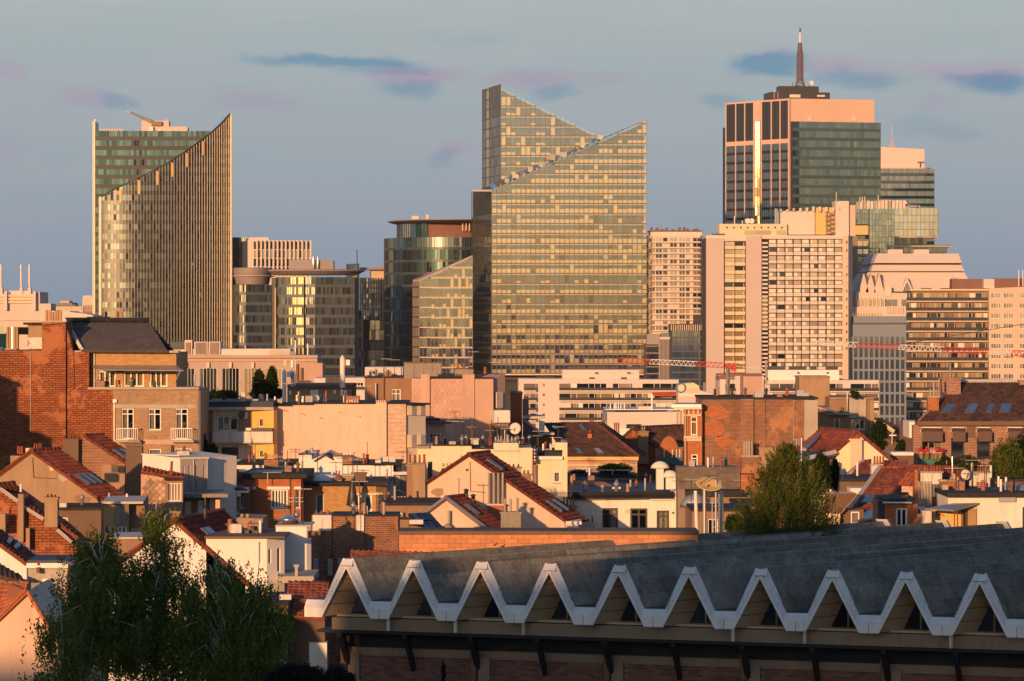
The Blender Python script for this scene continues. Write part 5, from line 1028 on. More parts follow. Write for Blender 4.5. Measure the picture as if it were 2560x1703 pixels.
chim(t, F, 165, 555, 215, 1010, 'tan_stucco', [(192, 480, 22)], .5, .6, None, 'white_metal', shape='cyl'); chim(t, F, 410, 602, 528, 880, 'tan_stucco', [(440, 575, 22), (475, 572, 22), (508, 578, 22)], .6, .5, 'tan_stucco', 'pot_dark'); chim(t, F, -30, 735, 48, 920, 'tan_stucco', [(10, 690, 20)], .5, 1.2, None); chim(t, F, 238, 870, 272, 1080, 'tan_stucco', [], .4, .6, None)
t, F = house('white_gable_cottage', 'white-walled cottage with red tiles and two skylights at the left edge', 120, 162)
wall(t, F, [(-60, 1030), (0, 1045), (245, 1220)], 'white_clean', 5); P = [F.p(-60, 1000, .1), F.p(248, 1222, .1), F.sh(-3).p(402, 1195), F.sh(-3).p(-40, 870)]
r_ = tiles(t, *P, 'tile_red'); 
for s in (.32, .5): skylight(r_, P[0], P[1], P[2], P[3], s, .55, .1, .42)
t, F = house('dark_tile_lean_to', 'dark tiled lean-to roof in front of the white cottage, left edge', 100, 156)
P = [F.p(-60, 1330, .1), F.p(215, 1385, .1), F.sh(-2).p(190, 1330), F.sh(-2).p(-60, 1190)]; tiles(t, *P, 'tile_dark'); wall(t, F, [(-60, 1340), (215, 1395)], 'grey_brown', 2)
t, F = house('blue_gutter_shed', 'small shed with a pale blue flat roof edge and red vent pipe', 400, 158)
wall(t, F, [(258, 1232), (620, 1240)], 'concrete', 4); bx(t, 'roof_edge', F, 250, 1205, 630, 1250, -4, .25, 'white_metal'); bx(t, 'roof_membrane', F.sh(-.2), 252, 1180, 628, 1206, -3.6, 0, 'tar_blue'); chim(t, F, 335, 1230, 365, 1300, 'rust', [(350, 1195, 20)], .3, .5, None); bx(t, 'white_box', F, 400, 1345, 470, 1372, 0, .4, 'white_metal')
c = chim(t, F, 285, 1370, 365, 1500, 'concrete_dirty', [], .5, 1.5, None)
# --- grey modern volume and neighbours
t, F = house('grey_slit_house', 'grey clad box house with four tall slit windows and white front', 1660, 214, 26)
facade(t, F, [(1660, 245), (1915, 238)], 'grey_panel', [(x, 310, x + 22, 530, dict(cols=1, tr=.25, sill=None, fw=.04, gl='window_gold')) for x in (1684, 1736, 1790, 1872)], 7)  # right face coloured grey for its shade
L = lft(F, 1660, -66); wall(t, L, [(1312, 200), (1659, 244)], 'white_stucco', 5, off=0)
bx(t, 'roof_trim', F, 1655, 232, 1920, 248, -6, .12, 'concrete_pale'); bx(t, 'roof_trim', L, 1310, 200, 1662, 222, -.4, .1, 'white_clean'); pipe(t, F, 1783, 250, 560, .07, 'concrete_pale'); pipe(t, F, 1908, 245, 550, .07, 'concrete_pale')
clut(t, F, 1680, 1900, 236, 4)
t, F = house('diamond_slate_house', 'house wall clad in diamond shingles with a narrow red roof and golden bay', 1400, 205, 6)
wall(t, F, [(1298, 372), (1530, 430)], 'pink_block', 5); P = [F.p(1298, 372, .25), F.p(1688, 425, .25), F.sh(-2.4).p(1690, 398), F.sh(-2.4).p(1325, 318)]; tiles(t, *P, 'tile_red')
for i in range(5):
    for j in range(9):
        x, y = 1330 + i * 58 + (j % 2) * 29, 400 + j * 30
        if x < 1520 and y > 400 + (x - 1300) * .26: q = F.p(x, y, .05 + .012 * (j % 2)); pc(t, 'shingle', frame(q, (F.d + UP).normalized() * .25, -F.n * .03, (UP - F.d).normalized() * .25), random.choice(('pink_block', 'brown_stucco', 'tan_stucco')))
B = Fac(1532, 204, 14); facade(t, B, [(1532, 440), (1684, 440)], 'tan_stucco', [(1545, 470, 1672, 640, dict(cols=4, gl='window_gold', cur='all', curm='curtain_gold'))], 2); bx(t, 'bay_roof', B, 1526, 428, 1690, 446, -2, .2, 'tar')
bar(t, 'flue', F.p(1575, 400, .4), F.p(1582, 270, .4), .16, 'pot_red')
t, F = house('balcony_canopy_house', 'orange lit wall under a thin mossy balcony roof, beside the grey box house', 1850, 212, 8)
wall(t, F, [(1688, 595), (2030, 590)], 'brown_stucco', 5); bx(t, 'canopy', F, 1684, 560, 2085, 590, -4, 1.6, 'concrete_dirty'); bar(t, 'post', F.p(1890, 590, 1.3), F.p(1888, 760, 1.3), .12, 'dark_metal'); bx(t, 'plaster_panel', F, 1700, 640, 1760, 770, 0, .1, 'cream_stucco'); bx(t, 'plaster_panel', F, 1820, 630, 1870, 770, 0, .1, 'white_stucco'); bx(t, 'plaster_panel', F, 1930, 600, 2025, 760, 0, .12, 'pink_paint')
t, F = house('blue_veranda_house', 'shaded house with pale blue veranda frame and flat roof, left of the red house', 2100, 222, 0)
facade(t, F, [(2015, 545), (2290, 540)], 'dark_brown', [(2025, 590, 2205, 735, dict(cols=3, cur='some', sill=None)), (2210, 590, 2240, 700, dict(cols=1))], 5); bx(t, 'veranda_beam', F, 2050, 530, 2290, 558, -1, .5, 'white_metal'); bx(t, 'roof', F, 1910, 505, 2300, 532, -6, .7, 'tar_blue'); bx(t, 'veranda_sill', F, 2015, 738, 2205, 760, -.2, .4, 'white_metal')
for x in (2060, 2130, 2190): bx(t, 'veranda_post', F, x, 558, x + 30, 590, 0, .4, 'white_metal')
bx(t, 'brick_parapet', F.sh(-5), 2060, 375, 2300, 520, -1, 0, 'brick_mid')
chim(t, F, 1915, 340, 2060, 520, 'dark_brown', [(x, 248, 18) for x in (1965, 1988, 2010, 2032)], .8, -3, None, 'pot_tan', shape='cyl'); chim(t, F, 2150, 330, 2195, 375, 'pot_red', [(2170, 290, 24)], .4, -4, None)
t, F = house('panel_bay_house', 'house with bamboo-coloured panels above a row of white windows', 1050, 192, 4)
wall(t, F, [(930, 655), (1330, 640)], 'brown_stucco', 6); facade(t, F.sh(.9), [(955, 672), (1185, 668)], 'tan_stucco', [(1015, 868, 1165, 978, dict(cols=4, cur='all', sill=None)), (962, 870, 1010, 975, dict(cols=1, cur='all', sill=None))], .9)
bx(t, 'wood_panel', F.sh(.9), 960, 680, 1052, 855, 0, .06, 'wood_slat'); bx(t, 'grey_panel', F.sh(.9), 1056, 680, 1175, 855, 0, .06, 'grey_brown'); bx(t, 'roof_edge', F.sh(.9), 940, 640, 1320, 660, -6, .25, 'concrete_pale'); bx(t, 'window', F, 1205, 880, 1300, 960, 0, .1, 'window_gold')
t, F = house('brown_box_annex', 'plain brown rendered box with a pale edge strip behind the birches', 1150, 172, 0); wall(t, F, [(995, 985), (1335, 975)], 'brown_stucco', 4); bx(t, 'coping', F, 990, 968, 1340, 984, -4, .1, 'concrete_pale'); pipe(t, F, 1018, 990, 1150, .06, 'concrete_pale')
t, F = house('white_gable_house', 'white gable house with orange verge tiles half hidden behind the birches', 1600, 160)
rf = gable(t, F, (1000, 1290), (1605, 832), (2260, 1400), 'white_clean', 'tile_red', Vector((1.67, 7.6, 0)), over=.15)
E0, E1, R1, R0, r_ = rf[1]; skylight(r_, E0, E1, R1, R0, .3, .72, .16, .2); skylight(r_, E0, E1, R1, R0, .75, .78, .08, .07)
chim(t, F, 1575, 730, 1650, 860, 'tile_orange', [(1615, 690, 30)], .5, -.4, 'concrete_dirty', 'pot_dark'); bar(t, 'flue', F.p(1890, 800, -2.5), F.p(1888, 700, -2.5), .2, 'dark_metal')
t, F = house('low_parapet_house', 'low tiled roof and plaster parapet with pots, between white gable and red house', 2300, 190, 0)
wall(t, F, [(2180, 790), (2420, 800)], 'tan_stucco', 4); P = [F.p(2190, 930, .3), F.p(2330, 935, .3), F.sh(-2).p(2330, 830), F.sh(-2).p(2200, 850)]; tiles(t, *P, 'tile_old')
for x in (2215, 2268): chim(t, F, x, 740, x + 20, 790, 'pot_tan', [], .3, -.5, None)
# --- pink house at the bottom left
vw(0, 1240, .3394)
t, F = house('pink_corner_house', 'pink plaster house with an orange tiled roof in the bottom left corner', 200, 126)
wall(t, F, [(-80, 950), (0, 900), (198, 702), (300, 850), (380, 985), (460, 1130), (600, 1400)], 'pink_stucco', 6)
P = [F.p(-80, 965, .15), F.p(205, 690, .15), F.sh(-2.4).p(205, 645), F.sh(-2.4).p(-80, 645)]
tiles(t, F.p(-120, 960, .2), F.p(-30, 915, .2), F.sh(-2.4).p(60, 645), F.sh(-2.4).p(-120, 645), 'tile_orange'); r_ = tiles(t, F.p(-30, 915, .2), F.p(196, 700, .2), F.sh(-2.4).p(208, 648), F.sh(-2.4).p(55, 645), 'tile_orange')
caps(r_, F.sh(-2.4).p(-100, 643), F.sh(-2.4).p(208, 645), 'tile_orange', .12); caps(r_, F.p(196, 696, .1), F.p(460, 1130, .1), 'tile_orange', .1, 'verge_tile')
# ------------------------------------------------------------------ houses: middle
vw(440, 840, .2678)
t, F = house('balcony_rear_house', 'white rear house with long balcony, half in shade, yellow wall at its right', 500, 265)
wl = [(385, 748, 500, 885, dict(cols=2, cur='some', sill=None)), (502, 748, 578, 885, dict(cols=1, tr=.17, sill=None)), (425, 1040, 580, 1182, dict(cols=2, fm='dark_frame', cur='left', sill=None))]
facade(t, F, [(270, 690), (690, 690)], 'white_old', wl, 9); R_ = Fac(690, 265, -26); facade(t, R_, [(690, 690), (912, 690)], 'yellow_stucco', [(765, 768, 813, 852, dict(cols=1, cur='all', curm='curtain_gold')), (768, 1062, 812, 1138, dict(cols=1, cur='all'))], .5)
bx(t, 'brick_pier', F, 578, 740, 690, 890, 0, .12, 'brick_tan'); bx(t, 'roof_slab', F.sh(.8), 258, 664, 912, 692, -9, .2, 'concrete'); bx(t, 'roof_membrane', F, 262, 612, 910, 664, -8, .3, 'tar_blue')
clut(t, F, 290, 900, 640, 14, (1, 7))
G = F.sh(1.3); bx(t, 'balcony_wall', G, 342, 893, 902, 988, -.15, 0, 'white_old'); bx(t, 'balcony_floor', G, 338, 985, 904, 1002, -1.3, .08, 'concrete_pale'); bx(t, 'brick_wall', F, 232, 640, 345, 1200, -3, .3, 'brick_house'); pipe(t, F, 290, 690, 1200, .1, 'grey_metal', .4)
a_ = one('air_conditioner', t, boxm(F, *[F.sz(x, 0)[0] for x in (582, 668)], F.sz(0, 770)[1], F.sz(0, 715)[1], 0, .4), 'white_metal'); q = F.p(612, 740, .41); one('fan', a_, frame(q, F.d * .55, UP * .55, F.n * .04), 'dark_metal', 'cyl')
bx(t, 'parasol_box', G, 700, 862, 898, 888, -.6, .1, 'dark_metal'); bx(t, 'laundry', G, 652, 858, 712, 884, -.2, .06, 'flower_white')
chim(t, F, 604, 515, 645, 660, 'cream_stucco', [], .5, -1, None); chim(t, F, 655, 590, 760, 660, 'tan_stucco', [], .8, -1.2, 'concrete'); bx(t, 'vent_box', F, 682, 608, 728, 660, -1.2, -.9, 'white_metal')
for x in (770, 830, 880, 940): bx(t, 'roof_box', F, x, 622, x + 48, 660, -3, -2.4, 'brick_house')
# large pink wall
t, F = house('pink_blank_house', 'house with a huge blank pink side wall, centre left', 912, 266)
wall(t, F, [(912, 656), (1088, 650), (1090, 640), (1285, 640), (1287, 630), (1968, 632)], 'pink_paint', 9, label='blank pink painted wall with chips')
for x0, x1, y in ((908, 1090, 648), (1090, 1286, 636), (1286, 1866, 626), (1966, 2150, 626)): bx(t, 'coping', F, x0, y, x1, y + 10, -9, .1, 'tar')
bx(t, 'pilaster', F, 1868, 600, 1966, 1400, -1, .25, 'pink_paint')
for k in range(16): patch(t, F, 1000 + (k * 173) % 850, 690 + (k * 37) % 90, 8 + k % 4 * 3, 3 + k % 3, 'brick_house', k)
patch(t, F, 1150, 1000, 120, 50, 'pink_stucco', 3); patch(t, F, 1650, 1050, 90, 60, 'pink_stucco', 4); cable(t, F, [(930, 660), (935, 1180)], 'concrete_pale', .05); wall(t, F, [(1969, 634), (2148, 634)], 'pale_brick', 9, name='brick_wall')
chim(t, F, 1588, 598, 1708, 632, 'pink_paint', [], 1, -.2, None); 
for k in range(5): bx(t, 'vent_brick', F, 1592 + k * 24, 596, 1604 + k * 24, 622, -.2, .02, 'pink_paint')
bx(t, 'brick_band', F, 1588, 562, 1712, 600, -1.2, -.25, 'brick_house')
for k in range(5): bx(t, 'vent_brick', F, 1872 + k * 21, 596, 1882 + k * 21, 622, .05, .27, 'brick_house')
S_ = Fac(2150, 266.5, 38); wall(t, S_, [(2150, 640), (2330, 640)], 'concrete_pale', 2); cells(t, S_, S_.sz(2175, 0)[0], S_.sz(2320, 0)[0], 2, 2.6, 5, 4, 'window_gold', None, 0, 'white_frame', .09, .1)
for y0, y1 in ((650, 740), (925, 1040), (1180, 1240)):
    for k, m in enumerate(('cream_stucco', 'grey_panel', 'cream_stucco', 'grey_panel')): bx(t, 'cladding_panel', S_, 2152 + k * 42, y0, 2190 + k * 42, y1, 0, .18, m)
bx(t, 'roof_edge', S_, 2146, 628, 2335, 642, -2, .5, 'tar')
clut(t, F, 930, 1850, 632, 12, (.5, 6))
# rooftop room with antennas
t, F = house('rooftop_room_house', 'brown rooftop room with pale door among phone antennas, above the pink wall', 1040, 322)
facade(t, F, [(1045, 478), (1640, 470)], 'tan_stucco', [], 8); bx(t, 'door', F, 1256, 505, 1330, 640, 0, .08, 'white_clean'); bx(t, 'flat_roof', F, 1040, 455, 1640, 480, -8, .5, 'dark_brown')
for x, y in ((1470, 505), (1058, 512)): bx(t, 'wall_lamp', F, x, y, x + 22, y + 36, 0, .2, 'white_metal')
def mast(name, label, x0, x1, y0, y1, Y, parts):
    F = Fac(x0, Y, 0); a, b, z0, z1 = rect(F, x0, y0, x1, y1); t = thing(name, label, 'antenna', F.w((a + b) / 2, z0)); w = b - a
    pc(t, 'mast_tube', frame(F.w((a + b) / 2, (z0 + z1) / 2, -w / 2), F.d * w, -F.n * w, UP * (z1 - z0)), 'mast_white', 'cyl'); pc(t, 'mast_cap', frame(F.w((a + b) / 2, z1 + .06, -w / 2), F.d * w * .7, -F.n * w * .7, UP * .3), 'mast_white', 'dome')
    for (p0, q0, p1, q1, m) in parts: bx(t, 'antenna_box', F, p0, q0, p1, q1, -.2, .15, m)
    return t, F
mast('antenna_mast', 'thick white antenna tube with side box, right of the roof door', 1528, 1578, 205, 485, 316, [(1586, 222, 1624, 274, 'white_metal'), (1536, 500, 1560, 556, 'white_metal'), (1568, 508, 1594, 572, 'white_metal')])
m, F = mast('antenna_mast', 'white antenna mast beside the blue lattice, left of the roof door', 990, 1028, 330, 640, 316, [(1036, 332, 1070, 384, 'white_metal'), (1006, 228, 1032, 276, 'cream_band')])
m = thing('lattice_antenna', 'thin lattice pole with small pale panels next to the white mast', 'antenna', F.p(1100, 470)); bar(m, 'pole', F.p(1090, 480), F.p(1105, 205), .14, 'grey_metal')
for k in range(8): bar(m, 'lattice_rung', F.p(1075, 240 + k * 28), F.p(1115, 254 + k * 28), .06, 'grey_metal')
for x in (1076, 1113): bar(m, 'lattice_leg', F.p(x, 225), F.p(x, 470), .09, 'white_metal')
bx(m, 'panel_antenna', F, 1072, 330, 1094, 400, 0, .2, 'tarp_blue'); bx(m, 'panel_antenna', F, 1076, 225, 1094, 290, 0, .2, 'white_metal')
F = Fac(1120, 267.5, 0)
for i, (x, y) in enumerate(((1120, 552), (1170, 562))): 
    m = thing('panel_antenna', 'small white panel antenna on the pink wall edge, ' + ('left' if i == 0 else 'right') + ' of the pair', 'antenna', F.p(x + 12, 640), 'small panel antennas'); bx(m, 'panel', F, x, y, x + 22, y + 56, -.1, .1, 'white_metal'); bar(m, 'foot', F.p(x + 11, y + 56), F.p(x + 11, 640), .09, 'dark_metal')
# stone office with tall windows
t, F = house('stone_office', 'pale stone office with tall framed windows and keystones, behind the houses', 0, 610, 0, 'building')
facade(t, F, [(-120, 232), (1322, 240)], 'limestone', [(x, 300, x + 160, 640, dict(cols=5, fw=.07, gl='glass_slate' if x < 600 else 'window_gold', sill=None)) for x in (14, 222, 430, 638, 828)], 18)
bx(t, 'cornice', F, -120, 180, 1325, 206, -10, 1.2, 'limestone'); bx(t, 'frieze', F, -120, 206, 1318, 236, -10, .4, 'pink_block')
for k in range(4): bx(t, 'keystone', F, 80 + k * 208, 246, 106 + k * 208, 298, 0, .6, 'far_white')
bx(t, 'attic', F, -120, 122, 1060, 182, -12, -1.5, 'far_white')
for x0, x1 in ((75, 145), (165, 290), (300, 408)): bx(t, 'roof_plant_box', F, x0, 40 if x0 < 100 else 55, x1, 172, -7, -1, 'far_pink'); bx(t, 'louver_panel', F, x0 + 12, 62, x1 - 14, 168, -1, -.8, 'grey_brown')
bx(t, 'glazed_attic', F, -60, 55, 72, 124, -5, -1, 'glass_slate')
for k in range(22): bar(t, 'roof_rail', F.p(860 + k * 12, 178, -.5), F.p(860 + k * 12, 118 + abs(k - 6) * 2, -.5), .1, 'cream_band')
G = F.sh(4); bx(t, 'grey_block', G, 1115, 255, 1368, 700, -8, 0, 'pink_block'); bx(t, 'side_flue', G, 1122, 262, 1142, 410, 0, .5, 'rust'); bx(t, 'side_flue', G, 1164, 298, 1184, 410, 0, .5, 'rust')
for k in range(9): bx(t, 'railing_post', G, 1120 + k * 15, 415, 1124 + k * 15, 452, .8, 1, 'dark_brown')
bx(t, 'railing_rail', G, 1112, 414, 1246, 422, .8, 1, 'dark_brown')
for x, h in ((655, 30), (1216, 70), (1100, 92)): bx(t, 'roof_antenna', F, x, 178 - h * 1.5, x + 10, 180, -3, -2.4, 'white_metal')
t, F = house('cream_low_block', 'cream low apartment block with dark mansard behind the antenna tube', 1290, 430, 0, 'building'); facade(t, F, [(1290, 395), (1770, 390)], 'far_white', [(1660, 432, 1752, 470, dict(cols=3))], 9); bx(t, 'mansard', F, 1395, 382, 1532, 436, -4, .3, 'shed_roof'); bx(t, 'balcony_rail', F, 1650, 472, 1758, 494, .8, .9, 'rail_dark')
bx(t, 'ledge', F, 1396, 436, 1530, 450, -.5, .3, 'cream_band')
# brown house + pink block house
vw(900, 880, .3479)
t, F = house('brown_render_house', 'brown rendered house with small white window, left of the pink block wall', 40, 322)
facade(t, F, [(34, 184), (372, 186)], 'brown_stucco', [(226, 268, 292, 362, dict(cols=2, tr=.35, cur='all'))], 9); bx(t, 'coping', F, 30, 176, 374, 187, -9, .12, 'tar'); chim(t, F, 32, 160, 56, 184, 'brick_house', [], .4, .1, None); pipe(t, F, 114, 225, 362, .14, 'grey_metal', .3); pipe(t, F, 172, 112, 362, .1, 'dark_brown', .12)
bx(t, 'white_roof_room', F.sh(-6), 35, 110, 308, 182, -5, 0, 'far_white')
clut(t, F, 60, 360, 180, 7)
t, F = house('pink_block_house', 'tall pink block wall with four flat pilasters below the glass wing', 370, 305, 0)
wall(t, F, [(372, 192), (958, 190)], 'pink_block', 10); bx(t, 'coping', F, 440, 184, 960, 193, -10, .1, 'tar')
a, b, z0, z1 = rect(F, 376, 200, 954, 660); rows = 16; h = (z1 - z0) / rows
for j in range(rows):
    for i in range(17): 
        w = (b - a) / 16; s0 = a + (i - .5 * (j % 2)) * w; s1 = s0 + w
        if s1 > a + .1 and s0 < b - .1: pc(t, 'block', boxm(F, max(s0, a) + .018, min(s1, b) - .018, z0 + j * h + .018, z0 + (j + 1) * h - .018, -.05, .05 + random.uniform(-.006, .006)), 'pink_block')
for x0, x1, y in ((440, 502, 160), (736, 822, 160), (822, 958, 196)): bx(t, 'pilaster', F, x0, y, x1, 660, -.6, .25 if x1 < 900 else .12, 'pink_block')
R_ = Fac(960, 305.6, 55); wall(t, R_, [(960, 190), (1042, 160)], 'pink_block', 1.5, name='side_wall'); bx(t, 'side_window', R_, 963, 290, 1000, 402, 0, .2, 'window_far')
for k in range(6): bx(t, 'window_bar', R_, 962 + k * 8, 288, 965 + k * 8, 404, .2, .3, 'concrete_pale')
bx(t, 'oriel', Fac(962, 302, 10), 960, 420, 1072, 506, -1.5, .4, 'white_stucco'); bx(t, 'oriel_window', Fac(962, 302, 10), 966, 508, 1064, 640, -1.5, .1, 'window_gold'); 
for k in range(4): bx(t, 'oriel_post', Fac(962, 302, 10), 966 + k * 30, 508, 978 + k * 30, 640, .1, .2, 'rust')
G = F.sh(-5); chim(t, G, 316, 72, 584, 190, 'concrete_dirty', [], 1.2, 0, 'dark_brown'); chim(t, G, 680, 115, 815, 190, 'concrete_dirty', [(702, 74, 18), (745, 76, 18)], 1.2, 0, 'dark_brown'); chim(t, G.sh(.3), 778, 100, 815, 118, 'tar', [(795, 76, 26)], .4, 0, None, 'pot_dark'); bx(t, 'roof_membrane', G, 560, 160, 1000, 190, -4, 0, 'tar')
clut(t, G, 600, 990, 165, 8, (.5, 3))
# bay tower house
t, F = house('bay_tower_house', 'small bay tower with brown fascia and white windows right of the pink wall house', 470, 284, 12)
facade(t, F, [(468, 512), (612, 512)], 'pink_block', [(498, 582, 612, 672, dict(cols=4, cur='some', sill=None))], 4); bx(t, 'roof_slab', F, 462, 498, 655, 514, -5, .7, 'dark_brown'); bx(t, 'roof_box', F, 466, 478, 582, 500, -3, -.4, 'tar_blue'); bx(t, 'railing', F, 466, 464, 548, 469, -1.1, -1, 'dark_brown')
for k in range(6): bx(t, 'baluster', F, 468 + k * 15, 466, 474 + k * 15, 480, -1.1, -1, 'dark_brown')
# cream house row
t, F = house('cream_parapet_house', 'cream plastered house with stained parapet and many chimney pots, centre', 530, 262)
wall(t, F, [(410, 680), (525, 676), (800, 672), (802, 695), (958, 697), (960, 655), (1138, 655), (1140, 690), (1232, 690)], 'cream_stucco', 7)
for x0, x1, y in ((520, 803, 667), (803, 958, 690)): bx(t, 'coping', F, x0, y, x1, y + 8, -7, .12, 'tar')
bx(t, 'chimney_band', F, 958, 702, 1140, 718, -.3, .12, 'concrete_pale'); bx(t, 'tile_edge', F, 408, 674, 500, 690, -2, .3, 'concrete_dirty')
for x, yt, w in ((975, 610, 14), (995, 600, 12), (1015, 605, 14), (1040, 560, 12), (1062, 595, 26), (1092, 608, 14), (1118, 612, 14)): chim(t, F, x - w / 2 - 3, 648, x + w / 2 + 3, 656, 'concrete', [(x, yt, w)], .5, -.3, None, random.choice(('pot_grey', 'pot_red', 'pot_tan', 'zinc')), shape=random.choice(('cyl', 'pot')))
for x, yt in ((730, 640), (760, 618), (785, 622), (838, 616), (880, 650), (935, 615), (1160, 625), (1185, 632), (1205, 650)): chim(t, F, x - 14, 668 if x < 800 else 672, x + 14, 696, random.choice(('brick_house', 'dark_brown')), [(x - 5, yt, 15), (x + 8, yt + 16, 11)], .5, -.8 - random.random(), None, random.choice(('pot_dark', 'pot_red')), shape='pot')
for x, y in ((805, 535), (935, 528)): bar(t, 'flue', F.p(x, 665, -2), F.p(x, y + 14, -2), .07, 'rust'); pc(t, 'cowl', frame(F.p(x, y + 8, -2), F.d * .35, F.n * .35, UP * .4), 'rust', 'cowl')
clut(t, F, 530, 1230, 672, 26, (.3, 4), 3, ('pot_red', 'pot_dark', 'zinc', 'pot_tan'))
dsh = thing('satellite_dish', 'large round satellite dish on the cream house roof', 'satellite dish', F.p(1115, 600, -1.5)); q = F.p(1115, 550, -1.4); nn = (F.n + F.d * -.15 + UP * .25).normalized(); xx = nn.cross(UP).normalized(); one('reflector', dsh, frame(q, xx * .86, xx.cross(nn) * .9, nn * .2), 'dish_white', 'dish'); bar(dsh, 'feed_arm', q + nn * .4, F.p(1112, 580, -1.3), .04, 'dark_metal'); bar(dsh, 'feed_arm', q, F.p(1125, 655, -1.4), .1, 'dark_metal')
# right cream house
facade(t, F.sh(.6), [(1268, 752), (1455, 752), (1456, 655), (1490, 660)], 'cream_stucco', [(1390, 860, 1438, 938, dict(cols=1, cur='all', rec=.08))], 7, name='side_house_wall'); bx(t, 'roof_trim', F.sh(.6), 1266, 750, 1456, 772, -6, .3, 'white_clean'); bx(t, 'roof_membrane', F.sh(-.2), 1268, 715, 1455, 750, -7, 0, 'tar')
bx(t, 'rounded_stack', F.sh(.4), 1400, 652, 1490, 705, -1.2, 0, 'cream_stucco'); 
chim(t, F.sh(.9), 1240, 800, 1268, 985, 'brown_stucco', [(1258, 672, 18)], .5, 0, None, 'pot_dark'); 
for k in range(8): pc(t, 'flue_ring', frame(F.p(1258, 705 + k * 12, 1.2), F.d * .34, F.n * .34, UP * .2), 'pot_red' if k % 2 else 'steel_bright', 'cyl')
pipe(t, F.sh(.9), 1235, 690, 985, .12, 'white_old')
clut(t, F, 1275, 1450, 735, 12, (.3, 4), 4)
# main pink gable
t, F = house('pink_gable_house', 'large pink gable house with red roof and orange verge in the centre', 780, 218)
rf = gable(t, F, (455, 965), (780, 748), (1470, 1222), 'pink_stucco', 'tile_maroon', Vector((1.25, 3.4, 0)), over=.15)
E0, E1, R1, R0, r_ = rf[1]; skylight(r_, E0, E1, R1, R0, .4, .82, .14, .16)
for s in (.35, .68): skylight(r_, E0, E1, R1, R0, s, .22, .13, .16)
patch(t, F, 700, 900, 60, 40, 'pink_paint', 1); patch(t, F, 560, 1010, 50, 34, 'tan_stucco', 2); patch(t, F, 1180, 1190, 60, 30, 'pink_paint', 3); cable(t, F, [(790, 790), (795, 1000), (900, 1010)]); bx(t, 'wall_vent', F, 760, 840, 778, 856, -.05, .05, 'dark_metal'); bx(t, 'eave_box', F, 1478, 1215, 1592, 1238, -2, .3, 'white_stucco'); bx(t, 'eave_wall', F, 1478, 1236, 1572, 1330, -2, .15, 'white_stucco')
chim(t, F, 378, 800, 468, 1330, 'tan_stucco', [(360, 735, 20), (393, 738, 20), (428, 738, 20), (462, 735, 22)], .9, .4, 'concrete_dirty', 'pot_red'); chim(t, F, 335, 808, 378, 1330, 'brown_stucco', [], .8, .2, 'concrete_dirty'); chim(t, F, 486, 780, 518, 955, 'dark_brown', [], .6, -1.2, None)
chim(t, F, 585, 828, 700, 1000, 'brick_mid', [(600, 800, 16), (628, 800, 16), (655, 800, 16), (684, 800, 16), (730, 745, 16)], .6, -2.5, None, 'pot_tan', shape='cube')
chim(t, F, 1030, 828, 1160, 935, 'concrete', [(1070, 806, 16), (1103, 806, 16), (1138, 806, 16)], .6, -3.5, 'concrete_dirty', 'pot_dark'); chim(t, F, 1165, 878, 1232, 1000, 'brick_mid', [(1180, 850, 18), (1208, 850, 18)], .6, -2.8, 'concrete_dirty', 'pot_red')
c = chim(t, F, 914, 1092, 1032, 1205, 'brick_bright', [(x, 868, 17) for x in (928, 962, 994, 1026)], .6, .7, 'concrete_pale', 'pot_grey', shape='cyl')
t, F = house('small_pink_gable', 'small pink gable house with red roof and arched skylight, in front of the large gable', 615, 198)
rf = gable(t, F, (488, 1160), (618, 1062), (915, 1290), 'pink_stucco', 'tile_maroon', Vector((1.15, 2.4, 0)), over=.1, verge=False); E0, E1, R1, R0, r_ = rf[1]; skylight(r_, E0, E1, R1, R0, .4, .62, .16, .3)
for a_, b_ in ((rf[0][3], rf[0][0]), (E0, R0)): bar(t, 'verge_flashing', a_ + UP * .06, b_ + UP * .06, .16, 'zinc', 'cube')
pipe(t, F, 640, 1140, 1260, .16, 'pot_grey', .3); pc(t, 'flue_base', frame(F.p(632, 1262, .4), F.d * .7, F.n * .7, UP * .5), 'concrete_dirty', 'dome')
for x, y0, y1 in ((763, 1000, 1065), (813, 1038, 1105)): bar(t, 'flue', F.p(x, y1, -2), F.p(x, y0, -2), .18, 'dark_metal'); pc(t, 'cowl', frame(F.p(x, y0, -2), F.d * .4, F.n * .4, UP * .3), 'dark_metal', 'cowl')
chim(t, F, 1012, 1150, 1156, 1330, 'concrete_dirty', [(1042, 1052, 17), (1082, 1055, 17), (1132, 1050, 17)], .8, .5, 'concrete_dirty', 'pot_grey', shape='cyl')
# solar panels left of it, low parapets
t, F = house('solar_roof_shed', 'low dark roof with tilted solar panels beside the small pink gable', 420, 186)
wall(t, F, [(275, 1235), (600, 1285)], 'brown_stucco', 4); P = [F.p(480, 1290, .3), F.p(605, 1275, .3), F.sh(-2.2).p(500, 1158), F.sh(-2.2).p(345, 1165)]; sheet(t, 'roof', P, 'tar', .15)
for i in range(3):
    for j in range(2):
        A_, B_, C_, D_ = P; q = lambda s, h: (A_ * (1 - s) + B_ * s) * (1 - h) + (D_ * (1 - s) + C_ * s) * h + UP * .08
        sheet(t, 'solar_panel', [q(i / 3 + .02, j / 2 + .03), q((i + 1) / 3 - .02, j / 2 + .03), q((i + 1) / 3 - .02, (j + 1) / 2 - .03), q(i / 3 + .02, (j + 1) / 2 - .03)], 'glass_slate', .05)
bx(t, 'white_ledge', F, 356, 1205, 455, 1235, -.5, .4, 'white_old'); chim(t, F, 282, 1192, 352, 1300, 'brown_stucco', [(316, 1155, 30)], .5, .1, 'tar', 'pot_dark')
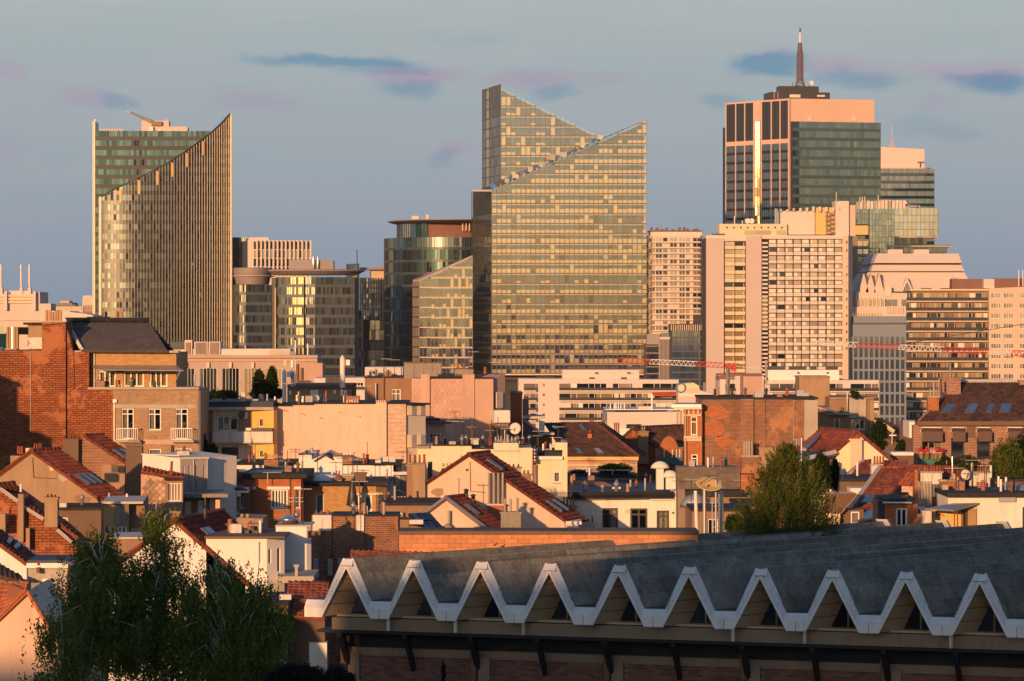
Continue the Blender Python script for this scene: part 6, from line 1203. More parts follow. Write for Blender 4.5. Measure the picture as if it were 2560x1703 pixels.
# dark mansard house
t, F = house('dark_mansard_house', 'house with a large dark brown tiled roof and a gold cornice, centre right', 1490, 318)
E = slope(F, (1480, 752), (2005, 748), (1692, 508), (1325, 512), 5); r_ = tiles(t, *E, 'tile_dark'); tiles(t, F.p(2005, 748), F.sh(-9).p(2060, 735), E[2] + Vector((.5, 1, 0)), E[2], 'tile_dark'); caps(r_, E[1], E[2], 'tile_old', .16, 'hip_tile')
for s, h, w, l in ((.22, .12, .075, .13), (.5, .12, .1, .15), (.12, .82, .07, .12), (.62, .83, .075, .12)): skylight(r_, E[0], E[1], E[2], E[3], s, h, w, l, 'glass_sky' if s != .5 else 'window_gold')
facade(t, F, [(1490, 755), (1992, 752)], 'pink_block', [(1545, 835, 1632, 900, dict(cols=3, gl='window_gold'))], 8); bx(t, 'cornice', F, 1486, 752, 2000, 778, -.3, .5, 'gold_panel'); bx(t, 'stone_band', F, 1490, 808, 1990, 818, -.05, .15, 'cream_stucco')
chim(t, F, 1636, 580, 1668, 630, 'tile_orange', [(1652, 560, 14)], .5, -2.5, None); chim(t, F, 1648, 486, 1682, 520, 'tile_old', [], .6, -5, None)
W2 = F.sh(-.5); wall(t, W2, [(1170, 690), (1172, 485), (1290, 580), (1292, 690)], 'dark_brown', 6, name='dark_gable'); bar(t, 'verge_board', W2.p(1172, 482, .1), W2.p(1292, 580, .1), .18, 'concrete_pale', 'cube'); bx(t, 'dormer_roof', W2, 1170, 462, 1330, 478, -4, .6, 'concrete_pale'); bx(t, 'dormer', W2, 1288, 476, 1326, 575, -2.5, .3, 'white_clean'); bx(t, 'ledge', W2, 1282, 580, 1396, 594, -2, .5, 'concrete_pale'); bx(t, 'rust_wall', W2, 1292, 594, 1380, 690, -2, -.2, 'rust')
chim(t, F, 1082, 290, 1166, 640, 'brick_bright', [(x, 278, 9) for x in (1092, 1105, 1118, 1131, 1144, 1156)], .8, -1.5, 'brick_house', 'pot_red', shape='cyl'); chim(t, F, 1168, 330, 1212, 520, 'brick_house', [(1180, 316, 9), (1192, 316, 9), (1203, 316, 9)], .7, -2.5, None, 'pot_dark')
# terrace hedge in front
t, F = house('terrace_wall', 'mossy garden terrace wall with pale railing in front of the dark mansard house', 1500, 300, 0, 'wall'); wall(t, F, [(1500, 898), (1990, 900)], 'concrete_dirty', 4); bx(t, 'coping', F, 1496, 882, 1992, 900, -4, .2, 'tar')
for k in range(4): bar(t, 'rail_post', F.p(1505 + k * 155, 885, -.4), F.p(1505 + k * 155, 845, -.4), .06, 'white_metal')
bar(t, 'rail', F.p(1500, 848, -.4), F.p(1960, 850, -.4), .06, 'white_metal')
# white three-window house
t, F = house('white_flat_roof_house', 'white house with three dark framed windows and a dark flat roof', 1530, 240)
wd = dict(fm='dark_frame', tr=.22, cur='some', sill=None, fw=.12)
facade(t, F, [(1520, 1050), (2252, 1052)], 'white_stucco', [(1742, 1122, 1854, 1330, dict(cols=2, **wd)), (1942, 1124, 2066, 1330, dict(cols=2, **wd)), (2132, 1140, 2222, 1330, dict(cols=2, **wd))], 14)
bx(t, 'side_pier', F, 2252, 1000, 2350, 1400, -9, .3, 'white_clean'); bx(t, 'eave_band', F, 1518, 1042, 1765, 1062, -1, .35, 'white_clean'); bx(t, 'eave_band', F, 1765, 1036, 2068, 1056, -1, .3, 'white_clean'); bx(t, 'eave_band', F, 2080, 1036, 2255, 1062, -1, .45, 'white_clean')
P = [F.p(1498, 1036, .5), F.p(2255, 1030, .5), F.sh(-13).p(2180, 944), F.sh(-13).p(1500, 940)]; sheet(t, 'flat_roof', P, 'tar_blue', .25); bar(t, 'roof_edge', P[0] + UP * .05, P[1] + UP * .05, .3, 'tar', 'cube')
A_, B_, C_, D_ = P
q = lambda s, h: (A_ * (1 - s) + B_ * s) * (1 - h) + (D_ * (1 - s) + C_ * s) * h
pc(t, 'roof_hatch', frame(q(.32, .75) + UP * .15, Vector((1.9, 0, 0)), Vector((0, 1.4, 0)), UP * .3), 'rust', 'tent')
for s, h in ((.16, .3), (.47, .3)): pc(t, 'roof_cowl', frame(q(s, h) + UP * .35, Vector((.45, 0, 0)), Vector((0, .45, 0)), UP * .8), 'zinc', 'cowl')
bx(t, 'wall_lamp', F, 1898, 1130, 1924, 1158, 0, .15, 'cream_stucco'); bx(t, 'wall_vent', F, 2242, 1150, 2258, 1160, 0, .35, 'dark_metal')
clut(t, F.sh(-2), 1540, 2200, 1015, 8, (0, 8), 5)
for x0, x1, y in ((2130, 2182, 815), (2198, 2250, 880), (2240, 2318, 905)): bx(t, 'white_stack', F.sh(-3), x0, y, x1, 988, -.9, 0, 'white_stucco'); pc(t, 'stack_cap', frame(F.sh(-3.4).p((x0 + x1) / 2, y - 4), F.d * 1.3, F.n * 1.0, UP * .5), 'white_stucco', 'dome')
for x in (2165, 2200, 2230, 2262): chim(t, F.sh(-4), x, 848, x + 18, 870, 'rust', [(x + 9, 800 if x < 2210 else 830, 16)], .4, 0, None, 'pot_dark')
bar(t, 'lean_pole', F.p(1515, 1040, 1), F.p(1522, 890, 1), .2, 'wood_slat'); chim(t, F, 1452, 1108, 1556, 1240, 'concrete_dirty', [(x, 1042, 15) for x in (1466, 1488, 1511, 1535)], .8, 1.5, 'concrete_dirty', 'pot_red'); chim(t, F, 1578, 1228, 1690, 1400, 'concrete', [(1618, 1200, 14), (1640, 1200, 14), (1670, 1178, 16)], .7, 2, None, 'pot_red')
# --- Y3 region
vw(500, 1100, .25456)
t, F = house('white_parapet_house', 'long bright white parapet wall with a small gable peak and capped chimneys', 300, 246)
cable(t, F, [(1450, 250), (1455, 420)], 'concrete_pale', .05); patch(t, F, 1600, 330, 60, 24, 'white_old', 5); patch(t, F, 900, 300, 50, 26, 'white_stucco', 6)
wall(t, F, [(235, 240), (970, 240), (972, 142), (1095, 142), (1097, 195), (1225, 140), (1310, 185), (1398, 185), (1400, 242), (1898, 246)], 'white_clean', 8)
for x0, x1, y in ((330, 630, 236), (770, 970, 232), (1400, 1965, 238)): bx(t, 'coping', F, x0, y, x1, y + 10, -8, .12, 'tar')
bx(t, 'stack_cap', F, 965, 134, 1100, 146, -1, .1, 'dark_brown'); sheet(t, 'gable_roof', [F.p(1115, 205, .2), F.p(1225, 138, .2), F.sh(-2).p(1275, 120), F.sh(-2).p(1190, 150)], 'tile_dark', .1); sheet(t, 'gable_roof', [F.p(1225, 138, .2), F.p(1312, 188, .2), F.sh(-2).p(1310, 140), F.sh(-2).p(1275, 120)], 'tile_dark', .1)
chim(t, F, 1310, 150, 1398, 186, 'white_clean', [(x, 128, 14) for x in (1320, 1345, 1370, 1392)], .7, 0, 'dark_brown', 'brick_house', shape='cube'); chim(t, F, 1400, 150, 1488, 245, 'brick_mid', [(x, 126, 14) for x in (1415, 1445, 1475)], .7, .1, 'dark_brown', 'white_clean', shape='cube')
for x, y, tilt_ in ((1050, 105, 0), (1115, 78, -22), (1155, 98, 10)): bar(t, 'flue', F.p(x, 150, -.5), F.p(x + tilt_, y, -.5), .2, 'pot_dark' if tilt_ >= 0 else 'zinc')
Bq = Fac(1898, 246, 20); facade(t, Bq, [(1898, 315), (2022, 312)], 'grey_brown', [(1915, 350, 1965, 500, dict(cols=2, cur='all', sill=None))], 3); bx(t, 'veranda_roof', Bq, 1896, 312, 2028, 338, -3, .6, 'white_metal'); bx(t, 'dormer_box', F.sh(-.5), 1898, 242, 1972, 296, -2, 0, 'tar')

chim(t, F, 628, 180, 768, 380, 'brick_mid', [(x, 144, 15) for x in (640, 664, 688, 712, 736, 758)], .8, 2.5, None, 'pot_tan', shape='cube'); chim(t, F, 770, 175, 822, 240, 'grey_panel', [(783, 158, 12), (808, 158, 12)], .6, .3, None, 'grey_panel', shape='cube')
clut(t, F, 340, 620, 236, 6, (.5, 5)); clut(t, F, 1420, 1880, 240, 8, (.5, 5))
t, F = house('red_render_house', 'red brick house with flat tar roof and striped white window', 700, 226, 0)
facade(t, F, [(430, 372), (992, 368)], 'brick_bright', [(485, 490, 510, 676, dict(cols=1)), (693, 486, 862, 674, dict(cols=5, cur='all', fw=.1)), (935, 486, 980, 668, dict(cols=1, cur='all'))], 8)
for x0, x1 in ((470, 553), (660, 884), (928, 992)): bx(t, 'lintel', F, x0, 458, x1, 486, -.1, .18, 'white_clean')
bx(t, 'flat_roof', F, 420, 330, 1052, 372, -8, .6, 'tar'); bx(t, 'roof_patch', F.sh(-1), 480, 318, 800, 332, -4, 0, 'concrete'); pipe(t, F, 885, 372, 860, .08, 'dark_brown'); pipe(t, F, 665, 320, 430, .06, 'concrete_pale', .7)
for x in (960, 988, 1016): chim(t, F, x - 8, 326, x + 8, 334, 'concrete', [(x, 304, 14)], .3, -1.5, None, 'pot_dark')
clut(t, F, 440, 1030, 322, 9, (1, 6), 6)
t, F = house('yellow_brick_house', 'yellow brick house with glass block bay and dark flat roof, centre left', 1000, 232, 0)
facade(t, F, [(985, 445), (1728, 445)], 'brick_yellow', [(1138, 532, 1215, 720, dict(cols=1, tr=0)), (1545, 540, 1690, 722, dict(cols=2, cur='left', fw=.14))], 8); B = Fac(1730, 232, 40)
wall(t, B, [(1729, 445), (1835, 440)], 'brown_stucco', 5); 
for i in range(4):
    for j in range(6): bx(t, 'glass_block', B, 1738 + i * 24, 535 + j * 32, 1758 + i * 24, 562 + j * 32, 0, .12, 'glass_pale')
bx(t, 'bay_ledge', B, 1724, 516, 1838, 532, -1, .3, 'cream_stucco'); bx(t, 'flat_roof', F, 992, 412, 1850, 446, -8, .5, 'tar'); 
for x0, x1, y in ((1028, 1115, 338), (1400, 1506, 338)): chim(t, F, x0, y, x1, 420, 'tan_stucco', [], .7, -1.5, 'concrete')
chim(t, F, 1522, 322, 1628, 420, 'dark_brown', [], .8, -1.2, 'dark_brown'); chim(t, F, 1300, 372, 1390, 420, 'brick_house', [(1340, 300, 18), (1368, 300, 18)], .6, -1, 'dark_brown', 'pot_red'); pc(t, 'roof_dome', frame(F.p(1238, 395, -2), F.d * 2.9, F.n * 1.6, UP * .8), 'white_metal', 'dome')
bx(t, 'lintel', F, 1462, 520, 1730, 540, -.05, .15, 'cream_stucco'); o = thing('garden_parasol', 'closed dark parasol on the terrace of the yellow brick house', 'parasol', F.p(1488, 720, 2)); q = F.sh(2); pc(o, 'canopy', frame(q.p(1496, 520), F.d * .8, F.n * .8, UP * 1.9), 'dark_metal', 'parasol'); bar(o, 'pole', q.p(1492, 760), q.p(1496, 470), .08, 'dark_metal')
clut(t, F, 1010, 1820, 405, 9, (1, 6), 7)
for k in range(8): 
    a0_, a1_ = math.pi * k / 8, math.pi * (k + 1) / 8; bar(t, 'arched_rail', F.p(1535 - 80 * math.cos(a0_), 735 - 48 * math.sin(a0_), 3), F.p(1535 - 80 * math.cos(a1_), 735 - 48 * math.sin(a1_), 3), .07, 'dark_metal'); bar(t, 'arched_rail', F.p(1930 - 80 * math.cos(a0_), 545 - 52 * math.sin(a0_), 1), F.p(1930 - 80 * math.cos(a1_), 545 - 52 * math.sin(a1_), 1), .07, 'dark_metal')
chim(t, F, 1872, 578, 2064, 900, 'brick_bright', [(x, 552, 16) for x in (1890, 1920, 1950, 1980, 2010, 2040)], .9, 5, None, 'pot_tan', shape='cube')
# centre brick wall
t, F = house('chimney_brick_wall', 'rough brick wall with white plastered chimney breasts, above the zigzag roof', 1100, 171, 0, 'wall')
facade(t, F, [(1095, 742), (1290, 740), (1945, 742)], 'brick_old', [], 3)
for x0, x1, y1 in ((1108, 1292, 890), (1537, 1612, 890)): bx(t, 'plaster_breast', F, x0, 738, x1, y1, -.6, .16, 'white_old')
bx(t, 'buttress', F, 1230, 880, 1292, 1320, -.4, .14, 'brick_old'); bx(t, 'buttress', F, 1537, 885, 1612, 1320, -.4, .12, 'brick_old'); bx(t, 'coping', F, 1290, 734, 1540, 746, -3, .1, 'tar'); bx(t, 'coping', F, 1612, 736, 1950, 748, -3, .1, 'tar')
for x, w in ((1142, 26), (1195, 30), (1255, 32), (1572, 26)): chim(t, F, x - w * .6, 728, x + w * .6, 742, 'concrete', [(x, 692, w)], .4, -.1, None, 'pot_red', shape='pot')
for x in (1115, 1255, 1355): chim(t, F, x, 1150, x + 45, 1330, 'concrete', [], .3, 1.5, None)
clut(t, F, 1300, 1940, 736, 7, (.3, 2), 10)
# white modern box
t, F = house('white_modern_house', 'white modern cube house with a taller block and flat roof, behind the birches', 200, 160)
facade(t, F, [(60, 960), (655, 962)], 'white_clean', [], 6); R_ = Fac(656, 160, 48); facade(t, R_, [(656, 962), (830, 960)], 'white_clean', [(672, 1075, 700, 1210, dict(cols=1, fm='dark_frame', sill=None)), (758, 1065, 790, 1290, dict(cols=1, fm='dark_frame', gl='window_gold', sill=None))], 3); bx(t, 'flat_roof', F, 50, 942, 836, 962, -6, .35, 'dark_brown')
T_ = F.sh(-3.2); wall(t, T_, [(744, 848), (1046, 845)], 'white_clean', 3, name='tall_block'); R2 = Fac(1047, T_.o.y, 50); wall(t, R2, [(1047, 845), (1092, 838)], 'white_clean', 1.5, name='tall_block_side'); bx(t, 'slot_window', R2, 1058, 895, 1070, 965, 0, .06, 'dark_frame'); bx(t, 'slot_window', R2, 1076, 890, 1084, 960, 0, .06, 'dark_frame'); bx(t, 'coping', T_, 738, 838, 1092, 850, -3, .1, 'concrete_pale')
pc(t, 'roof_cowl', frame(T_.p(868, 815, -1), F.d * 1.0, F.n * 1.0, UP * .9), 'steel_bright', 'cowl'); pipe(t, F, 578, 1000, 1200, .06, 'concrete_pale'); bx(t, 'low_roof', F.sh(.5), 760, 1335, 1120, 1400, -4, .3, 'concrete'); chim(t, F.sh(.6), 932, 1225, 960, 1340, 'concrete', [], .3, 0, 'concrete'); 
for x in (430, 520): bx(t, 'roof_duct', F, x - 22, 912, x + 22, 944, -2.2, -1.8, 'dark_metal')
bar(t, 'flue', F.p(522, 940, -2), F.p(522, 845, -2), .22, 'dark_metal')
clut(t, F, 240, 640, 938, 7, (1, 4), 8); clut(t, T_, 760, 1030, 842, 4, (.5, 2), 9)
# orange block wall
vw(700, 1300, .3394)
t, F = house('orange_block_wall', 'long low wall of orange concrete blocks with dark coping', 875, 158, 0, 'wall')
a, b, z0, z1 = rect(F, 875, 102, 3080, 260); wall(t, F, [(875, 104), (3080, 120)], 'mortar', 2.5, off=-.04)
bh = (33.5 * .3394) / FP * 158; bw = (92 * .3394) / FP * 158; zt = F.sz(875, 106)[1]
for j in range(6):
    s = a - bw * (.5 if j % 2 else 0); 
    while s < b:
        s0, s1 = max(s, a), min(s + bw, b)
        if s1 - s0 > .1: pc(t, 'block', boxm(F, s0 + .008, s1 - .008, zt - (j + 1) * bh + .008, zt - j * bh - .006, -.05, random.uniform(-.004, .006), .002), 'block_orange')
        s += bw
bx(t, 'coping', F, 870, 82, 3085, 106, -2.6, .15, 'dark_brown')
for k in range(40): bx(t, 'coping_tile', F, 1010 + k * 30, 74 + k * .2, 1038 + k * 30, 86 + k * .2, -1.6, -.2, 'tile_dark')
t, F = house('tile_strip_house', 'narrow red pantile roof in front of the brick wall, left of the zigzag roof ridge', 520, 153)
P = [F.p(515, 310, .3), F.p(1420, 330, .3), F.sh(-2.2).p(1450, 255), F.sh(-2.2).p(520, 228)]; tiles(t, *P, 'tile_old'); wall(t, F, [(520, 315), (1420, 335)], 'grey_brown', 2)
t, F = house('red_tile_house', 'dark red tiled roof slope left of the first zigzag gable', 100, 151)
P = [F.p(40, 715, .3), F.p(330, 725, .3), F.sh(-4).p(360, 460), F.sh(-4).p(60, 455)]; tiles(t, *P, 'tile_old'); wall(t, F, [(40, 725), (330, 735)], 'dark_brown', 3); bx(t, 'white_downpipe_wall', F.sh(.4), 215, 905, 345, 1400, -1, 0, 'white_clean')
# ------------------------------------------------------------------ houses: right side
vw(1640, 900, .3903)
t, F = house('brown_box_house', 'brown rendered rooftop blocks with small lit windows, behind the brick wall house', 1040, 330)
facade(t, F, [(1040, 300), (1110, 300), (1112, 246), (1392, 248)], 'brown_stucco', [(1142, 376, 1180, 440, dict(cols=1, cur='all')), (1247, 378, 1338, 446, dict(cols=3, cur='all', curm='curtain_gold'))], 8)
bx(t, 'tall_block', F.sh(-4), 918, 112, 1112, 330, -4, 0, 'tan_stucco'); bx(t, 'tall_block_cap', F.sh(-4), 912, 104, 1117, 114, -4, .15, 'tan_stucco'); bx(t, 'concrete_pier', F, 1236, 250, 1345, 372, 0, .2, 'concrete'); bx(t, 'side_pier', F, 1366, 258, 1394, 520, -.5, .3, 'tan_stucco'); sheet(t, 'canopy', [F.p(1038, 300, 1.4), F.p(1165, 338, 1.2), F.p(1165, 332, 0), F.p(1050, 292, 0)], 'concrete_pale', .1); bx(t, 'ledge', F, 1088, 340, 1234, 352, 0, .5, 'concrete')
pipe(t, F, 1188, 300, 340, .1, 'dark_metal', .6); pipe(t, F, 1225, 208, 330, .16, 'grey_metal', .3); bx(t, 'roof_trim', F, 1112, 240, 1396, 250, -8, .2, 'tan_stucco')

chim(t, F, 690, 150, 730, 250, 'concrete_pale', [(706, 0, 14)], .5, -3, None, 'pot_grey', shape='cyl'); bx(t, 'stair_room', F.sh(-4), 560, 105, 680, 250, -4, 0, 'pink_block')
t, F = house('brick_side_wall_house', 'house with a big patched brick side wall and a small red oriel', 296, 292)
wall(t, F, [(296, 246), (948, 255)], 'brick_old', 9, label='patched bare brick side wall'); wall(t, F, [(949, 256), (1036, 258)], 'concrete', 9, name='plaster_wall'); bx(t, 'chimney_breast', F, 541, 250, 624, 690, -.5, .2, 'brick_mid'); bx(t, 'coping', F, 290, 240, 1040, 252, -9, .12, 'tar')
for x0, y0, w, h, k in ((400, 330, 90, 50, 1), (380, 440, 80, 60, 2), (660, 340, 24, 14, 3), (440, 520, 60, 40, 4)): patch(t, F, x0, y0, w, h, 'brick_bright', k)
cable(t, F, [(700, 255), (705, 560), (780, 570)]); cable(t, F, [(880, 255), (880, 600)], 'concrete', .05)
O = Fac(180, 291, -8); facade(t, O, [(178, 310), (295, 306)], 'brick_bright', [(222, 362, 264, 482, dict(cols=1, tr=.3, cur='all', curm='curtain_gold', rec=.1)), (226, 605, 266, 690, dict(cols=1, tr=.3, rec=.1))], 4)
for y0, y1 in ((346, 360), (488, 520)): bx(t, 'stone_band', O, 180, y0, 292, y1, -.1, .2, 'pink_paint')
bx(t, 'oriel_sill', O, 182, 486, 276, 500, -.1, .4, 'concrete_pale'); bx(t, 'oriel_roof', O, 105, 282, 296, 304, -4, .8, 'zinc'); bx(t, 'oriel_fascia', O, 118, 302, 296, 316, -3, .6, 'white_stucco'); pipe(t, O, 190, 312, 700, .12, 'pot_tan', .25); bx(t, 'side_window', O, 192, 360, 206, 480, 0, .1, 'window_gold')
for k in range(3): bx(t, 'quoin', O, 206 + k * 30, 320, 216 + k * 30, 345, 0, .1, 'pink_paint')
clut(t, F, 310, 1020, 240, 14, (.5, 7), 12)
chim(t, F, 548, 612, 662, 760, 'brick_old', [(x, 522, 15) for x in (566, 582, 598, 615)], .8, 2, 'concrete', 'pot_grey', shape='cyl'); chim(t, F, 662, 560, 780, 720, 'tan_stucco', [(x, 502, 13) for x in (868, 884, 900, 916)], .8, 2.5, 'tan_stucco', 'pot_grey', shape='cyl')
t, F = house('grey_block_wall', 'low wall of dark grey concrete blocks, right of the white stacks', 140, 235, 0, 'wall'); a, b, z0, z1 = rect(F, 140, 690, 540, 830); wall(t, F, [(140, 688), (540, 690)], 'mortar', 3, off=-.05)
for j in range(7):
    for i in range(10):
        w, h = (b - a) / 9, (z1 - z0) / 7; s0 = a + (i - .5 * (j % 2)) * w; s1 = s0 + w
        if s1 > a + .05 and s0 < b - .05: pc(t, 'block', boxm(F, max(s0, a) + .015, min(s1, b) - .015, z0 + j * h + .012, z0 + (j + 1) * h - .012, -.06, random.uniform(-.008, .008)), 'block_grey')
bx(t, 'low_roof', F.sh(1), 190, 832, 560, 870, -3, 1, 'tar'); wall(t, F.sh(1.6), [(195, 880), (400, 878), (560, 870), (640, 860)], 'brown_stucco', 3, name='lower_wall'); bx(t, 'lit_porch', F.sh(1.6), 200, 915, 375, 1100, 0, .2, 'cream_stucco'); bx(t, 'porch_beam', F.sh(1.6), 195, 912, 378, 940, 0, .5, 'white_clean'); bx(t, 'porch_door', F.sh(1.8), 228, 960, 330, 1120, 0, .1, 'wood_slat'); bx(t, 'red_wall', F.sh(.6), 545, 735, 640, 830, -2, 0, 'brick_bright'); pc(t, 'roof_dome', frame(F.p(250, 900, 2), F.d * 2, F.n * 1, UP * .9), 'zinc', 'dome')
clut(t, F, 210, 540, 690, 6, (.5, 2.5), 13)
# white gable with red roof
t, F = house('cream_gable_house', 'cream gable house with red hipped roof and a central chimney, right', 1240, 258, -6)
rf = gable(t, F, (1100, 640), (1295, 470), (1510, 650), 'cream_stucco', 'tile_red', Vector((-2.0, 6.5, 0)), over=.15); G = F.sh(-.3)
tiles(t, F.p(950, 590, .2), F.p(1150, 600, .2), F.sh(-6).p(1290, 468), F.sh(-6).p(1065, 465), 'tile_red'); chim(t, F, 1245, 505, 1320, 760, 'pink_paint', [(1268, 452, 16), (1285, 455, 16), (1300, 452, 16)], .8, .5, 'pink_paint', 'pot_red', .1); bar(t, 'flashing', F.p(950, 575, .4), F.sh(-4).p(1035, 490), .25, 'zinc', 'cube')
V_ = Fac(780, 250, 0); sheet(t, 'veranda_roof', [V_.p(780, 618), V_.p(935, 640), F.p(1150, 590, .5), V_.sh(-4).p(930, 582)], 'tar_blue', .15); bar(t, 'veranda_fascia', V_.p(780, 626), V_.p(935, 642), .3, 'white_clean', 'cube'); bar(t, 'veranda_fascia', V_.p(935, 642), F.p(1148, 594, .5), .3, 'white_clean', 'cube'); wall(t, V_.sh(-.5), [(790, 640), (930, 655)], 'white_clean', 3, name='veranda_wall')
for x in (800, 840, 885): bx(t, 'veranda_window', V_, x, 655, x + 28, 720, -.5, -.4, 'glass_green')
wall(t, V_.sh(-2), [(935, 648), (1130, 640)], 'dark_brown', 3, name='back_wall'); pipe(t, V_, 932, 500, 660, .1, 'white_metal', .5)
bx(t, 'white_parapet', Fac(1460, 262, 0), 1465, 592, 1650, 612, -2, 0, 'white_clean'); wall(t, Fac(1460, 262.3, 0), [(1465, 612), (1650, 612)], 'dark_brown', 4, name='rear_annex')
# red tile roofs right
t, F = house('rooftop_shack_house', 'pair of red roof slopes with tapered pots, in front of the cream gable', 1400, 222)
tiles(t, F.p(1190, 800, .2), F.p(1360, 790, .2), F.sh(-3).p(1380, 640), F.sh(-3).p(1330, 645), 'tile_red'); tiles(t, F.p(1390, 700, .2), F.p(1600, 700, .2), F.sh(-2).p(1615, 645), F.sh(-2).p(1470, 648), 'tile_old'); wall(t, F, [(1195, 810), (1600, 705)], 'brown_stucco', 4)
bar(t, 'verge_flashing', F.p(1220, 735, -1), F.sh(-3).p(1330, 640), .2, 'concrete', 'cube'); chim(t, F, 1380, 668, 1450, 760, 'white_old', [(1400, 616, 15), (1418, 616, 15), (1436, 616, 15), (1456, 618, 15)], .8, .5, 'concrete', 'pot_red')
t, F = house('big_red_roof_house', 'house with a broad red pantile roof and skylight window, lower right', 1500, 196)
E = slope(F, (1205, 1010), (1680, 1010), (1672, 700), (1430, 698), 7); r_ = tiles(t, *E, 'tile_old'); wall(t, F, [(1205, 1015), (1680, 1015)], 'brown_stucco', 6); bar(t, 'verge_board', E[0] + UP * .1, E[3] + UP * .1, .2, 'concrete_pale', 'cube'); skylight(r_, E[0], E[1], E[2], E[3], .2, .33, .17, .17); caps(r_, E[3] + UP * .1, E[2] + UP * .1, 'tile_old')
D = F.sh(.6); facade(t, D, [(1170, 968), (1330, 955)], 'dark_brown', [(1248, 972, 1302, 1050, dict(cols=1, cur='all', rec=.05))], 3, name='dormer'); sheet(t, 'dormer_roof', [D.p(1290, 1030, .3), D.p(1385, 1010, .3), D.sh(-2).p(1415, 948), D.sh(-2).p(1345, 945)], 'glass_sky', .12)
bx(t, 'white_wall', F.sh(-5), 1245, 822, 1340, 860, -2, 0, 'white_stucco'); 
S_ = F.sh(1.2); wall(t, S_, [(1000, 900), (1090, 852), (1280, 855), (1250, 900), (1180, 985)], 'cream_stucco', 2, name='slate_wall')
for j in range(9):
    for i in range(22):
        x, y = 1088 + i * 9 + (j % 2) * 4.5, 862 + j * 14
        if x < 1285 - j * 12: q = S_.p(x, y, .03); pc(t, 'shingle', frame(q, (S_.d + UP).normalized() * .16, -S_.n * .04, (UP - S_.d).normalized() * .16), 'brown_stucco')
t, F = house('red_plaster_dormer_house', 'small red plastered house with white double window, behind the zigzag roof', 1560, 186)
facade(t, F, [(1465, 915), (1676, 912)], 'brick_bright', [(1536, 948, 1612, 1070, dict(cols=2, gl='glass_dark', fw=.12))], 4); bx(t, 'flat_roof', F, 1452, 888, 1672, 915, -4, .35, 'tar'); bar(t, 'roof_edge', F.p(1452, 913, .36), F.p(1640, 915, .36), .1, 'white_clean'); chim(t, F, 1570, 850, 1612, 892, 'brick_old', [], .5, -.8, 'tar'); bx(t, 'dark_side', F, 1425, 905, 1466, 1080, -3, -.2, 'tar_blue'); chim(t, F, 1668, 975, 1700, 1080, 'brick_old', [], .6, .3, None); bx(t, 'peeling_wall', F, 1700, 965, 1762, 1100, -2, .2, 'peeling')
t, F = house('flue_stack_house', 'house with peeling white chimneys and tall concrete flues, right', 1750, 192)
chim(t, F, 1696, 712, 1832, 900, 'peeling', [(1722, 682, 16), (1740, 686, 14), (1762, 680, 16), (1782, 684, 14), (1802, 682, 16), (1820, 684, 14)], 1, -1.5, 'concrete_dirty', 'pot_red', .08); bx(t, 'brick_edge', F, 1676, 712, 1697, 900, -2.4, -1.45, 'brick_bright'); c = chim(t, F, 1674, 940, 1768, 960, 'concrete', [(x, 778, 16) for x in (1684, 1703, 1722, 1741, 1759)], .9, .8, None, 'pot_grey', shape='cyl')
chim(t, F, 1822, 768, 1868, 870, 'brick_old', [], .6, -.6, 'concrete'); chim(t, F, 1868, 768, 1924, 860, 'brick_bright', [(1898, 620, 12)], .6, -.4, 'concrete_dirty', 'steel_bright', shape='cyl')
clut(t, F, 1700, 2050, 870, 10, (0, 3), 14)
gable(t, F.sh(-3.5), (1855, 790), (1918, 704), (2035, 840), 'pale_brick', 'tile_red', Vector((-2.4, 1.6, 0)), over=.1); chim(t, F, 2008, 715, 2140, 850, 'peeling', [(2028, 688, 16), (2062, 688, 12), (2078, 688, 12), (2094, 688, 12), (2112, 688, 14)], 1, -2, 'concrete_dirty', 'pot_red', .06); bx(t, 'brick_edge', F, 1993, 716, 2012, 850, -2.9, -1.9, 'brick_bright')
wall(t, F.sh(-1), [(1770, 880), (1870, 868)], 'dark_brown', 3); 
for i, (x, y, r, lb) in enumerate(((1985, 735, 36, 'round satellite dish leaning beside the peeling right chimney'), (1205, 720, 26, 'pale oval satellite dish on a thin pole by the small conifer'))):
    G = F.sh(-1.5 if i == 0 else 6); d_ = thing('satellite_dish', lb, 'satellite dish', G.p(x, y + r)); nn = (G.n + UP * .2 + G.d * (.3 if i == 0 else .9)).normalized(); xx = nn.cross(UP).normalized(); q = G.p(x, y); rr = r * 2 * .3903 / FP * G.o.y; one('reflector', d_, frame(q, xx * rr, xx.cross(nn) * rr, nn * rr * .2), 'dish_white', 'dish'); bar(d_, 'pole', q - nn * .05, G.p(x - 10, y + r * 1.8), .07, 'grey_metal'); bar(d_, 'feed_arm', q + nn * rr * .45, G.p(x, y + r), .04, 'dark_metal')
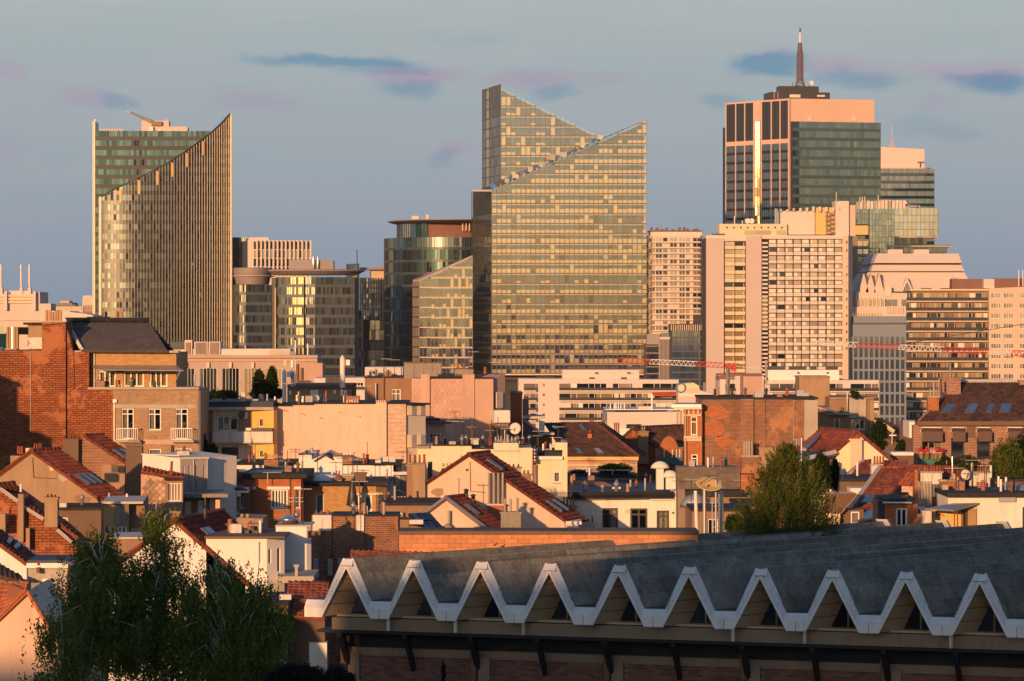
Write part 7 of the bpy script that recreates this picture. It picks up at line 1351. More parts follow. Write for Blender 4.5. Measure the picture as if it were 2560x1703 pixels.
# white house right edge
t, F = house('white_porch_house', 'white house with a corrugated porch roof and yellow lit porch, right edge', 2000, 188)
facade(t, F, [(1870, 880), (2075, 875), (2370, 868), (2450, 866)], 'white_stucco', [(2348, 942, 2420, 1100, dict(cols=2, fm='dark_frame', sill=None))], 7); bx(t, 'flat_roof', F, 1862, 850, 2450, 878, -7, .35, 'tar'); P = [F.sh(-2).p(1970, 845), F.sh(-2).p(2360, 855), F.sh(-5).p(2450, 815), F.sh(-5).p(2115, 812)]; sheet(t, 'ragged_roof', P, 'shed_roof', .15); pc(t, 'roof_dome', frame(F.sh(-3).p(2330, 835), F.d * 2.2, F.n * 1.4, UP * .7), 'zinc', 'dome'); bx(t, 'vent_panel', F, 2195, 878, 2300, 908, 0, .25, 'grey_metal')
sheet(t, 'porch_roof', [F.p(1725, 950, 2.2), F.p(1910, 962, 2.2), F.p(2072, 915, .2), F.p(1900, 918, .2)], 'zinc', .08); wall(t, F.sh(.05), [(1755, 955), (2056, 935)], 'yellow_stucco', .6, name='porch_wall'); bx(t, 'porch_door', F.sh(.05), 1955, 955, 2050, 1100, 0, .12, 'wood_slat'); bx(t, 'door_glass', F.sh(.05), 1962, 965, 1995, 1095, .12, .16, 'glass')
for k, m in enumerate(('leaf_paint', 'awning_red', 'tile_orange', 'cream_band')): bx(t, 'wall_plaque', F.sh(.05), 1792 + k * 20, 970 + (k % 3) * 10, 1806 + k * 20, 1000 - (k % 2) * 6, 0, .04, m if m in M_ else 'pot_red')
for x in (1910, 1930): bar(t, 'porch_post', F.p(x, 965, 1.9), F.p(x + 4, 1120, 1.9), .07, 'rust')
wall(t, F.sh(-.5), [(1688, 960), (1755, 958)], 'peeling', 3, name='peeling_wall')
clut(t, F, 1880, 2350, 850, 14, (.5, 6), 15)
# big brick mansard house
t, F = house('awning_brick_house', 'large brick house with dark mansard roof, brown awnings and skylights, right edge', 1700, 288, 0)
ws = [(1700, 500, 1830, 640, dict(cols=3, fm='wood_slat', cur='some', sill=None)), (1890, 500, 1975, 632, dict(cols=1, cur='left', gl='glass_blue', sill=None, fm='dark_frame')), (2055, 500, 2142, 636, dict(cols=1, gl='glass_blue', cur='left', sill=None, fm='dark_frame')), (2250, 500, 2400, 640, dict(cols=3, fm='wood_slat', gl='window_gold', sill=None))]
facade(t, F, [(1648, 418), (2450, 412)], 'brick_house', ws, 9); bx(t, 'gutter', F, 1668, 392, 2450, 418, -1, .5, 'dark_brown'); bx(t, 'dark_wall_panel', F, 1990, 425, 2045, 500, -.02, .03, 'dark_brown')  # thin dark brown panel between the middle windows
E = slope(F, (1685, 396), (2460, 392), (2460, 146), (1938, 148), 6); r_ = tiles(t, *E, 'tile_dark', tw=.3); bar(t, 'ridge_cap', E[3] + UP * .1, E[2] + UP * .1, .24, 'concrete_pale', 'cube'); bar(t, 'verge_cap', E[0] + UP * .12, E[3] + UP * .12, .14, 'pot_tan', 'cube')
for s, w in ((.16, .095), (.375, .095), (.545, .055), (.685, .1)): skylight(r_, E[0], E[1], E[2], E[3], s, .3, w, .22)
for x0, x1 in ((1698, 1828), (1892, 1974), (2055, 2142), (2250, 2450)):
    sheet(t, 'awning', [F.p(x0 - 4, 458, .8), F.p(x1, 462, .8), F.p(x1 + 2, 434, .05), F.p(x0, 432, .05)], 'awning_brown', .05); bx(t, 'awning_valance', F, x0, 456, x1, 520, .72, .8, 'awning_brown'); bar(t, 'awning_rail', F.p(x0 - 4, 458, .82), F.p(x0 + 8, 433, .1), .08, 'white_metal'); bar(t, 'awning_rail', F.p(x0, 433, .1), F.p(x1, 435, .1), .1, 'white_metal')
bx(t, 'balcony_box', F, 1680, 600, 1832, 690, 0, .7, 'teal_panel')
for i, x in enumerate((1700, 1738, 1774, 1792, 1820)):
    q = F.p(x, 612, .85); o = thing('flower_pot', 'hanging flower pot on the balcony box, ' + ('first', 'second', 'third', 'fourth', 'fifth')[i] + ' from the left', 'flower pot', q, 'flower pots on the brick house balcony'); one('pot', o, frame(q, F.d * .42, F.n * .42, UP * .5), 'pot_tan', 'flower_pot'); V_ = []; f = []
    for k in range(40):
        c_ = q + Vector((random.gauss(0, .2), random.gauss(0, .12), .38 + random.gauss(0, .1))); b_ = len(V_); r0 = Vector((random.gauss(0, 1), random.gauss(0, 1), random.gauss(0, 1))).normalized() * .09; r1 = r0.orthogonal().normalized() * .09; V_ += [c_ - r0, c_ + r1, c_ + r0, c_ - r1]; f.append((b_, b_ + 1, b_ + 2, b_ + 3))
    mesh('blossom', V_, f, 'flower_white' if i == 2 else 'flower_red', o)
chim(t, F, 1832, 115, 1952, 260, 'brick_house', [(1885, 32, 14)], 1, -4, 'brick_house', 'pot_grey', .12); chim(t, F, 1742, 232, 1812, 330, 'brick_bright', [(1780, 130, 12), (1812, 120, 12), (1758, 185, 10), (1796, 185, 10)], .8, -1.5, 'concrete', 'pot_grey', shape='cyl'); bx(t, 'white_end_wall', F.sh(-1), 1622, 395, 1690, 500, -4, 0, 'white_clean'); chim(t, F, 2330, 130, 2460, 160, 'brick_house', [], 1, -5, 'brick_house'); bx(t, 'ridge_hump', F.sh(-7), 2135, 125, 2300, 150, -2, 0, 'tar')
# small houses between
t, F = house('slate_slope_house', 'dark sloping rooftops with a white gutter in the gap left of the brick mansard house', 1480, 315); P = [F.p(1395, 470, .2), F.p(1650, 560, .2), F.sh(-5).p(1650, 470), F.sh(-5).p(1420, 370)]; tiles(t, *P, 'tile_dark'); bar(t, 'gutter', F.p(1440, 402, .3), F.p(1525, 460, .3), .22, 'cream_stucco', 'cube'); wall(t, F, [(1395, 480), (1650, 570)], 'dark_brown', 5); chim(t, F, 1570, 425, 1610, 500, 'tan_stucco', [], .6, -1, None); bar(t, 'aerial', F.p(1512, 540, .4), F.p(1512, 470, .4), .07, 'white_metal'); bx(t, 'aerial_bar', F, 1490, 478, 1535, 486, .3, .5, 'white_metal')
vw(1500, 940, .1403)
t, F = house('corrugated_white_hall', 'white corrugated metal hall with strip windows and roof ladder', 130, 470, 0, 'building')
wall(t, F, [(128, 648), (1480, 640)], 'far_white', 14)
for k in range(9): bx(t, 'cladding_board', F, 132, 662 + k * 30, 1478, 688 + k * 30, 0, .06 + .01 * (k % 2), 'far_white')
bx(t, 'roof_edge', F, 100, 598, 1480, 612, -14, -1, 'white_metal'); bx(t, 'lower_wall', F, 160, 935, 1480, 1300, 0, .5, 'white_clean'); L = lft(F, 128, -70); wall(t, L, [(36, 605), (127, 640)], 'grey_metal', 1.5, name='side_wall'); bx(t, 'gold_window', L, 58, 805, 104, 960, 0, .1, 'window_gold')
for x0, x1 in ((470, 720), (1280, 1468)):
    bx(t, 'strip_window', F, x0, 866, x1, 932, -.1, .2, 'glass_sky'); bx(t, 'window_hood', F, x0, 858, x1, 872, 0, .5, 'spandrel_dark')
for x in (200, 268, 298, 342, 385, 448): bx(t, 'roof_flue', F, x - 8, 490, x + 8, 640, -4, -3.5, 'white_metal')
bx(t, 'roof_unit', F, 700, 555, 940, 640, -6, -3, 'cream_band'); bar(t, 'roof_pole', F.p(925, 640, -3), F.p(925, 335, -3), .3, 'white_metal'); sheet(t, 'light_shelf', [F.p(1180, 640, .2), F.p(1290, 640, .2), F.p(1360, 585, -2), F.p(1250, 585, -2)], 'cream_band', .1)
clut(t, F, 150, 1450, 605, 10, (2, 10), 16)
for x in (1362, 1430): bar(t, 'ladder_rail', F.p(x, 870, .4), F.p(x, 590, .4), .12, 'cream_band')
for k in range(9): bar(t, 'ladder_rung', F.p(1362, 860 - k * 32, .4), F.p(1430, 860 - k * 32, .4), .09, 'cream_band')
t, F = house('brick_gable_pair', 'brick gable house with a broad plaster chimney and dark slate roof, behind the terrace', 570, 350)
rf = gable(t, F, (330, 1160), (575, 945), (985, 1300), 'brick_red', 'tile_dark', Vector((4.5, 5, 0)), over=.12, verge=False); sheet(t, 'slate_roof', [F.p(860, 1180, -.5), F.p(1470, 1260, -.5), F.sh(-5).p(1430, 1140), F.sh(-5).p(1160, 925)], 'slate', .15); sheet(t, 'slate_roof', [F.p(860, 1180, -.5), F.p(940, 1260, -.5), F.sh(-5).p(1160, 925), F.sh(-5).p(800, 930)], 'slate', .15)
sheet(t, 'skylight', [F.sh(-2.2).p(1150, 1095, .2), F.sh(-2.2).p(1260, 1092, .2), F.sh(-3.4).p(1190, 1020, .2), F.sh(-3.4).p(1090, 1022, .2)], 'glass_sky', .15); chim(t, F, 680, 985, 862, 1568, 'brown_stucco', [(755, 905, 26), (795, 905, 26)], 1, .6, 'brown_stucco', 'pot_grey', shape='cyl'); chim(t, F, 240, 1065, 362, 1200, 'brown_stucco', [(262, 832, 26), (297, 832, 26), (332, 832, 26)], .8, .4, 'brown_stucco', 'pot_red', shape='cyl')
facade(t, F.sh(.3), [(985, 1290), (1480, 1275)], 'brick_house', [(1160, 1330, 1290, 1470, dict(cols=2, cur='all'))], 5); pc(t, 'arched_gable', frame(F.p(1230, 1240, .2), F.d * 1.9, F.n * .5, UP * 1.6), 'brick_bright', 'dome'); bx(t, 'fence', F.sh(1.5), 1060, 1450, 1470, 1568, -.1, 0, 'teal_panel'); bx(t, 'white_stack', F.sh(-4), 1250, 950, 1390, 1130, -1, 0, 'pink_stucco')
for x in (1145, 1290, 1360, 1420): bar(t, 'frame_post', F.p(x, 1310, 1.2), F.p(x, 1500, 1.2), .08, 'white_metal')
# ------------------------------------------------------------------ antenna poles right of centre
vw(1640, 900, .3903)
for i, (x0, x1, y0, y1, m, lb) in enumerate(((240, 278, 838, 1140, 'mast_white', 'leaning pale antenna tube, left of the yellow dish'), (393, 437, 838, 1120, 'grey_metal', 'thick grey antenna tube right of the yellow dish'))):
    G = Fac(x0, 178, 0); t = thing('antenna_tube', lb, 'antenna', G.p((x0 + x1) / 2, y1 + 100)); w = (x1 - x0 - (14 if i == 0 else 8)) * .3903 / FP * 178; bar(t, 'tube', G.p((x0 + x1) / 2 + (8 if i == 0 else 0), y1 + 150), G.p((x0 + x1) / 2 - (6 if i == 0 else 0), y0), w, m); bar(t, 'base_rod', G.p((x0 + x1) / 2 + (8 if i == 0 else 0), y1 + 900), G.p((x0 + x1) / 2 + (8 if i == 0 else 0), y1 + 140), .2, 'grey_metal')
G = Fac(310, 177, 0); t = thing('yellow_dish_mast', 'grey pole carrying a tilted yellow satellite dish', 'satellite dish', G.p(312, 1300)); bar(t, 'pole', G.p(312, 2000), G.p(310, 815), .2, 'grey_metal'); q = G.p(340, 800, .2); nn = (G.n * .4 + UP * .85 + G.d * .1).normalized(); xx = nn.cross(G.n).normalized(); one('reflector', t, frame(q, xx * 1.45, xx.cross(nn) * 1.45, -nn * .35), 'gold_panel', 'dish'); bar(t, 'feed_arm', q + nn * .5, q - xx * .5, .04, 'dark_metal'); bar(t, 'bracket', G.p(310, 835), q, .08, 'dark_metal')
t = thing('yagi_mast', 'lattice pole with small yagi aerials beside the grey tube', 'antenna', G.p(382, 1300)); bar(t, 'pole', G.p(382, 2000), G.p(384, 770), .12, 'grey_metal')
for k in range(7): bar(t, 'ladder_rung', G.p(370, 800 + k * 45), G.p(394, 806 + k * 45), .05, 'grey_metal')
for k in range(4): bar(t, 'aerial_boom', G.p(384, 785 + k * 20), G.p(420, 775 + k * 18), .04, 'grey_metal'); bar(t, 'aerial_element', G.p(410, 765 + k * 20), G.p(416, 800 + k * 18), .03, 'grey_metal')
bar(t, 'side_pole', G.p(360, 2000), G.p(360, 880), .06, 'grey_metal')
# ------------------------------------------------------------------ zigzag-roofed hall in the foreground
vw(0, 0, 1)
F = Fac(865, 146, -17.7); PD = 3.11; NP = 13
t = thing('zigzag_hall', 'low hall with a folded zigzag roof and white fascia across the foreground', 'hall', F.o)
fold = Vector((26.4, 26.2, 0)); fd = fold.normalized()
zP, zV, zI, zB, zM, zU = 14.32, 12.5, 13.90, 11.72, 14.03, 12.14
def plate(nm, pts, mat, th=.05):
    P = [F.w(*p) for p in pts]; n = (P[1] - P[0]).cross(P[2] - P[0]).normalized()
    if n.dot(F.n) < 0: n = -n
    return mesh(nm, *prism(P, -n * th), mat, t)
for k in range(-1, NP):
    c = k * PD; v = c + PD / 2; nx_ = c + PD
    if k >= 0:
        plate('peak_plate', [(c - .25, zP, -.28), (c + .25, zP, -.28), (c + .27, zM - .02, -.02), (c - .27, zM - .02, -.02)], 'fascia')
        plate('fascia_plate', [(c + .25, zP, -.28), (v - .45, zV, -.28), (v - .52, zU + .01, 0), (c + .02, zM, 0)], 'fascia', .048)
        plate('fascia_lip', [(c, zM, .002), (v - .52, zU, .002), (v - .42, zB, .002), (c, zI, .002)], 'fascia_edge', .14)
    if k < NP - 1:
        plate('fascia_plate', [(nx_ - .25, zP, -.28), (v + .45, zV, -.28), (v + .52, zU + .01, 0), (nx_ - .02, zM, 0)], 'fascia', .048)
        plate('fascia_lip', [(nx_, zM, .003), (v + .52, zU, .003), (v + .42, zB, .003), (nx_, zI, .003)], 'fascia_edge', .14)
    plate('valley_plate', [(v - .47 if k >= 0 else v - .4, zV, -.278), (v + .47, zV, -.278), (v + .52, zU + .01, .001), (v - .52 if k >= 0 else v - .4, zU + .01, .001)], 'fascia', .046)
    plate('valley_lip', [(v - .52 if k >= 0 else v - .4, zU, .005), (v + .52, zU, .005), (v + .42, zB, .005), (v - .42 if k >= 0 else v - .4, zB, .005)], 'fascia_edge', .15)
    for s in (-1, 1):                          # folded roof: every slope in courses of sheets that overlap
        if k < 0: continue
        for q in range(3):
            for m in range(4):
                g0, g1 = m / 4, (m + 1) / 4; a0, a1 = q / 3, (q + 1) / 3
                def pt(a, g, l): return F.w(c + s * (.13 + (PD / 2 - .58) * a), zP + (zV - zP) * a + l, -.25) + fold * g + Vector((0, 0, random.uniform(-.004, .004)))
                P = [pt(a1 + (.02 if q < 2 else 0), g0, .035), pt(a1 + (.02 if q < 2 else 0), g1 - .002, .035), pt(a0, g1 - .002, .0), pt(a0, g0, .0)]
                mesh('roof_sheet', *prism(P, Vector((0, 0, -.05))), 'moss_sheet', t)
        Q = [F.w(c + s * .1, zI + .06, -.14), F.w(c + s * (PD / 2 - .42), zB + .03, -.14)]; Q += [Q[1] + fd * 1.65, Q[0] + fd * 1.65]
        mesh('soffit', *prism(Q, Vector((0, 0, .06))), 'soffit', t)
        for m in range(1, 4): P0 = Q[0] + (Q[1] - Q[0]) * m / 4; bar(t, 'soffit_joint', P0 + Vector((0, 0, -.012)), P0 + fd * 1.65 + Vector((0, 0, -.012)), .025, 'rust', 'cube')
    if k >= 0:
        for m in range(4): P = [F.w(c - .15, zP + .015, -.25) + fold * (m / 4), F.w(c + .15, zP + .015, -.25) + fold * (m / 4), F.w(c + .15, zP + .015, -.25) + fold * ((m + 1) / 4 - .003), F.w(c - .15, zP + .015, -.25) + fold * ((m + 1) / 4 - .003)]; mesh('ridge_sheet', *prism(P, Vector((0, 0, -.06))), 'moss_sheet', t)
        e = F.w(c, zP, -.25) + fold; P = [e + F.d * -.3 + UP * .12, e + F.d * .3 + UP * .12, e + F.d * (PD / 2 - .2) + UP * (zV - zP + .1), e + F.d * (PD / 2 - .45) + UP * (zV - zP + .1)]; mesh('rear_cap', *prism(P, fd * .12), 'zinc', t)
    P = [F.w(v - .48, zV + .02, -.25), F.w(v + .48, zV + .02, -.25), F.w(v + .48, zV + .02, -.25) + fold, F.w(v - .48, zV + .02, -.25) + fold]; mesh('valley_gutter', *prism(P, Vector((0, 0, -.08))), 'tar_blue', t)
    if k >= 0:                                 # bolts and seams on the fascia plates
        pc(t, 'seam', boxm(F, c - .25, c + .25, zM - .03, zM - .01, -.04, .012), 'rust')
        for sx in (-1, 1):
            for q in (.12, .4, .66, .9):
                so_, zo_ = .25 + (PD / 2 - .70) * q, zP + (zV - zP) * q; si_, zi_ = .02 + (PD / 2 - .54) * q, zM + (zU - zM) * q
                for m in (.25, .75): pc(t, 'bolt', frame(F.w(c + sx * (so_ + (si_ - so_) * m), zo_ + (zi_ - zo_) * m, -.28 + .28 * m + .012), F.d * .028, UP * .028, F.n * .03), 'dark_metal', 'cyl')
        pc(t, 'seam', boxm(F, v - .02, v + .0, zB, zU, -.01, .012), 'rust')
    if k in (0, 1, 2, 5, 6, 8): bx_ = F.w(v + .3, 11.45, -.35); pc(t, 'spout', frame(bx_, F.d * .17, -F.n * .17, UP * .55), 'white_old', 'cyl')
    if k >= 0:                                 # glazing deep under each fold
        e = F.w(c, 0, -.2) + fd * 1.55; P = [e + F.d * -1.2 + UP * (zB + .05), e + F.d * 1.2 + UP * (zB + .05), e + UP * (zI - .05)]; mesh('clerestory_pane', *prism(P, fd * .08), 'glass_dark', t)
        bar(t, 'clerestory_bar', e + F.d * -.35 + UP * (zB), e + F.d * -.35 + UP * (zI - .5), .07, 'beam_beige', 'cube')
s0, s1 = -.95, (NP - 1) * PD
pc(t, 'edge_beam', boxm(F, s0, s1, 11.12, 11.66, -1.6, -.75), 'beam_beige'); pc(t, 'beam_ledge', boxm(F, s0 + .2, s1, 11.70, 11.80, -1.5, -.85), 'soffit'); pc(t, 'soffit_board', boxm(F, s0 - .7, s1, 10.98, 11.10, -2.6, -.72), 'black_paint_shade'); pc(t, 'soffit_shade_band', boxm(F, s0, s1, 10.25, 10.97, -3.2, -2.3), 'black_paint_shade'); pc(t, 'lintel_band', boxm(F, s0, s1, 9.9, 10.25, -3.2, -1.98), 'beam_beige')  # the band's black stands in for shadow under the soffit
mesh('wall', *prism([F.w(s0, 0, -2.06), F.w(s1, 0, -2.06), F.w(s1, 9.9, -2.06), F.w(s0, 9.9, -2.06)], -F.n * 1.2), 'mortar', t)
mesh('roof_core', *prism([F.w(s0 + .3, 11.2, -2.6), F.w(s1, 11.2, -2.6), F.w(s1, 11.2, -2.6) + fold * .93, F.w(s0 + .3, 11.2, -2.6) + fold * .93], Vector((0, 0, .5))), 'black_paint_shade', t)
mesh('side_wall', *prism([F.w(s0, 0, -2.4), F.w(s0 + .3, 0, -2.4), F.w(s0 + .3, 0, -2.4) + fold * .93, F.w(s0, 0, -2.4) + fold * .93], Vector((0, 0, 11.15))), 'mortar', t)
cols = [(.1 + 3.11 * 2 * i) for i in range(-0, 7)]
for i in range(13):
    s = -.55 + 1.555 * 2 * i * .985 if False else -.62 + 3.05 * i
    W_ = .2 if i % 2 else .24
    P0, P1 = F.w(s, 11.0, -.9), F.w(s, 9.25, -2.0); P2 = F.w(s, 10.6, -2.0)
    n_ = F.d * W_; mesh('bracket', *prism([P0 - n_ / 2, P0 - n_ / 2 + UP * -.22, P1 - n_ / 2, P1 - n_ / 2 + UP * .25, F.w(s, 10.95, -1.25) - n_ / 2], n_), 'black_paint_shade', t)
    bar(t, 'bracket_beam', F.w(s, 10.9, -.8), F.w(s, 10.9, -2.1), .2, 'black_paint_shade', 'cube')
    if i % 2 == 0:
        pc(t, 'column', boxm(F, s + .02, s + .55, 0, 10.0, -2.04, -1.85), 'beam_beige'); pc(t, 'downpipe', frame(F.w(s - .18, 5.3, -1.85), F.d * .3, -F.n * .3, UP * 10.4), 'rust', 'cyl')
bwid, bht = .39, .118
for j in range(14):
    s = s0 - (bwid / 2 if j % 2 else 0); z = 9.88 - (j + 1) * bht
    while s < s1 - 3:
        a_, b_ = max(s, s0), s + bwid
        if b_ - a_ > .08 and not any(q < (a_ + b_) / 2 < q + .55 for q in [-.62 + 6.1 * i for i in range(7)]): pc(t, 'brick', boxm(F, a_ + .009, b_ - .009, z + .009, z + bht - .009, -2.08, -2.03 + random.uniform(-.006, .006), .002), 'brick_piece')
        s += bwid
pg = thing('pigeon', 'small dark pigeon sitting on a block above the zigzag roof', 'bird', at(1238, 1366, 157))
def blob(nm, c, r, mat, par, squash=(1, 1, 1)):
    v, f = lathe([(.02, -.5), (.3, -.42), (.47, -.18), (.5, .05), (.4, .3), (.2, .45), (.02, .5)], 10); return mesh(nm, [Vector((c.x + q[0] * r * squash[0], c.y + q[1] * r * squash[1], c.z + q[2] * r * squash[2])) for q in v], f, mat, par, True)
c = at(1238, 1366, 157); V_, f = [], []
for (dx, dz, rx, rz) in ((-.2, -.02, .02, .015), (-.12, .0, .06, .04), (0, .03, .1, .085), (.08, .07, .09, .085), (.13, .13, .05, .05), (.16, .17, .045, .045), (.21, .17, .02, .018), (.25, .165, .004, .004)):
    b = len(V_); V_ += [c + Vector((dx * .62, rx * .55 * math.cos(q * math.pi / 4), dz * .62 + rz * .55 * math.sin(q * math.pi / 4) + .05)) for q in range(8)]
    if b: f += [(b - 8 + q, b - 8 + (q + 1) % 8, b + (q + 1) % 8, b + q) for q in range(8)]
mesh('body', V_, f, 'dark_metal', pg, True)
# ------------------------------------------------------------------ trees
def leaves(name, parent, C, size, mat, up=None, asp=.5, kind=None):
    """One crown mesh of many leaf-sized faces at the points C (n,3)."""
    n = len(C); r = rng.normal(size=(n, 3)); 
    if up is not None: r = r * .55 + up
    r /= np.linalg.norm(r, axis=1)[:, None]; q = np.cross(r, rng.normal(size=(n, 3))); q /= np.linalg.norm(q, axis=1)[:, None]
    s = size * rng.uniform(.6, 1.4, (n, 1)); a, b = r * s, q * s * asp
    V_ = np.stack([C - a, C + b, C + a, C - b], 1).reshape(-1, 3); f = np.arange(4 * n).reshape(-1, 4)
    return mesh(name, V_, f.tolist(), mat, parent, kind=kind)
def limb(P, r0, r1, n=7):
    V_, f = [], []
    for i, p in enumerate(P):
        d = (P[min(i + 1, len(P) - 1)] - P[max(i - 1, 0)]).normalized(); x = d.orthogonal().normalized(); y = d.cross(x); r = r0 + (r1 - r0) * i / (len(P) - 1)
        b = len(V_); V_ += [p + (x * math.cos(2 * math.pi * k / n) + y * math.sin(2 * math.pi * k / n)) * r for k in range(n)]
        if i: f += [(b - n + k, b - n + (k + 1) % n, b + (k + 1) % n, b + k) for k in range(n)]
    return V_, f
def birch(u, v, Y, w, label, seed, tips, per, drop=5., rnd_=.5, lean=0, top_thin=.4):
    """A weeping birch: arching limbs whose tips carry drapes of hanging twigs; w is the half width of the crown."""
    random.seed(seed); top = at(u, v, Y); base = Vector((top.x - lean, top.y + .3, 0)); t = thing('birch_tree', label, 'tree', base, 'weeping birches')
    P = [base + (top - base) * q + Vector((math.sin(q * 7 + seed) * .25, math.cos(q * 5) * .2, 0)) * q for q in np.linspace(0, 1, 12)]
    mesh('trunk', *limb(P, .17, .012), 'bark', t); pts = []
    for k in range(tips):
        q = random.random() ** .8; a = random.uniform(0, 6.28); r = w * q ** rnd_ * random.uniform(.45, 1.08); z = top.z - drop * q * random.uniform(.75, 1.1)
        s0 = Vector((base.x + (top.x - base.x) * max(.3, (z - 1) / top.z), top.y, z - random.uniform(.4, 1.))); e = Vector((s0.x + math.cos(a) * r, s0.y + math.sin(a) * r, z)); m_ = (s0 + e) / 2 + UP * (.25 + .2 * r)
        if k % 2 == 0: mesh('branch', *limb([s0, m_, e, e + Vector((math.cos(a) * .2, math.sin(a) * .2, -.3))], .035, .005, 5), 'bark', t)
        n = int(per * random.uniform(.4, 1.4) * (top_thin + (1 - top_thin) * min(1, q * 1.6))); ax = Vector((math.cos(a), math.sin(a), 0))
        for _ in range(n):
            o = e - ax * random.uniform(-.25, .7) * r * .6 + Vector((random.gauss(0, .2), random.gauss(0, .2), random.gauss(0, .14))); ln = random.uniform(.35, 1.5) * (.6 + .6 * q)
            sw, sw2 = random.uniform(-.18, .18), random.uniform(-.15, .15)
            for i in range(int(ln * 24)): f_ = i / (ln * 24); pts.append((o.x + sw * f_ * f_ + random.gauss(0, .045), o.y + sw2 * f_ + random.gauss(0, .045), o.z - ln * f_ + random.gauss(0, .03)))
    leaves('crown', t, np.array(pts), .05, 'leaf_birch', np.array((0, 0, -.8)), .55); return t
birch(255, 1322, 118, 2.3, 'weeping birch with the rounded left crown, lower left', 3, 110, 26, 4.6, .42, .2, .7)
birch(400, 1245, 120, 2.0, 'tallest weeping birch in the middle of the group, lower left', 5, 100, 24, 6.0, .62, -.3, .3)
birch(540, 1385, 117, 2.1, 'weeping birch with thin airy top, right of the middle birch', 9, 90, 24, 4.6, .45, -.4, .35)
birch(645, 1405, 116, 1.5, 'low weeping birch at the right end of the group, beside the zigzag hall', 12, 60, 24, 4.4, .5, -.2, .35)
birch(150, 1500, 112, 1.1, 'low weeping birch sprays at the left of the group, before the pink house', 15, 26, 20, 3.4, .5, .5, .5)
def bush(name, label, u, v, ru, rv, Y, mat, n, size=.06, cat='tree', dep=1., cone=0., upv=None, trunk=True, seed=1, asp=.5, group=None, clump=26):
    """A crown of leaf clumps inside an egg at pixel u, v with half sizes ru, rv; cone narrows it to the top."""
    r = np.random.default_rng(seed); k = cp(Y) / FP * VW[2]; c = at(u, v, Y); a, h = ru * k, rv * k
    base = Vector((c.x, c.y, 0)); t = thing(name, label, cat, base, group)
    m = max(8, n // clump); d = r.normal(size=(m, 3)); d /= np.linalg.norm(d, axis=1)[:, None]; rad = r.uniform(.45, 1, m) ** .6 * r.uniform(.8, 1.12, m)
    z = d[:, 2] * rad; f = 1 - cone * (z + 1) / 2
    cc = np.stack([c.x + d[:, 0] * rad * a * f, c.y + d[:, 1] * rad * a * f * dep, c.z + z * h], 1)
    pts = np.repeat(cc, clump, 0) + r.normal(size=(m * clump, 3)) * np.array((a, a, h)) * np.array((.12, .12, .1 if upv is None else .16))
    if trunk: mesh('trunk', *limb([base, Vector((c.x, c.y, c.z * .6)), Vector((c.x + a * .1, c.y, c.z + h * .3))], max(.06, a * .07), .02), 'bark_dark', t)
    leaves('crown', t, pts, size, mat, upv, asp); return t
vw(1640, 900, .3903)
def conifer():
    r = np.random.default_rng(4); Y = 166; t = thing('conifer_tree', 'large feathery yellow-green conifer behind the zigzag roof', 'tree', at(845, 1000, Y)[:2]); k = Y / FP * .3903; c = at(845, 1110, Y); top = at(838, 565, Y)
    mesh('trunk', *limb([Vector((c.x, Y, 0)), Vector((c.x, Y, c.z)), Vector((top.x, Y, top.z - .3))], .3, .02), 'bark_dark', t); pts, ups = [], []
    prof_y = [560, 612, 680, 760, 850, 950, 1050, 1150, 1260]; pl = [6, 62, 130, 185, 235, 290, 345, 370, 380]; pr = [6, 45, 110, 180, 225, 290, 340, 355, 360]
    for _ in range(1000):
        y = 560 + 680 * r.uniform(0, 1) ** .75; ang = r.uniform(0, 2 * np.pi); wl, wr = np.interp(y, prof_y, pl), np.interp(y, prof_y, pr); w = (wl if np.cos(ang) < 0 else wr) * r.uniform(.35, 1.02)
        o = at(842, y, Y); o = np.array((o.x + np.cos(ang) * w * k, Y + np.sin(ang) * w * k * .9, o.z)); ax = np.array((np.cos(ang) * .45, np.sin(ang) * .45, 1)) + r.normal(size=3) * .15; ax /= np.linalg.norm(ax); L = r.uniform(.6, 1.35) * (1.1 if y > 640 else .8)
        q = r.uniform(0, 1, (64, 1)); wd = .10 * (1 - q) ** .7 + .012; pts.append(o + ax * q * L - ax * L * .4 + r.normal(size=(64, 3)) * wd); ups.append(np.repeat(ax[None], 64, 0))
    P = np.concatenate(pts); leaves('crown', t, P, .055, 'leaf_conifer', np.concatenate(ups) * 1.4, .35)
conifer()
bush('small_conifer', 'dark narrow evergreen left of the pale oval dish', 1060, 720, 75, 110, 182, 'leaf_dark', 9000, .06, cone=.5, seed=21, upv=np.array((0, 0, .9)))
bush('slim_conifer', 'slim dark evergreen just right of the dark narrow one', 1145, 735, 34, 95, 184, 'leaf_dark', 4000, .06, cone=.4, seed=22, upv=np.array((0, 0, .9)))
bush('roadside_shrub', 'low bright green shrub at the foot of the antenna tubes', 500, 1060, 60, 70, 172, 'leaf_ivy', 4000, .06, 'shrub', seed=23)
bush('leafy_tree', 'dense leafy tree in front of the brick mansard house, right edge', 2245, 700, 110, 170, 215, 'leaf_conifer', 14000, .07, seed=24, upv=np.array((0, 0, .8)))
bush('leafy_tree', 'dark bushy tree behind the dense one, cut by the right edge', 2345, 680, 110, 190, 232, 'leaf_dark', 10000, .08, seed=25)
bush('leafy_tree', 'thin loose tree in front of the middle windows of the brick mansard house', 1985, 690, 120, 80, 236, 'leaf_ivy', 3500, .07, seed=26)
bush('leafy_tree', 'thin twiggy tree below the first awning of the brick mansard house', 1850, 670, 60, 60, 240, 'leaf_ivy', 1600, .07, seed=27)
bush('gap_tree', 'dark tree in the gap left of the brick mansard house', 1430, 480, 55, 95, 300, 'leaf_dark', 5000, .09, seed=28)
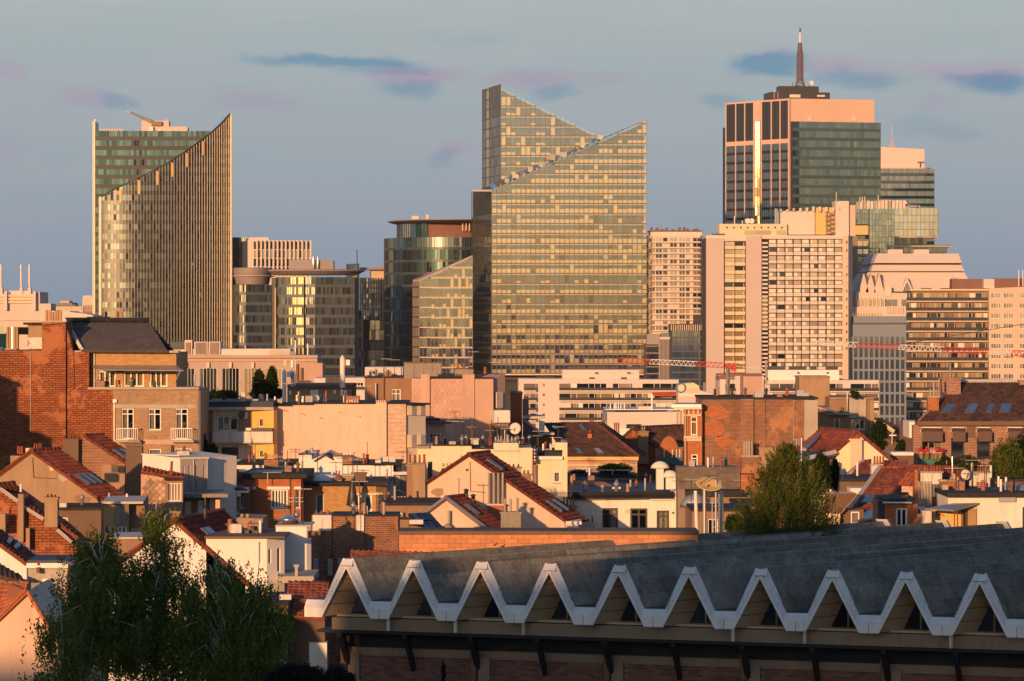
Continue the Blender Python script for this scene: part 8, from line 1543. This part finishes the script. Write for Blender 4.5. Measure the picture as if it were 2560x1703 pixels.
bush('gap_tree', 'low dark tree in the gap, against the white end wall', 1600, 560, 60, 50, 298, 'leaf_dark', 4000, .09, seed=29)
vw(440, 840, .2678)
bush('roof_garden_tree', 'tall spiky roof garden tree beside the white antenna mast', 895, 430, 75, 150, 334, 'leaf_dark', 7000, .09, cone=.7, seed=31)
bush('roof_garden_tree', 'second roof garden tree with a rounded top, left of the spiky one', 775, 450, 75, 120, 335, 'leaf_dark', 7000, .09, cone=.5, seed=32)
bush('roof_hedge', 'wide dark roof garden hedge at the foot of the spiky tree', 850, 540, 150, 70, 333, 'leaf_dark', 8000, .09, 'hedge', seed=33, trunk=False)
bush('roof_hedge', 'low dark roof garden hedge above the blue roof, left of the cream stack', 420, 560, 150, 55, 334, 'leaf_dark', 6000, .09, 'hedge', seed=34, trunk=False)
bush('ivy_column', 'ivy climbing between the brick corner house and the balcony house', 240, 1060, 55, 140, 257, 'leaf_ivy', 5000, .09, 'ivy', seed=35); bush('ivy_column', 'ivy bush with a rounded top left of the balcony house windows', 345, 1120, 45, 110, 256, 'leaf_ivy', 4000, .09, 'ivy', seed=36)
vw(900, 880, .3479)
bush('terrace_hedge', 'bright green terrace hedge in front of the dark mansard house', 1830, 845, 110, 42, 303, 'leaf_hedge', 8000, .08, 'hedge', seed=37, trunk=False); bush('terrace_hedge', 'small green hedge end at the left of the terrace', 1560, 868, 60, 22, 303, 'leaf_hedge', 2500, .08, 'hedge', seed=38, trunk=False)
bush('roof_plant', 'small palm-like plant on the roof behind the brick wall house', 2040 + 60, 60, 1, 1, 330, 'leaf_ivy', 8, .05, 'plant', seed=39) if False else None
vw(1640, 900, .3903); bush('roof_plant', 'small spiky plant on the roof behind the brick wall house', 1275, 222, 28, 22, 328, 'leaf_ivy', 500, .16, 'plant', seed=39, trunk=False)
vw(700, 1300, .3394)
bush('dark_shrub', 'dark purplish shrub at the left foot of the zigzag hall', 130, 1190, 230, 120, 108, 'leaf_lilac', 22000, .04, 'shrub', dep=.6, seed=40); bush('dark_shrub', 'dark shrub tip in front of the brick wall of the zigzag hall', 440, 1190, 110, 110, 110, 'leaf_lilac', 9000, .04, 'shrub', seed=41); bush('dark_shrub', 'single upright dark sprig before the first brick panel', 1205, 1120, 16, 90, 120, 'leaf_lilac', 1500, .03, 'shrub', seed=42)
# ------------------------------------------------------------------ fillers behind the visible rows and unseen blocks added to shade the foreground
vw(0, 0, 1); random.seed(11)
for (nm, lb, u0, u1, v, Y, m) in (('low_annex', 'dark flat-roofed annex behind the white house with dark windows', 1490, 1720, 1212, 290, 'dark_brown'), ('back_wall_house', 'plain brown house wall under the antenna tubes, left of the conifer', 1730, 1860, 1275, 205, 'brown_stucco'), ('back_wall_house', 'dark house wall glimpsed behind the large conifer', 1840, 2130, 1262, 215, 'dark_brown'), ('low_annex', 'dark low annex between the brown gable and the stepped brick house', 0, 330, 1272, 195, 'dark_brown'), ('low_annex', 'brown flat-roofed annex left of the small pink gable', 950, 1160, 1260, 205, 'brown_stucco'), ('low_annex', 'tan annex at the left end of the white house roof', 1380, 1500, 1205, 262, 'tan_stucco'), ('back_wall_house', 'dark house wall behind the peeling chimneys, right', 2100, 2560, 1200, 210, 'dark_brown'), ('low_annex', 'dark wall below the red roof slope left of the zigzag hall', 600, 720, 1510, 150, 'dark_brown')):
    F = Fac(u0, Y, 0); t = thing(nm, lb, 'house', F.o); k = (u1 - u0) / 90; n = max(1, int(k))
    facade(t, F, [(u0, v), (u1, v)], m, [(u0 + (i + .3) * (u1 - u0) / n, v + 22, u0 + (i + .3) * (u1 - u0) / n + 26, v + 62, dict(cols=2, cur='some')) for i in range(n)], 6); bx(t, 'flat_roof', F, u0 - 2, v - 3, u1 + 2, v + 3, -6, .2, 'tar'); clut(t, F, u0, u1, v - 3, 4, (.5, 4), 20)
def shade_house(name, label, x0, x1, y0, y1, z):
    t = thing(name, label, 'house', ((x0 + x1) / 2, y0)); F = Fac(0, 0, 0, o=Vector((x0, y0, 0))); core(t, [(x0, y0), (x1, y0), (x1, y1), (x0, y1)], 'brick_house', 'wall', z1=z); pc(t, 'flat_roof', boxm(F, -.2, x1 - x0 + .2, z, z + .25, -(y1 - y0), .2), 'tar')
    for k in range(int((x1 - x0) / 3)):
        for j in range(3): pc(t, 'window', boxm(F, k * 3 + .8, k * 3 + 2.2, z - 2.8 - j * 3.2, z - 1.0 - j * 3.2, -.1, .04), 'glass_sky')
shade_house('corner_shade_block', 'lower brick block behind the viewpoint, leftmost of the row', -110, -69, -36, -20, 32); shade_house('row_shade_block', 'brick block behind the viewpoint, second of the row', -68.9, -57, -36, -20, 36.6); shade_house('tall_block', 'tallest brick block behind the viewpoint', -56.9, -42, -36, -20, 41); shade_house('end_shade_block', 'brick block behind the viewpoint, last of the row', -41.9, -8, -36, -20, 37.8)  # unseen blocks, heights set for the shadow they throw on the foreground
shade_house('stepped_shade_block', 'tall stepped neighbour of the brick corner house, outside the left of the view', -56, -42.05, 205, 213, 23.3)  # added out of view to throw the stepped shadow on the brick wall
t = bpy.data.objects['stepped_shade_block']; core(t, [(-42, 205), (-41.2, 205), (-41.2, 208), (-42, 208)], 'brick_house', 'annex', z1=21.3); core(t, [(-41.15, 205), (-39.7, 205), (-39.7, 208), (-41.15, 208)], 'brick_house', 'porch', z1=19.8)  # unseen annex and porch slivers added as lower steps of that shadow
flush()
# ------------------------------------------------------------------ evening air over the whole town
hv, hf = [(x, y, z) for x in (-1500, 1500) for y in (-300, 2600) for z in (-30, 190)], CUBE_F
hz = mesh('haze', hv, hf, 'tar'); hz['kind'] = 'stuff'; hz['label'] = 'thin warm evening haze over the town'
m = bpy.data.materials.new('haze_air'); m.use_nodes = True; tt = m.node_tree; tt.nodes.clear(); vo = tt.nodes.new('ShaderNodeVolumePrincipled'); vo.inputs['Density'].default_value = HAZE; vo.inputs['Color'].default_value = (.78, .80, .86, 1); vo.inputs['Anisotropy'].default_value = .0
oo = tt.nodes.new('ShaderNodeOutputMaterial'); tt.links.new(vo.outputs[0], oo.inputs['Volume']); hz.data.materials[0] = m
